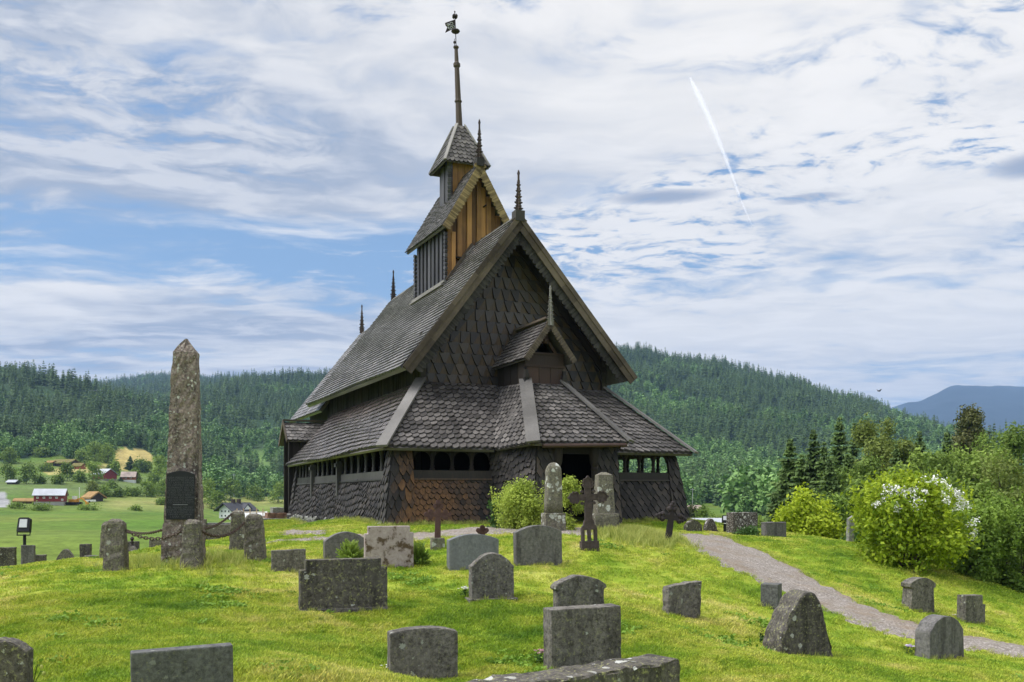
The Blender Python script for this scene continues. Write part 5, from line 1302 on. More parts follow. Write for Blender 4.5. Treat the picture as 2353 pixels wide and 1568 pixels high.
# ---------------------------------------------------------------- floodlights
def floodlight(u, vt, vb, Y, hpx, lab, yaw):
    s = Y / F; p = P(u, vb, Y); H = (vb - vt) * s; hs = hpx * s
    o_ = empty('floodlight', p, R(yaw), lab, 'floodlight', 'floodlights aimed at the church')
    mb = MB(); mb.tube([(0, 0, -.6), (0, 0, H - hs * 1.25)], .045 * 1.0, 8); mb.build('pole', M['lampblack'], o_)
    hd = empty('lamp_head', (0, 0, H - hs * .6)); hd.parent = o_; hd.rotation_euler = (R(-14), 0, 0)
    w = hs * .42
    mb = MB(); mb.plate([(-w, -hs * .5), (w, -hs * .5), (w * .92, hs * .42), (w * .7, hs * .5), (-w * .7, hs * .5), (-w * .92, hs * .42)], (0, 0, 0), (1, 0, 0), (0, 0, 1), .16); mb.build('housing', M['lampblack'], hd)
    mb = MB(); mb.plate([(-w * .62, -hs * .22), (w * .62, -hs * .22), (w * .58, hs * .36), (-w * .58, hs * .36)], (0, -.09, 0), (1, 0, 0), (0, 0, 1), .03); mb.build('lens', M['lampglass'], hd)
    mb = MB(); mb.box((-w * 1.06, -.02, -hs * .72), (-w * .98, .02, -hs * .3)); mb.box((w * .98, -.02, -hs * .72), (w * 1.06, .02, -hs * .3)); mb.box((-w * 1.06, -.02, -hs * .75), (w * 1.06, .02, -hs * .69)); mb.build('bracket', M['lampblack'], hd)
floodlight(56, 1187, 1300, 26.0, 33, 'black floodlight on a pole above the stones at far left', 5)
floodlight(1665, 1184, 1240, 29.5, 16, 'small floodlight beside the big white-spotted stone', -8)
# ---------------------------------------------------------------- leaves, trees, bushes
def rot_frames(n, rs, up=.0, outward=None):
    d = rs.normal(size=(n, 3)); 
    if outward is not None: d = d + outward * 1.1
    d[:, 2] += up; d /= np.linalg.norm(d, axis=1)[:, None] + 1e-9
    r = rs.normal(size=(n, 3)); a = np.cross(d, r); a /= np.linalg.norm(a, axis=1)[:, None] + 1e-9
    return d, a, np.cross(d, a)
def leaf_quads(C, size, rs, up=.5, outward=None, aspect=.55, droop=0.0):
    n = len(C); d, a, b = rot_frames(n, rs, up, outward)
    s = (size * rs.uniform(.6, 1.35, n))[:, None]
    V = np.stack([C - a * s, C - b * s * aspect + d * s * .12, C + a * s - np.array([0, 0, 1]) * s * droop, C + b * s * aspect + d * s * .12], 1)
    return V.reshape(-1, 3)
def quads_obj(name, V, mat, rnd, parent=None, loc=None, rot=None):
    Fc = np.arange(len(V)).reshape(-1, 4)
    me = fast_mesh(name, V, Fc, mat, {'rnd': ('FLOAT', 'FACE', rnd.astype(np.float32))})
    return link(name, me, parent, loc, rot)
def lobes_points(lobes, n, rs, shell=.55):
    """points in the outer part of ellipsoid lobes; returns points and outward directions"""
    vol = np.array([l[3] * l[4] for l in lobes]); idx = rs.choice(len(lobes), n, p=vol / vol.sum())
    L = np.array(lobes)[idx]; d = rs.normal(size=(n, 3)); d /= np.linalg.norm(d, axis=1)[:, None]
    r = (shell + (1 - shell) * rs.rand(n) ** .6) * (1 + .16 * rs.normal(size=n))
    ext = np.c_[L[:, 3], L[:, 3], L[:, 4]]
    return L[:, :3] + d * ext * r[:, None], d, idx
def crown_mesh_data(H, W, n, leaf, seed, nl=16, base=.25, shell=.55, point=.3, droop=.0, clump=0, outw=True, up=.5):
    rs = np.random.RandomState(seed); lobes = []
    for k in range(nl):
        t = rs.rand() ** .8; z = H * (base + (1 - base) * t * .93)
        rad = W / 2 * (math.sin(math.pi * min(max(.22 + .72 * t, 0), 1)) ** .8) * (1 - point * t)
        a = rs.rand() * 6.283 + k * 2.4; rr_ = rad * (.35 + .5 * rs.rand())
        s = W * rs.uniform(.10, .25); lobes.append((rr_ * math.cos(a), rr_ * math.sin(a), min(z, H - s * .7), s, s * rs.uniform(.7, 1.1)))
    lobes.append((rs.normal() * W * .04, rs.normal() * W * .04, H - W * .16, W * .15, W * .2))
    if clump:            # clumps of leaves with gaps between
        c, d, idx = lobes_points(lobes, n // clump, rs, shell)
        C = np.repeat(c, clump, 0) + rs.normal(size=(len(c) * clump, 3)) * leaf * 1.5; D = np.repeat(d, clump, 0); li = np.repeat(idx, clump)
    else:
        C, D, li = lobes_points(lobes, n, rs, shell)
    V = leaf_quads(C, leaf, rs, up, D if outw else None, .6, droop)
    lr = rs.rand(len(lobes)); rnd = np.clip(.4 * lr[li] + .6 * rs.rand(len(C)), 0, 1)
    return V, rnd, lobes
def spruce_data(H, Rb, seed, levels=24, nb=8, ns=6, spray=.3, ragged=.25, shape=.85, bare=.08):
    rs = np.random.RandomState(seed); V = []; rn = []
    for l in range(levels):
        t = (l + rs.rand() * .6) / levels; z = H * (bare + (1 - bare) * t); L = Rb * (1 - t) ** shape * (1 + ragged * rs.normal()) + .04 * Rb
        L = max(L, .04 * Rb); lev = rs.rand()
        for b in range(max(4, int(nb * (1 - .45 * t)))):
            az_ = rs.rand() * 6.283; Lb = L * rs.uniform(.7, 1.15); dr = -.25 - .25 * (1 - t) + .45 * max(0, t - .6)
            ca, sa = math.cos(az_), math.sin(az_)
            m_ = max(2, int(ns * Lb / Rb + 1.5))
            for s in range(m_):
                f = (s + .5) / m_; x_ = Lb * f; zz_ = z + x_ * dr + .22 * Lb * f * f
                w = spray * (1.15 - .55 * f) * (.55 + .45 * (1 - t)); ln = Lb / m_ * 1.25
                for sgn in (-1, 1):
                    p0 = np.array([ca * (x_ - ln * .5), sa * (x_ - ln * .5), zz_ + .02]); p1 = np.array([ca * (x_ + ln * .6), sa * (x_ + ln * .6), zz_ + dr * ln * .4])
                    sd_2 = np.array([-sa, ca, 0]) * sgn * w; dn = np.array([0, 0, -w * rs.uniform(.35, .95)])
                    V += [p0, p0 + sd_2 * .7 + dn * .8, p1 + sd_2 * .55 + dn, p1]; rn.append(.35 * lev + .5 * rs.rand() + .2 * f)
    # leader
    V += [np.array([-.04, 0, H * .96]), np.array([.04, 0, H * .96]), np.array([.012, 0, H * 1.02]), np.array([-.012, 0, H * 1.02])]; rn.append(.6)
    return np.array(V), np.clip(np.array(rn), 0, 1)
def trunk_mesh(H, r, seed, limbs=None, name='trunk', mat='bark', parent=None, top=.05):
    rs = random.Random(seed); mb = MB(); m_ = 7
    mb.tube([(rs.uniform(-.05, .05) * H * .12 * k / m_, rs.uniform(-.05, .05) * H * .12 * k / m_, H * k / m_ - .2) for k in range(m_ + 1)], [r * (1 - (1 - top) * k / m_) for k in range(m_ + 1)], 8)
    for (x_, y_, z_, s, sz) in (limbs or []):
        b = Vector((0, 0, max(.1, z_ * .55 - .1))); e_ = Vector((x_, y_, z_)); mid = b.lerp(e_, .5) + Vector((0, 0, .06 * z_))
        mb.tube([b, mid, e_], [r * .45, r * .28, r * .1], 5)
    return mb.build(name, M[mat], parent, None, None, True)
def tree(name, label, group, loc, H, W, kind, seed, n=5600, leaf=.16, mat=None):
    o = empty(name, loc, random.uniform(0, 6.28), label, 'tree', group)
    if kind == 'spruce':
        V, rn = spruce_data(H, W / 2 * 1.5, seed, 36, 15, 8, .46 * W / 3.0 + .06, .16, .95); trunk_mesh(H * .97, H * .014 + .04, seed, None, 'trunk', 'bark', o); quads_obj('crown', V, M[mat or 'spruce'], rn, o)
    elif kind == 'pine':
        V, rn, lb = crown_mesh_data(H, W, n, leaf, seed, 22, .2, .3, .45, 0, 8); trunk_mesh(H * .95, H * .016 + .05, seed, lb[:10], 'trunk', 'bark', o); quads_obj('crown', V, M[mat or 'pine'], rn, o)
    else:
        V, rn, lb = crown_mesh_data(H, W, n, leaf, seed, 18, .12, .5, .3, .25 if kind == 'birch' else .05, 6); trunk_mesh(H * .8, H * .012 + .04, seed, lb[:9], 'trunk', 'birchbark' if kind == 'birch' else 'bark', o); quads_obj('crown', V, M[mat or ('birch' if kind == 'birch' else 'dec')], rn, o)
    return o
GT = 'trees on the slope right of the path'
_n = [0]
def rtree(u, vt, Y, wpx, kind, label, name=None, vb=None, n=6000, mat=None, leaf=None):
    _n[0] += 1; s = Y / F; x = (u - CX) * s; zb = gh(x, Y) - .2; zt = (HZ - vt) * s
    tree(name or {'spruce': 'spruce_tree', 'pine': 'pine_tree', 'birch': 'birch_tree', 'dec': 'leafy_tree'}[kind], label, GT, (x, Y, zb), zt - zb, wpx * s, kind, 100 + _n[0], n, leaf or max(.12, 3.3 * s), mat)
rtree(1815, 1004, 60, 112, 'spruce', 'leftmost tall dark spruce above the yellow-green bush, its tip standing free')
rtree(1868, 985, 66, 100, 'spruce', 'bushy dark spruce second from the left in the clump of spruces')
rtree(1928, 956, 72, 92, 'spruce', 'tallest slender spruce of the left clump with a knobby tip')
rtree(1961, 967, 78, 60, 'spruce', 'thin dark spruce pressed against the tall birch crown')
rtree(1893, 1012, 58, 90, 'spruce', 'lower spruce in front of the slender tall spruce')
rtree(2112, 988, 70, 84, 'spruce', 'solitary sharp-tipped spruce between the birches in the middle of the right wood')
rtree(2176, 988, 68, 100, 'spruce', 'dark spruce below the brownish pine')
rtree(2058, 1018, 64, 84, 'spruce', 'spruce half sunk in birch foliage left of the solitary spruce')
rtree(1842, 1040, 57, 100, 'spruce', 'short spruce filling the gap right of the leftmost tall spruce')
rtree(1905, 1050, 55, 96, 'spruce', 'dark lower spruce at the foot of the slender tall spruce')
rtree(1800, 1075, 53, 96, 'spruce', 'low broad spruce at the left end of the right wood')
rtree(1950, 1030, 62, 90, 'spruce', 'spruce half hidden under the tall yellowish birch')
rtree(2015, 1010, 66, 130, 'birch', 'wide yellowish birch crown between the two tall birches', n=6000)
rtree(2105, 1040, 60, 120, 'dec', 'leafy tree at the foot of the solitary spruce', n=6000)
rtree(2165, 1040, 57, 150, 'dec', 'broad leafy tree between the solitary spruce and the pine', n=6000)
rtree(2285, 1030, 62, 170, 'dec', 'rounded leafy tree under the three far spruce tips', n=6000)
rtree(2224, 936, 84, 130, 'pine', 'big brownish pine whose crown tops the right wood against the blue mountain', n=9000)
rtree(1778, 1128, 50, 90, 'spruce', 'low dark spruce beside the grey low stone at the left foot of the wood')
rtree(2284, 968, 115, 34, 'spruce', 'small far spruce tip left of two more at the upper right edge')
rtree(2311, 966, 118, 34, 'spruce', 'middle far spruce tip at the upper right edge')
rtree(2346, 974, 118, 36, 'spruce', 'far spruce tip touching the right edge')
rtree(1992, 964, 74, 112, 'birch', 'tall yellowish birch just right of the thin spruce')
rtree(2042, 968, 76, 96, 'birch', 'rounded birch crown next to the tall yellowish birch')
rtree(2075, 1012, 68, 96, 'birch', 'birch with hanging twigs left of the solitary spruce')
rtree(1928, 1085, 56, 116, 'dec', 'light green leafy tree below the left spruces')
rtree(1990, 1052, 60, 150, 'dec', 'broad light green leafy tree above the lilac bush')
rtree(2062, 1082, 58, 130, 'dec', 'dense leafy tree behind the top of the lilac bush')
rtree(2140, 1055, 62, 120, 'dec', 'leafy tree in front of the solitary and the dark spruce')
rtree(2262, 1000, 74, 160, 'dec', 'large light green tree right of the brownish pine')
rtree(2335, 985, 70, 150, 'dec', 'tall leafy tree cut off by the right edge under the far spruce tips')
rtree(2220, 1040, 60, 190, 'dec', 'wide leafy tree below the brownish pine')
rtree(2310, 1058, 54, 230, 'dec', 'widest olive-green leafy tree at the right edge', mat='birch')
rtree(2150, 1102, 48, 150, 'dec', 'leafy tree just right behind the white lilac flowers')
rtree(2245, 1115, 44, 190, 'dec', 'shady leafy tree over the right hedge')
rtree(2345, 1130, 42, 180, 'dec', 'dark olive leafy tree above the end of the right hedge', mat='birch')
rtree(1890, 1130, 52, 120, 'dec', 'shaded leafy tree behind the yellow-green bush')
rtree(1965, 1120, 48, 130, 'dec', 'shaded leafy tree behind the thin stone post')
rtree(2050, 1150, 45, 150, 'dec', 'dark leafy tree hidden behind the lilac bush')

def bush(name, label, cat, u, vt, vb, Y, wpx, mat, n, leaf, seed, base=.03, nl=22, clump=5, up=.6, stems=True, depth=None, point=.25, shell=.55, droop=.15, group=None, extra=None):
    s = Y / F; x = (u - CX) * s; p = P(u, vb, Y); zg = min(p.z, gh(x, Y)); H = (HZ - vt) * s - zg; W_ = wpx * s
    o = empty(name, (x, Y, zg), 0, label, cat, group)
    V, rn, lb = crown_mesh_data(H, W_, n, leaf, seed, nl, base, shell, point, droop, clump, True, up)
    if extra: V2, r2 = extra(H, W_, seed); V = np.r_[V, V2]; rn = np.r_[rn, r2]
    quads_obj('foliage', V, M[mat], rn, o)
    if stems:
        mb = MB(); rs = random.Random(seed)
        for (x_, y_, z_, a, b) in lb[:14]:
            r0 = rs.uniform(.012, .024) * max(.6, W_ / 2); bx, by = rs.uniform(-.12, .12) * W_, rs.uniform(-.12, .12) * W_
            mb.tube([(bx, by, -.1), (bx * .6 + x_ * .4, by * .6 + y_ * .4, z_ * .55), (x_, y_, z_)], [r0, r0 * .75, r0 * .3], 5)
        mb.build('stem', M['bark'], o, None, None, True)
    return o, lb, (x, Y, zg), H, W_
def shoots(hH, hW, sd_3, leaf=.05, top=(.45, .8), nsh=34):
    rs = np.random.RandomState(sd_3); V = []
    for j in range(nsh):      # upright shoots with paired leaves
        bx, by = rs.uniform(-.45, .45) * hW, rs.uniform(-.45, .2) * hW; h0 = hH * rs.uniform(*top); h1 = h0 + hH * rs.uniform(.18, .36); m_ = 22
        tt_ = np.linspace(0, 1, m_); lean = rs.normal(size=2) * .12
        pts = np.c_[bx + lean[0] * tt_, by + lean[1] * tt_, h0 + (h1 - h0) * tt_] + rs.normal(size=(m_, 3)) * .03; V.append(leaf_quads(pts, leaf, rs, .5, None, .5))
    V = np.concatenate(V); return V, .4 + .6 * rs.rand(len(V) // 4)
lo, lbs, lp, lH, lW = bush('lilac_bush', 'big flowering lilac bush with white flower heads on the right lawn', 'bush', 2085, 1098, 1297, 24.5, 262, 'lilac', 15500, .06, 5, .0, 36, 6, .5, True, shell=.58, extra=lambda a, b, c: shoots(a * .93, b * .95, c, .055, (.35, .82), 60))
rs = np.random.RandomState(3); V = []; 
for k in range(70):
    t = rs.rand(); a = rs.uniform(-2.75, .5)
    # flower heads sit on the upper crown, more to the right
    zz_ = lH * (.62 + .36 * rs.rand()); wid = lW / 2 * math.sqrt(max(0.02, 1 - ((zz_ / lH - .5) / .52) ** 2)) * .92
    c = np.array([wid * math.cos(a) + .1, wid * math.sin(a) * .95, zz_]); m_ = rs.randint(14, 30)
    ax = np.array([.3 * rs.normal(), .3 * rs.normal(), 1.0]); 
    pts = c + rs.normal(size=(m_, 3)) * np.array([.045, .045, .03]) + np.outer(rs.rand(m_) * .11, ax)
    V.append(leaf_quads(pts, .028, rs, .4, None, .9))
for k in range(7):
    c = np.array([lW * .43 + rs.normal() * .06, -lW * .28 + rs.normal() * .1, lH * rs.uniform(.3, .55)]); V.append(leaf_quads(c + rs.normal(size=(16, 3)) * .045, .026, rs, .4, None, .9))
V = np.concatenate(V); quads_obj('flowers', V, M['petalwhite'], rs.rand(len(V) // 4), lo)
GH = 'hedge bushes below the lilac'
for k, (u, vt, vb, Y, w, sd_3, lab) in enumerate([(2250, 1150, 1330, 25.5, 150, 21, 'leafy hedge bush with upright shoots right behind the lilac'), (2305, 1130, 1345, 26.5, 150, 22, 'tall leafy hedge bush with upright shoots in the middle of the right hedge'), (2362, 1165, 1365, 25.5, 140, 23, 'leafy hedge bush cut off by the right edge of the picture'), (2190, 1185, 1318, 27.0, 130, 24, 'leafy hedge bush half behind the right side of the lilac')]):
    ho, lb, hp, hH, hW = bush('hedge_bush', lab, 'bush', u, vt + 12, vb, Y, w, 'hedge', 9000, .055, sd_3, .0, 22, 5, .6, True, shell=.45, group=GH, extra=shoots)
bush('yellow_green_bush', 'yellow-green leafy bush left of the thin stone post, under the spruces', 'bush', 1846, 1128, 1238, 33, 140, 'lilac', 7000, .075, 31, .0, 20, 6)
bush('yellow_green_bush', 'darker leafy bush between the yellow-green bush and the thin stone post', 'bush', 1918, 1150, 1240, 34, 110, 'hedge', 6000, .07, 32, .0, 18, 6)
bush('dark_bush', 'shadowy bush filling the gap between the stone post and the lilac', 'bush', 1985, 1195, 1252, 31, 80, 'herb', 3500, .06, 33, .0, 12, 5)
bush('dwarf_shrub', 'small low shrub at the foot of the spotted stone', 'shrub', 1722, 1214, 1238, 27.5, 60, 'herb', 1500, .035, 34, .0, 10, 5, stems=False)
wo_, lb, wp, wH, wW = bush('willow_bush', 'bright yellow-green willow bush left of the round-topped stone column', 'bush', 1198, 1104, 1216, 23.6, 150, 'willow', 13000, .03, 41, .0, 16, 6, .7, True, shell=.4, point=.75, extra=lambda a, b, c: shoots(a, b, c, .03, (.3, .7), 60))
bush('willow_bush', 'yellow-green willow bush between the stone column and the ornate iron cross', 'bush', 1312, 1100, 1215, 23.4, 62, 'willow', 7000, .028, 42, .0, 12, 6, .7, True, shell=.4, point=.6, extra=lambda a, b, c: shoots(a, b, c, .03, (.4, .75), 30))
bush('tall_herb', 'dark narrow-leaved herb growing at the porch wall left of the willow bush', 'plant', 1142, 1152, 1205, 25.0, 34, 'herb', 900, .05, 43, .05, 9, 4, .4, True, droop=.4)
for u, vt, vb, Y, w, n_, sd_3, lab in [(806, 1238, 1290, 17.4, 72, 2600, 51, 'bright feathery cypress bush left of the pink stone'), (962, 1240, 1300, 17.3, 60, 2200, 52, 'darker feathery cypress bush right of the pink stone')]:
    s = Y / F; x = (u - CX) * s; zg = P(u, vb, Y).z; o = empty('cypress_bush', (x, Y, zg), 0, lab, 'bush', 'cypress bushes by the pink stone'); H = (vb - vt) * s; hw = w * s / 2
    rs = np.random.RandomState(sd_3); V = []; rn = []
    for k in range(n_ // 14):
        a = rs.rand() * 6.283; e_ = rs.uniform(.15, 1.35); d = np.array([math.cos(a) * math.cos(e_), math.sin(a) * math.cos(e_), math.sin(e_)]); L = rs.uniform(.65, 1.08)
        side = np.cross(d, [0, 0, 1.0]); side /= np.linalg.norm(side) + 1e-6; q0 = rs.rand()
        for j in range(14):
            f = .3 + .7 * j / 14; c = d * f * L * np.array([hw, hw, H]); c[2] += -.12 * H * max(0, f - .7); sg = 1 if j % 2 else -1
            e2 = c + d * .035 + side * sg * .03 * (1.3 - f) * 1.6; n2 = np.array([.004, .004, .012]); V += [c, c + n2 + d * .012, e2 + n2, e2 - n2]; rn.append(.3 * q0 + .7 * f * rs.uniform(.6, 1))
    quads_obj('sprays', np.array(V), M['cypress'], np.array(rn), o)
# flowers planted at the graves
def flowers(u, v, Y, mat, n, r, h, lab, seed, leafn=90):
    p = P(u, v, Y); o = empty('grave_flowers', (p.x, p.y, min(p.z, gh(p.x, p.y) + .05)), 0, lab, 'flowers', 'flowers planted at the gravestones'); rs = np.random.RandomState(seed)
    C = np.c_[rs.normal(size=(leafn, 2)) * r * .6, np.abs(rs.rand(leafn)) * h * .8]; quads_obj('leaves', leaf_quads(C, .022, rs, .6, None, .35), M['herb'], rs.rand(leafn), o)
    c = np.c_[rs.normal(size=(n, 2)) * r * .6, h * rs.uniform(.75, 1.1, n)]; V = []
    for q_ in c:
        a0 = rs.rand() * 6.28
        for k in range(5):
            t = a0 + k * 1.257; d = np.array([math.cos(t), math.sin(t), .35]); s_2 = np.array([-math.sin(t), math.cos(t), 0]); l_ = .017
            V += [q_, q_ + d * l_ * .7 + s_2 * l_ * .5, q_ + d * l_ * 1.4, q_ + d * l_ * .7 - s_2 * l_ * .5]
    quads_obj('blossoms', np.array(V), M[mat], rs.rand(len(V) // 4), o)
flowers(1067, 1352, 14.6, 'petalwhite', 26, .06, .13, 'white flowers left of the round-shouldered stone', 1)
flowers(1742, 1500, 13.2, 'petalwhite', 22, .08, .10, 'white flowers left of the boulder', 2)
flowers(1750, 1485, 13.35, 'petaldark', 8, .03, .24, 'dark purple pansies above the white flowers by the boulder', 3)
flowers(2089, 1502, 14.5, 'petallilac', 34, .07, .13, 'pale lilac flowers left of the smooth shouldered stone', 4)
flowers(1240, 1522, 11.2, 'petalpink', 22, .06, .14, 'dusty pink flowers left of the square-cut granite stone', 5)
flowers(2192, 1418, 20.2, 'petalwhite', 12, .09, .05, 'low white flowers left of the stone farthest right', 6)
flowers(880, 1556, 10.6, 'petalwhite', 5, .06, .12, 'sparse white flowers left of the mottled low-arched stone', 7)
flowers(850, 1572, 10.5, 'petalyellow', 4, .12, .06, 'yellow flowers in the grass left of the mottled low-arched stone', 8)
# poppy buds at the lower left stone
o = empty('poppy_plant', P(75, 1568, 8.0), 0, 'two nodding poppy buds beside the lower left stone', 'plant')
mb = MB(); mb.tube([(0, 0, -.3), (.02, 0, .0), (.07, 0, .10), (.09, 0, .09)], .004, 5); mb.tube([(-.02, .02, -.3), (.0, .02, .02), (.03, .02, .15), (.06, .02, .145)], .004, 5); mb.build('stalk', M['herb'], o)
mb = MB(); mb.lathe((.095, 0, .055), [(.006, 0), (.016, .012), (.016, .028), (.006, .04)], 8); mb.lathe((.065, .02, .11), [(.006, 0), (.014, .012), (.014, .028), (.006, .04)], 8); mb.build('bud', M['tallgrass'], o)

# ---------------------------------------------------------------- scattered stuff: one object each, points that carry small meshes
PROTO = bpy.data.collections.new('scatter_sources')
def proto(coll, name, V, rnd, mat):
    me = fast_mesh(name, V, np.arange(len(V)).reshape(-1, 4), mat, {'rnd': ('FLOAT', 'FACE', rnd.astype(np.float32))})
    o = bpy.data.objects.new(name, me); coll.objects.link(o); return o
def scatter(name, pts, idx, rot, scl, coll):
    me = bpy.data.meshes.new(name); n = len(pts); me.vertices.add(n); me.vertices.foreach_set('co', np.asarray(pts, np.float32).ravel())
    for an, typ, arr in (('pick', 'INT', np.asarray(idx, np.int32)), ('turn', 'FLOAT_VECTOR', np.asarray(rot, np.float32)), ('size', 'FLOAT_VECTOR', np.asarray(scl, np.float32))):
        a = me.attributes.new(an, typ, 'POINT'); a.data.foreach_set('vector' if typ == 'FLOAT_VECTOR' else 'value', arr.ravel())
    o = link(name, me); ng = bpy.data.node_groups.new(name, 'GeometryNodeTree')
    ng.interface.new_socket('Geometry', in_out='INPUT', socket_type='NodeSocketGeometry'); ng.interface.new_socket('Geometry', in_out='OUTPUT', socket_type='NodeSocketGeometry')
    N = ng.nodes; L = ng.links; gi = N.new('NodeGroupInput'); go = N.new('NodeGroupOutput'); ip = N.new('GeometryNodeInstanceOnPoints'); ci = N.new('GeometryNodeCollectionInfo')
    ci.inputs[0].default_value = coll; ci.inputs['Separate Children'].default_value = True; ci.inputs['Reset Children'].default_value = True
    def na(nm, typ):
        k = N.new('GeometryNodeInputNamedAttribute'); k.data_type = typ; k.inputs[0].default_value = nm; return k.outputs[0]
    L.new(gi.outputs[0], ip.inputs['Points']); L.new(ci.outputs[0], ip.inputs['Instance']); ip.inputs['Pick Instance'].default_value = True
    L.new(na('pick', 'INT'), ip.inputs['Instance Index']); L.new(na('turn', 'FLOAT_VECTOR'), ip.inputs['Rotation']); L.new(na('size', 'FLOAT_VECTOR'), ip.inputs['Scale'])
    L.new(ip.outputs[0], go.inputs[0]); md = o.modifiers.new('scatter', 'NODES'); md.node_group = ng
    return o
# --- mown grass
def tuft(n, r, h, seed, w=.0035, spread=.5):
    rs = np.random.RandomState(seed); V = []
    for k in range(n):
        a = rs.rand() * 6.283; q_ = r * math.sqrt(rs.rand()); b = np.array([q_ * math.cos(a), q_ * math.sin(a), -.008]); hh = h * rs.uniform(.5, 1.25)
        t = rs.rand() * 6.283; l_ = rs.uniform(.1, spread) * hh; tip = b + np.array([l_ * math.cos(t), l_ * math.sin(t), hh]); mid = b * .5 + tip * .5 + np.array([0, 0, hh * .12]); s_2 = np.array([-math.sin(t + .7), math.cos(t + .7), 0]) * w
        V += [b - s_2, b + s_2, mid + s_2 * .9, mid - s_2 * .9, mid - s_2 * .9, mid + s_2 * .9, tip + s_2 * .1, tip - s_2 * .1]
    return np.array(V), np.repeat(rs.rand(n), 2)
cg = bpy.data.collections.new('grass_sources')
for k in range(3): V, rn = tuft(60, .16, .032, 60 + k, .0042, 1.5); proto(cg, 'a%d' % k, V, rn, M['grassblade'])
def off_path(x, y, pad=0):
    k = np.zeros(x.shape, bool)
    for pg in PATHS: k |= inpoly(x, y, pg)
    la = (x - C0.x) * EX.x + (y - C0.y) * EX.y; lb_ = (x - C0.x) * EY.x + (y - C0.y) * EY.y
    k |= (la > .05) & (la < 11) & (lb_ > .05) & (lb_ < 24)
    return ~k
rs = np.random.RandomState(9)
n = 80000; rad = np.sqrt(rs.uniform(6.2 ** 2, 15 ** 2, n)); rad2 = np.sqrt(rs.uniform(15 ** 2, 46 ** 2, n)); rad = np.where(rs.rand(n) < .36, rad, rad2); an = rs.uniform(-.56, .56, n)
x = rad * np.sin(an); y = rad * np.cos(an); k = off_path(x, y); x, y, rad = x[k], y[k], rad[k]; z = ground(x, y); k = z > -3.9; x, y, z, rad = x[k], y[k], z[k], rad[k]
u_ = CX + F * x / y; v_ = HZ - F * z / y; k = (v_ < 1640); x, y, z, rad = x[k], y[k], z[k], rad[k]
hgt = .75 + .5 * rs.rand(len(x)) + .35 * np.clip(lump(x, y, 3.0, 5, 4), 0, 1)
wdt = 1.0 + .035 * np.clip(rad - 12, 0, 30)
scatter('lawn_grass', np.c_[x, y, z], rs.randint(0, 3, len(x)), np.c_[np.zeros(len(x)), np.zeros(len(x)), rs.rand(len(x)) * 6.28], np.c_[wdt, wdt, hgt], cg)['kind'] = 'stuff'
# --- broad-leaved weeds and clover in patches
cw = bpy.data.collections.new('weed_sources')
for k in range(3):
    rw = np.random.RandomState(95 + k); C = np.c_[rw.normal(size=(26, 2)) * .07, .018 + .03 * rw.rand(26)]; V = leaf_quads(C, .019, rw, 1.6, None, .8); proto(cw, 'a%d' % k, V, rw.rand(26), M['herbleaf'])
n = 16000; rad = np.sqrt(rs.uniform(6.5 ** 2, 24 ** 2, n)); an = rs.uniform(-.56, .56, n); x = rad * np.sin(an); y = rad * np.cos(an)
k = off_path(x, y) & (lump(x, y, 2.2, 6, 14) + .6 * lump(x, y, 6.0, 5, 22) + .25 * rs.normal(size=n) > 1.15); x, y = x[k], y[k]; z = ground(x, y)
scatter('lawn_weeds', np.c_[x, y, z], rs.randint(0, 3, len(x)), np.c_[np.zeros(len(x)), np.zeros(len(x)), rs.rand(len(x)) * 6.28], np.c_[[rs.uniform(.7, 1.5, len(x))] * 3].T, cw)['kind'] = 'stuff'
# --- long grass at the feet of stones, along the church and on the mound
ct = bpy.data.collections.new('long_grass_sources')
for k in range(3): V, rn = tuft(16, .05, .17, 80 + k, .004, .7); proto(ct, 'a%d' % k, V, rn, M['tallgrass'])
pts = []; sc = []
for (fx, fy, w, th, yw) in FOOT:
    if fy > 24: continue
    m_ = int(26 * (w + th))
    for k in range(m_):
        e_ = rs.rand() * 2 * (w + th); 
        if e_ < w: lx_, ly_ = -w / 2 + e_, -th / 2
        elif e_ < w + th: lx_, ly_ = w / 2, -th / 2 + (e_ - w)
        elif e_ < 2 * w + th: lx_, ly_ = w / 2 - (e_ - w - th), th / 2
        else: lx_, ly_ = -w / 2, th / 2 - (e_ - 2 * w - th)
        lx_ += rs.normal() * .03; ly_ += rs.normal() * .03 - .02
        pts.append((fx + lx_ * math.cos(yw) - ly_ * math.sin(yw), fy + lx_ * math.sin(yw) + ly_ * math.cos(yw))); sc.append(rs.uniform(.25, .62))
for k in range(950):     # along the church walls
    if rs.rand() < .45: p_ = W2(-.05 + rs.normal() * .14, rs.uniform(-.5, 16))
    else: p_ = W2(rs.choice([rs.uniform(0, 4.1), rs.uniform(7.3, 11)]), -.05 + rs.normal() * .14)
    pts.append((p_.x, p_.y)); sc.append(rs.uniform(.4, 1.0))
for k in range(1500):    # rough mound by the leaning cross
    h_ = P(1470 + rs.normal() * 42, 1225, 22.2 + rs.normal() * .8); pts.append((h_.x, h_.y)); sc.append(rs.uniform(.5, 1.25))
for k in range(420):     # around the obelisk enclosure
    h_ = P(421 + rs.normal() * 85, 1290, 17.6 + rs.normal() * 1.0); pts.append((h_.x, h_.y)); sc.append(rs.uniform(.4, 1.2))
for pg in PATHS:         # ragged path edges
    for (ax_, ay_), (bx_, by_) in zip(pg, pg[1:]):
        L_ = math.hypot(bx_ - ax_, by_ - ay_)
        for k in range(int(L_ * 22)):
            t = rs.rand(); pts.append((ax_ + (bx_ - ax_) * t + rs.normal() * .09, ay_ + (by_ - ay_) * t + rs.normal() * .09)); sc.append(rs.uniform(.2, .55))
pts = np.array(pts); sc = np.array(sc); z = ground(pts[:, 0], pts[:, 1])
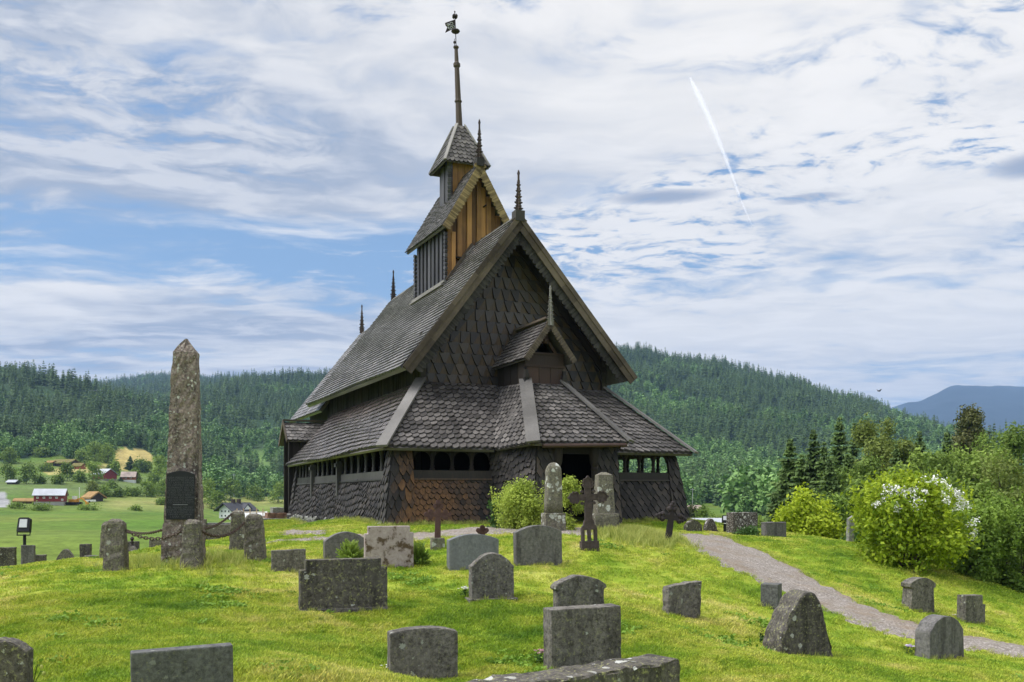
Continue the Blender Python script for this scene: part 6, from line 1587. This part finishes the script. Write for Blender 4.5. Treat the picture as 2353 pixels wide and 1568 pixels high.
scatter('long_grass', np.c_[pts, z], rs.randint(0, 3, len(pts)), np.c_[np.zeros(len(pts)), np.zeros(len(pts)), rs.rand(len(pts)) * 6.28], np.c_[sc * .8 + .3, sc * .8 + .3, sc], ct)['kind'] = 'stuff'
# ---------------------------------------------------------------- farm across the valley
def gabled(name, label, u, v, Y, W_, D_, He, Hr, yaw, wall, roof, cat='house', over=.5, base=None, wins=(), gwins=(), ridge_x=True, win='white', door=None, chim=0, thick=.18, group=None):
    """ridge along local x; front long wall faces -y"""
    p = P(u, v, Y); zg = gh(p.x, p.y); o = empty(name, (p.x, p.y, zg), R(yaw), label, cat, group)
    mb = MB(); w, d = W_ / 2, D_ / 2; zb = base[0] if base else -1.0
    mb.add([(-w, -d, zb), (w, -d, zb), (w, d, zb), (-w, d, zb), (-w, -d, He), (w, -d, He), (w, d, He), (-w, d, He), (-w, 0, Hr), (w, 0, Hr)], [(0, 1, 5, 4), (2, 3, 7, 6), (1, 2, 6, 9, 5), (3, 0, 4, 8, 7), (3, 2, 1, 0), (4, 5, 9, 8), (6, 7, 8, 9)])
    mb.build('wall', M[wall], o)
    if base:
        mb = MB(); mb.box((-w + .05, -d + .05, -2.5), (w - .05, d - .05, base[0])); mb.build('base_wall', M[base[1]], o)
    mb = MB(); s = (Hr - He) / d; wo2 = w + over; do = d + over
    for sg in (-1, 1):
        a = [(-wo2, sg * do, He - s * over), (wo2, sg * do, He - s * over), (wo2, 0, Hr), (-wo2, 0, Hr)]
        if sg > 0: a = [a[1], a[0], a[3], a[2]]
        mb.hexa([(x, y, z + .02) for x, y, z in a], [(x, y, z + thick) for x, y, z in a])
    ro = mb.build('roof', M[roof], o)
    for k in range(chim):
        mb = MB(); cx_ = w * (-.3 + .5 * k); mb.box((cx_ - .28, -.28, Hr - .3), (cx_ + .28, .28, Hr + .8)); mb.build('chimney', M['log'], ro)
    for (fx, z, ww, hh) in wins:
        mb = MB(); x = fx * w; mb.box((x - ww / 2 - .12, -d - .05, z - .12), (x + ww / 2 + .12, -d + .02, z + hh + .12)); f = mb.build('window', M[win], o)
        mb = MB(); mb.box((x - ww / 2, -d - .07, z), (x - .04, -d + .02, z + hh)); mb.box((x + .04, -d - .07, z), (x + ww / 2, -d + .02, z + hh)); mb.build('pane', M['glassdark'], f)
    for (side, fy, z, ww, hh) in gwins:
        x = side * w; y = fy * d; e = side * .05
        mb = MB(); mb.box((min(x, x + e) - .0, y - ww / 2 - .12, z - .12), (max(x, x + e), y + ww / 2 + .12, z + hh + .12)); f = mb.build('window', M[win], o)
        mb = MB(); mb.box((min(x, x + e * 1.5), y - ww / 2, z), (max(x, x + e * 1.5), y - .04, z + hh)); mb.box((min(x, x + e * 1.5), y + .04, z), (max(x, x + e * 1.5), y + ww / 2, z + hh)); mb.build('pane', M['glassdark'], f)
    return o
def hY(u, v): return hit(u, v, 60, 1500).y
Y = 300.0; k = Y / F
# red barn: gable to the left front, long wall with small windows
Yb = hY(118, 1160); s = Yb / F
gabled('red_barn', 'large red barn with a grey metal roof, nearest building of the left farm', 116, 1160, Yb, 62 * s, 46 * s, 22 * s, 35 * s, 17, 'red', 'greyroof', 'barn', .4, (7 * s, 'concrete'),
       [(f, 15 * s, 3.0 * s, 2 * s) for f in (-.75, -.32, .1, .52)] + [(.9, 10 * s, 2.4 * s, 2.4 * s)], [(-1, -.45, 14 * s, 6 * s, 2.5 * s), (-1, .5, 14 * s, 6 * s, 2.5 * s), (-1, 0, 22 * s, 7 * s, 2.5 * s)])
o = gabled('turf_house', 'turf-roofed house standing behind the red barn', 126, 1141, Yb + 14, 46 * s, 34 * s, 20 * s, 29 * s, 20, 'orange', 'sod', 'house', .8 * s * 3, None, [(.75, 10 * s, 4 * s, 6 * s)], chim=2, thick=.5)
gabled('turf_shed', 'low shed with a dry brown turf roof left of the red barn', 66, 1147, Yb + 6, 56 * s, 18 * s, 6 * s, 10 * s, 12, 'log', 'sodbrown', 'shed', .5, thick=.4)
Y2 = hY(205, 1152); s2 = Y2 / F
gabled('turf_storehouse', 'dark log storehouse with a golden turf roof right of the red barn', 215, 1147, Y2, 34 * s2, 26 * s2, 10 * s2, 19 * s2, -38, 'log', 'sodbrown', 'storehouse', .9, thick=.5)
Y3 = hY(150, 1072); s3 = Y3 / F
gabled('turf_cabin', 'long dark log house with a turf roof high on the left meadow', 150, 1073, Y3, 56 * s3, 22 * s3, 8 * s3, 14 * s3, -22, 'log', 'sod', 'cabin', .8, thick=.5)
gabled('turf_cabin', 'tiny log hut left of the long turf-roofed log house', 118, 1071, Y3, 18 * s3, 12 * s3, 6 * s3, 9 * s3, -20, 'log', 'sodbrown', 'cabin', .5, thick=.4)
gabled('turf_cabin', 'reddish log hut right of the long turf-roofed log house', 181, 1078, Y3 - 6, 24 * s3, 14 * s3, 7 * s3, 12 * s3, -15, 'orange', 'sod', 'cabin', .5, thick=.4)
Y4 = hY(244, 1104); s4 = Y4 / F
gabled('red_barn', 'upper red barn with a pale blue metal roof and a stone base', 240, 1104, Y4, 40 * s4, 34 * s4, 14 * s4, 25 * s4, -30, 'red', 'greyroof', 'barn', .5, (2.5 * s4, 'rubble'))
Y5 = hY(296, 1108); s5 = Y5 / F
gabled('orange_house', 'small orange-brown house with a rusty roof on a white basement', 296, 1108, Y5, 28 * s5, 24 * s5, 13 * s5, 23 * s5, 14, 'orange', 'rustroof', 'house', .5, (5 * s5, 'white'), [(-.35, 9 * s5, 3 * s5, 3.5 * s5), (.4, 9 * s5, 3 * s5, 3.5 * s5)])
Y6 = hY(28, 1113); s6 = Y6 / F
gabled('grey_shed', 'tiny shed with a shiny pale roof at the far left edge of the meadow', 30, 1113, Y6, 22 * s6, 14 * s6, 5 * s6, 9 * s6, -10, 'log', 'greyroof', 'shed', .4)
# white farmhouse
Y7 = hY(535, 1196); s7 = Y7 / F
wh = gabled('white_farmhouse', 'white two-storey farmhouse with a dark roof and an open garage below', 543, 1190, Y7 + 4, 70 * s7, 40 * s7, 27 * s7, 40 * s7, 62, 'white', 'darkroof', 'house', .7, None, [], [], chim=2)
d_ = 20 * s7; w_ = 35 * s7
mb = MB()
wl = [(-.55, 20), (0, 20), (.55, 20), (-.55, 9.5), (0, 9.5), (.55, 9.5)]
for fy, zz_ in wl:
    mb = MB(); y = fy * d_; mb.box((-w_ - .04, y - 2.2 * s7, zz_ * s7), (-w_ + .02, y + 2.2 * s7, (zz_ + 4.6) * s7)); f = mb.build('window', M['white'], wh)
    mb = MB(); mb.box((-w_ - .07, y - 1.7 * s7, (zz_ + .4) * s7), (-w_, y - .15 * s7, (zz_ + 4.2) * s7)); mb.box((-w_ - .07, y + .15 * s7, (zz_ + .4) * s7), (-w_, y + 1.7 * s7, (zz_ + 4.2) * s7)); mb.build('pane', M['glassdark'], f)
for fx in (-.5, -.1, .75):
    for zz_ in (9.5, 20):
        mb = MB(); x = fx * w_; mb.box((x - 1.8 * s7, -d_ - .06, zz_ * s7), (x + 1.8 * s7, -d_, (zz_ + 4.6) * s7)); mb.build('window', M['glassdark'], wh)
mb = MB(); mb.box((-w_ - .06, -d_ * .55, -1.5), (-w_ + .02, d_ * .75, 6 * s7)); mb.build('garage_opening', M['black'], wh)
mb = MB(); mb.box((w_ * .0, -d_ - 5 * s7, -1.5), (w_ * .62, -d_, 27 * s7)); mb.add([(0, -d_ - 5 * s7, 27 * s7), (w_ * .62, -d_ - 5 * s7, 27 * s7), (w_ * .31, -d_ - 5 * s7, 36 * s7)], [(0, 1, 2)]); mb.build('bay_wall', M['white'], wh)
mb = MB()
for sg in (-1, 1):
    a = [(w_ * .31 + sg * w_ * .38, -d_ - 6 * s7, 25.5 * s7), (w_ * .31, -d_ - 6 * s7, 37 * s7), (w_ * .31, 0, 37 * s7), (w_ * .31 + sg * w_ * .38, 0, 25.5 * s7)]
    if sg > 0: a = a[::-1]
    mb.hexa(a, [(x, y, z + .2) for x, y, z in a])
mb.build('bay_roof', M['darkroof'], wh)
Y8 = hY(574, 1178)
gabled('grey_barn', 'weathered dark barn with a mottled pale roof behind the white farmhouse', 576, 1172, Y7 + 26, 34 * s7, 26 * s7, 17 * s7, 28 * s7, -14, 'log', 'rustroof', 'barn', .5)
gabled('red_shed', 'small red shed with a white-edged gable right of the weathered barn', 617, 1169, Y7 + 30, 18 * s7, 21 * s7, 9 * s7, 15 * s7, 84, 'red', 'white', 'shed', .6, thick=.22)
gabled('red_cabin', 'red building partly hidden by the left corner of the church', 664, 1181, Y7 + 8, 34 * s7, 34 * s7, 20 * s7, 34 * s7, 74, 'red', 'greyroof', 'house', .5)
Y9 = 230; s9 = Y9 / F
gabled('roadside_shed', 'long low shed with a pale rusty roof seen right of the church corner', 1580, 1162, Y9, 54 * s9, 22 * s9, 13 * s9, 20 * s9, -6, 'brown', 'rustroof', 'shed', .5)
gabled('valley_house', 'white and orange valley building glimpsed between the round-topped stones', 1612, 1226, 70.0, 3.2, 2.4, 1.6, 1.95, 6, 'white', 'greyroof', 'house', .2, (.55, 'orange'))
# car, van, excavator, boards
def car(name, label, u, v, Y, L_, yaw, mat, h=1.45):
    p = P(u, v, Y); o = empty(name, (p.x, p.y, gh(p.x, p.y)), R(yaw), label, 'car'); w = .85
    prof = [(-.5, .25), (.5, .25), (.5, .55), (.34, .62), (.2, .95), (-.2, 1.0), (-.38, .68), (-.5, .6)]
    mb = MB(); mb.plate([(x * L_, z * h) for x, z in prof], (0, 0, 0), (1, 0, 0), (0, 0, 1), 2 * w); mb.build('body', M[mat], o)
    mb = MB(); mb.plate([(.30 * L_, .64 * h), (.19 * L_, .91 * h), (-.19 * L_, .95 * h), (-.33 * L_, .68 * h)], (0, 0, 0), (1, 0, 0), (0, 0, 1), 2 * w + .04); mb.build('side_windows', M['glassdark'], o)
    for fx in (-.31, .31):
        for sg in (-1, 1): mb = MB(); mb.plate([(.32 * math.cos(a), .32 * math.sin(a)) for a in np.linspace(0, 6.283, 13)[:-1]], (fx * L_, sg * w, .32), (1, 0, 0), (0, 0, 1), .2); mb.build('wheel', M['tyre'], o)
car('parked_car', 'silver-blue car parked beside the white farmhouse', 600, 1183, Y7 - 2, 4.3, 8, 'carblue')
car('parked_car', 'dark car on the grass in front of the small red shed', 630, 1179, Y7 + 10, 3.9, 80, 'cardark', 1.7)
p = P(574, 1186, Y7 - 4); o = tag(empty('timber_frame', (p.x, p.y, gh(p.x, p.y)), R(10)), 'stack of pale new timber framing beside the white farmhouse', 'timber')
for x in (-2.2, -1.1, 0, 1.1, 2.2): mb = MB(); mb.box((x - .08, -.08, 0), (x + .08, .08, 2.6)); mb.build('stud', M['paleplank'], o)
for z in (.9, 1.9): mb = MB(); mb.box((-2.6, -.12, z), (2.6, -.085, z + .15)); mb.build('crosspiece', M['paleplank'], o)
p = P(587, 1181, Y7 - 1); o = empty('work_tent', (p.x, p.y, gh(p.x, p.y)), R(12), 'white and blue tarpaulin tent beside the silver-blue car', 'tent'); mb = MB(); mb.add([(-2, -1.5, 0), (2, -1.5, 0), (2, 1.5, 0), (-2, 1.5, 0), (-2, 0, 2.1), (2, 0, 2.1)], [(0, 1, 5, 4), (2, 3, 4, 5), (1, 2, 5), (3, 0, 4)]); mb.build('canvas', M['white'], o); mb = MB(); mb.box((.6, -2.3, 0), (2.6, -1.6, .9)); mb.build('tarpaulin', M['tarp'], o)
p = P(170, 1148, Yb + 2); o = empty('excavator', (p.x, p.y, gh(p.x, p.y)), R(-5), 'orange-yellow excavator beside the red barn', 'excavator')
mb = MB(); mb.box((-1.2, -.8, .8), (1.0, .8, 1.6)); mb.beam((.8, 0, 1.5), (2.2, 0, 1.9), .3, .35); mb.beam((2.2, 0, 1.9), (3.6, 0, .7), .28, .3); mb.plate([(3.3, .2), (3.9, .2), (4.0, .7), (3.5, .7)], (0, 0, 0), (1, 0, 0), (0, 0, 1), .9); mb.build('body', M['yellow'], o)
mb = MB(); mb.box((-.2, -.7, 1.6), (.7, .4, 2.5)); mb.build('cab', M['white'], o)
mb = MB(); mb.plate([(-1.7, .1), (1.7, .1), (2.0, .5), (1.7, .85), (-1.7, .85), (-2.0, .5)], (0, -.8, 0), (1, 0, 0), (0, 0, 1), .5); mb.plate([(-1.7, .1), (1.7, .1), (2.0, .5), (1.7, .85), (-1.7, .85), (-2.0, .5)], (0, .8, 0), (1, 0, 0), (0, 0, 1), .5); mb.build('track', M['tyre'], o)
p = P(207, 1152, Y2 - 8); o = empty('white_trailer', (p.x, p.y, gh(p.x, p.y)), R(4), 'small white trailer in front of the golden turf-roofed storehouse', 'trailer'); mb = MB(); mb.plate([(-1.5, .35), (1.5, .35), (1.4, .9), (-1.4, .9)], (0, 0, 0), (1, 0, 0), (0, 0, 1), 1.4); mb.build('box', M['white'], o); mb = MB(); mb.plate([(.28 * math.cos(a), .28 * math.sin(a) + .28) for a in np.linspace(0, 6.283, 11)[:-1]], (0, -.7, 0), (1, 0, 0), (0, 0, 1), .15); mb.build('wheel', M['tyre'], o)
def pole(name, label, u, vt, vb, Y, r=.09, mat='pole', arm=0, cat='pole'):
    p = P(u, vb, Y); s = Y / F; zg = gh(p.x, p.y); H = (HZ - vt) * s - zg; o = empty(name, (p.x, p.y, zg), R(5), label, cat)
    mb = MB(); mb.lathe((0, 0, -.5), [(r, 0), (r * .6, H + .5)], 8); mb.build('mast', M[mat], o)
    mb = MB(); mb.box((-arm - .12, -.05, H * .93), (arm + .12, .05, H * .93 + .12)) if arm else mb.lathe((0, 0, H), [(r * .7, 0), (r * 1.1, .08), (r * .4, .2)], 8); mb.build('crossarm' if arm else 'cap', M[mat], o)
pole('flagpole', 'bare white flagpole between the red barn and the turf-roofed storehouse', 182, 1122, 1150, Yb + 4, .12, 'white')
pole('power_pole', 'thin power pole standing right of the church above the long low shed', 1591, 1122, 1152, 240, .09, 'pole', .5)
pole('power_pole', 'thin power pole in the leafy slope right of the obelisk', 537, 1088, 1116, 400, .12, 'pole', .6)
# pylon with two legs on the left hillside
p = hit(213, 925, 500, 3000)
o = empty('power_pylon', p, 0, 'grey twin-legged power pylon among the trees on the left hill', 'pylon'); s = p.y / F
mb = MB(); H = 26 * s * 1.2; mb.beam((-3.5, 0, -2), (-3.5, 0, H), .35, .35, (0, 1, 0)); mb.beam((3.5, 0, -2), (3.5, 0, H), .35, .35, (0, 1, 0)); mb.build('leg', M['wire'], o)
mb = MB(); mb.beam((-8, 0, H * .86), (8, 0, H * .86), .35, .35); mb.build('crossarm', M['wire'], o)
# ---------------------------------------------------------------- single trees on the farm
GF = 'trees around the valley farm'
def ftree(u, vt, vb, w, kind, label, n=900, name=None, mat=None, Y=None):
    _n[0] += 1
    h = hit(u, vb, 60, 1500) if Y is None else Vector(((u - CX) / F * Y, Y, gh((u - CX) / F * Y, Y))); s = h.y / F
    tree(name or ('spruce_tree' if kind == 'spruce' else 'leafy_tree'), label, GF, (h.x, h.y, h.z - .3), (vb - vt) * s, w * s, kind, 300 + _n[0], n, 2.4 * s, mat)
for a in [(18, 1066, 1106, 40, 'dec', 'leafy tree at the far left edge above the tiny shed'), (60, 1064, 1112, 50, 'dec', 'broad dark leafy tree right of the tiny shed'), (154, 1063, 1106, 36, 'dec', 'leafy tree in front of the long turf-roofed log house'),
          (181, 1084, 1108, 40, 'dec', 'low round tree left of the upper red barn'), (212, 1062, 1109, 46, 'dec', 'tall leafy tree touching the upper red barn'), (217, 1018, 1072, 52, 'dec', 'large light green tree at the forest edge above the upper red barn'),
          (248, 1022, 1064, 44, 'dec', 'round tree left of the yellow field'), (255, 1052, 1088, 20, 'spruce', 'small spruce in front of the yellow field'), (266, 1062, 1092, 22, 'dec', 'little tree beside the small spruce'), (299, 1046, 1080, 20, 'spruce', 'slim tree at the middle of the yellow field'),
          (318, 1056, 1084, 30, 'dec', 'rounded tree right of the slim field tree'), (334, 1058, 1084, 28, 'dec', 'rounded tree at the right end of the field hedge'), (310, 1080, 1108, 20, 'dec', 'tree behind the orange-brown house'),
          (212, 1104, 1150, 28, 'birch', 'thin birch in front of the golden turf roof'), (278, 1092, 1106, 14, 'spruce', 'tiny spruce below the upper red barn'), (337, 1104, 1142, 54, 'dec', 'big round bush on the meadow left of the obelisk'), (272, 1124, 1142, 22, 'dec', 'small round bush right of the golden turf roof'),
          (240, 1118, 1140, 44, 'dec', 'spreading bush right of the golden turf-roofed storehouse'), (300, 1122, 1140, 40, 'dec', 'low bush between the two round bushes'), (310, 1164, 1174, 20, 'dec', 'small brownish bush alone on the seedy meadow'),
          (90, 1158, 1172, 60, 'dec', 'shrubby bank in front of the red barn'), (200, 1162, 1172, 60, 'dec', 'shrubby bank right of the red barn'), (40, 1156, 1168, 36, 'dec', 'shrub by the farm road'),
          (500, 1130, 1172, 50, 'dec', 'leafy tree left of the white farmhouse gable'), (585, 1118, 1150, 60, 'dec', 'leafy tree behind the weathered barn'), (640, 1110, 1156, 50, 'dec', 'leafy tree beside the church corner'), (530, 1102, 1152, 60, 'dec', 'leafy tree behind the white farmhouse'),
          (480, 1100, 1160, 56, 'dec', 'leafy tree right behind the obelisk plaque'), (372, 1100, 1140, 44, 'dec', 'leafy tree touching the left edge of the obelisk'), (365, 1048, 1108, 50, 'dec', 'tall tree right of the yellow field, beside the obelisk'),
          (105, 1068, 1084, 34, 'dec', 'dark bush at the left end of the long turf-roofed log house'), (132, 1094, 1112, 30, 'dec', 'low bush on the meadow above the turf house'), (90, 1096, 1112, 26, 'dec', 'round bush between the broad dark tree and the meadow bush'),
          (356, 1090, 1120, 40, 'dec', 'leafy tree below the tall tree beside the obelisk'), (258, 1108, 1124, 24, 'dec', 'low bush below the upper red barn and the tiny spruce'), (20, 1030, 1066, 40, 'dec', 'pale leafy tree at the forest edge by the left picture edge'),
          (96, 1030, 1050, 40, 'dec', 'leafy tree at the forest edge above the green meadow'), (190, 1036, 1066, 44, 'dec', 'leafy tree at the forest edge left of the large light green tree'), (372, 1146, 1160, 26, 'dec', 'small bush just left of the plaque side of the obelisk'),
          (204, 1268, 1284, 26, 'dec', 'small dark bush behind the upright speckled stone pillar')]:
    ftree(*a, Y=27.5 if a[0] == 204 else None)
for a in [(1612, 1150, 1216, 40, 'dec', 'small leafy tree behind the low shed right of the church'), (1640, 1160, 1222, 44, 'dec', 'leafy sapling above the round-topped stone'), (1655, 1165, 1226, 22, 'spruce', 'young spruce left of the big spotted stone'), (1585, 1160, 1215, 44, 'pine', 'brownish young tree beside the right church corner'), (1745, 1160, 1222, 60, 'dec', 'leafy sapling right of the big spotted stone'), (1700, 1170, 1215, 44, 'dec', 'leafy sapling rising behind the big spotted stone'), (1618, 1145, 1172, 20, 'spruce', 'small dark spruce at the end of the long low shed')]:
    ftree(*a, Y={1612: 95, 1640: 80, 1655: 62, 1585: 105, 1745: 75, 1700: 95, 1618: 200}[a[0]], n=1500)
# bird
o = empty('bird', P(2020, 899, 60), R(20), 'tiny dark bird flying above the right hill', 'bird'); mb = MB(); mb.lathe((0, 0, -.03), [(.01, 0), (.05, .02), (.05, .04), (.01, .06)], 8); mb.tube([(-.16, 0, 0), (0, 0, .0), (.1, 0, .01)], [.015, .045, .02], 6); mb.build('body', M['bird'], o)
for sg in (-1, 1): mb = MB(); mb.hexa([(-.06, sg * .02, 0), (.06, sg * .02, 0), (.02, sg * .2, .1), (-.05, sg * .2, .1)], [(-.06, sg * .02, .012), (.06, sg * .02, .012), (.02, sg * .2, .112), (-.05, sg * .2, .112)]); mb.build('wing', M['bird'], o)
# ---------------------------------------------------------------- woods on the hills: each one mass
cf = bpy.data.collections.new('forest_sources')
for k in range(3):
    V, rn = spruce_data(15, 3.0, 500 + k, 16, 9, 3, .85, .18, .8); proto(cf, 'a%d' % k, V, rn, M['fspruce'])
for k in range(2):
    V, rn, _ = crown_mesh_data(10, 7.0, 520, .62, 520 + k, 12, .1, .55, .3, 0, 4); proto(cf, 'b%d' % k, V, rn, M['fdec'])
rs = np.random.RandomState(77)
def wood(name, ymin, ymax, u0, u1, spacing, hs, dec_fn, dens=None, nmax=90000):
    a0, a1 = math.atan((u0 - CX) / F), math.atan((u1 - CX) / F)
    area = .5 * (a1 - a0) * (ymax ** 2 - ymin ** 2); n = min(int(area / spacing ** 2), nmax)
    r = np.sqrt(rs.uniform(ymin ** 2, ymax ** 2, n)); a = rs.uniform(a0, a1, n); x = r * np.sin(a); y = r * np.cos(a); z = ground(x, y)
    u = CX + F * x / y; v = HZ - F * z / y
    k = forest_mask(u, v, y) & (y < 3300); cl = clearing(u, v); k &= rs.rand(n) > cl * .93
    gap = lump(x, y, 140, 6, 5); k &= ~((gap > .95) & (rs.rand(n) < .7))
    x, y, z, u, v = x[k], y[k], z[k], u[k], v[k]
    # drop trees far down behind a crest
    ub = np.clip(((u - u0) / 4).astype(int), 0, 4000); order = np.argsort(np.hypot(x, y)); top = np.full(4100, -1e9); keep = np.zeros(len(x), bool)
    e = (z + 16) / y; eg = z / y; topg = np.full(4100, -1e9)
    for i_ in order:
        b = ub[i_]; t = max(topg[max(b - 1, 0)], topg[b], topg[b + 1]) 
        if (z[i_] + 22) / y[i_] > t: keep[i_] = True
        if eg[i_] > topg[b]: topg[b] = eg[i_]
    x, y, z, u, v = x[keep], y[keep], z[keep], u[keep], v[keep]; n = len(x)
    patch = lump(x, y, 300, 6, 12) * .55 + .5 + .13 * rs.normal(size=n); dec = patch < dec_fn(u, v, y)
    idx = np.where(dec, 3 + rs.randint(0, 2, n), rs.randint(0, 3, n)); s = hs * (.45 + .85 * rs.rand(n) ** .8) * (1 + .22 * lump(x, y, 120, 5, 25)) * np.where(dec, .95, 1.0); w = s * rs.uniform(.85, 1.25, n)
    o = scatter(name, np.c_[x, y, z - .4], idx, np.c_[rs.normal(size=n) * .02, rs.normal(size=n) * .02, rs.rand(n) * 6.28], np.c_[w, w, s], cf); o['kind'] = 'stuff'
    print(name, n); return o
low = lambda u, v, y: np.clip(.15 + (v - 930) / 230.0 + .45 * (v > 1085) * (u < 800), .12, .95)
wood('hillside_forest', 150, 700, -160, 2520, 6.0, .82, low)
wood('ridge_forest', 700, 1500, -160, 2520, 8.2, 1.0, low)
wood('distant_forest', 1500, 2900, -160, 1300, 13.0, 1.25, lambda u, v, y: .12 + 0 * u)
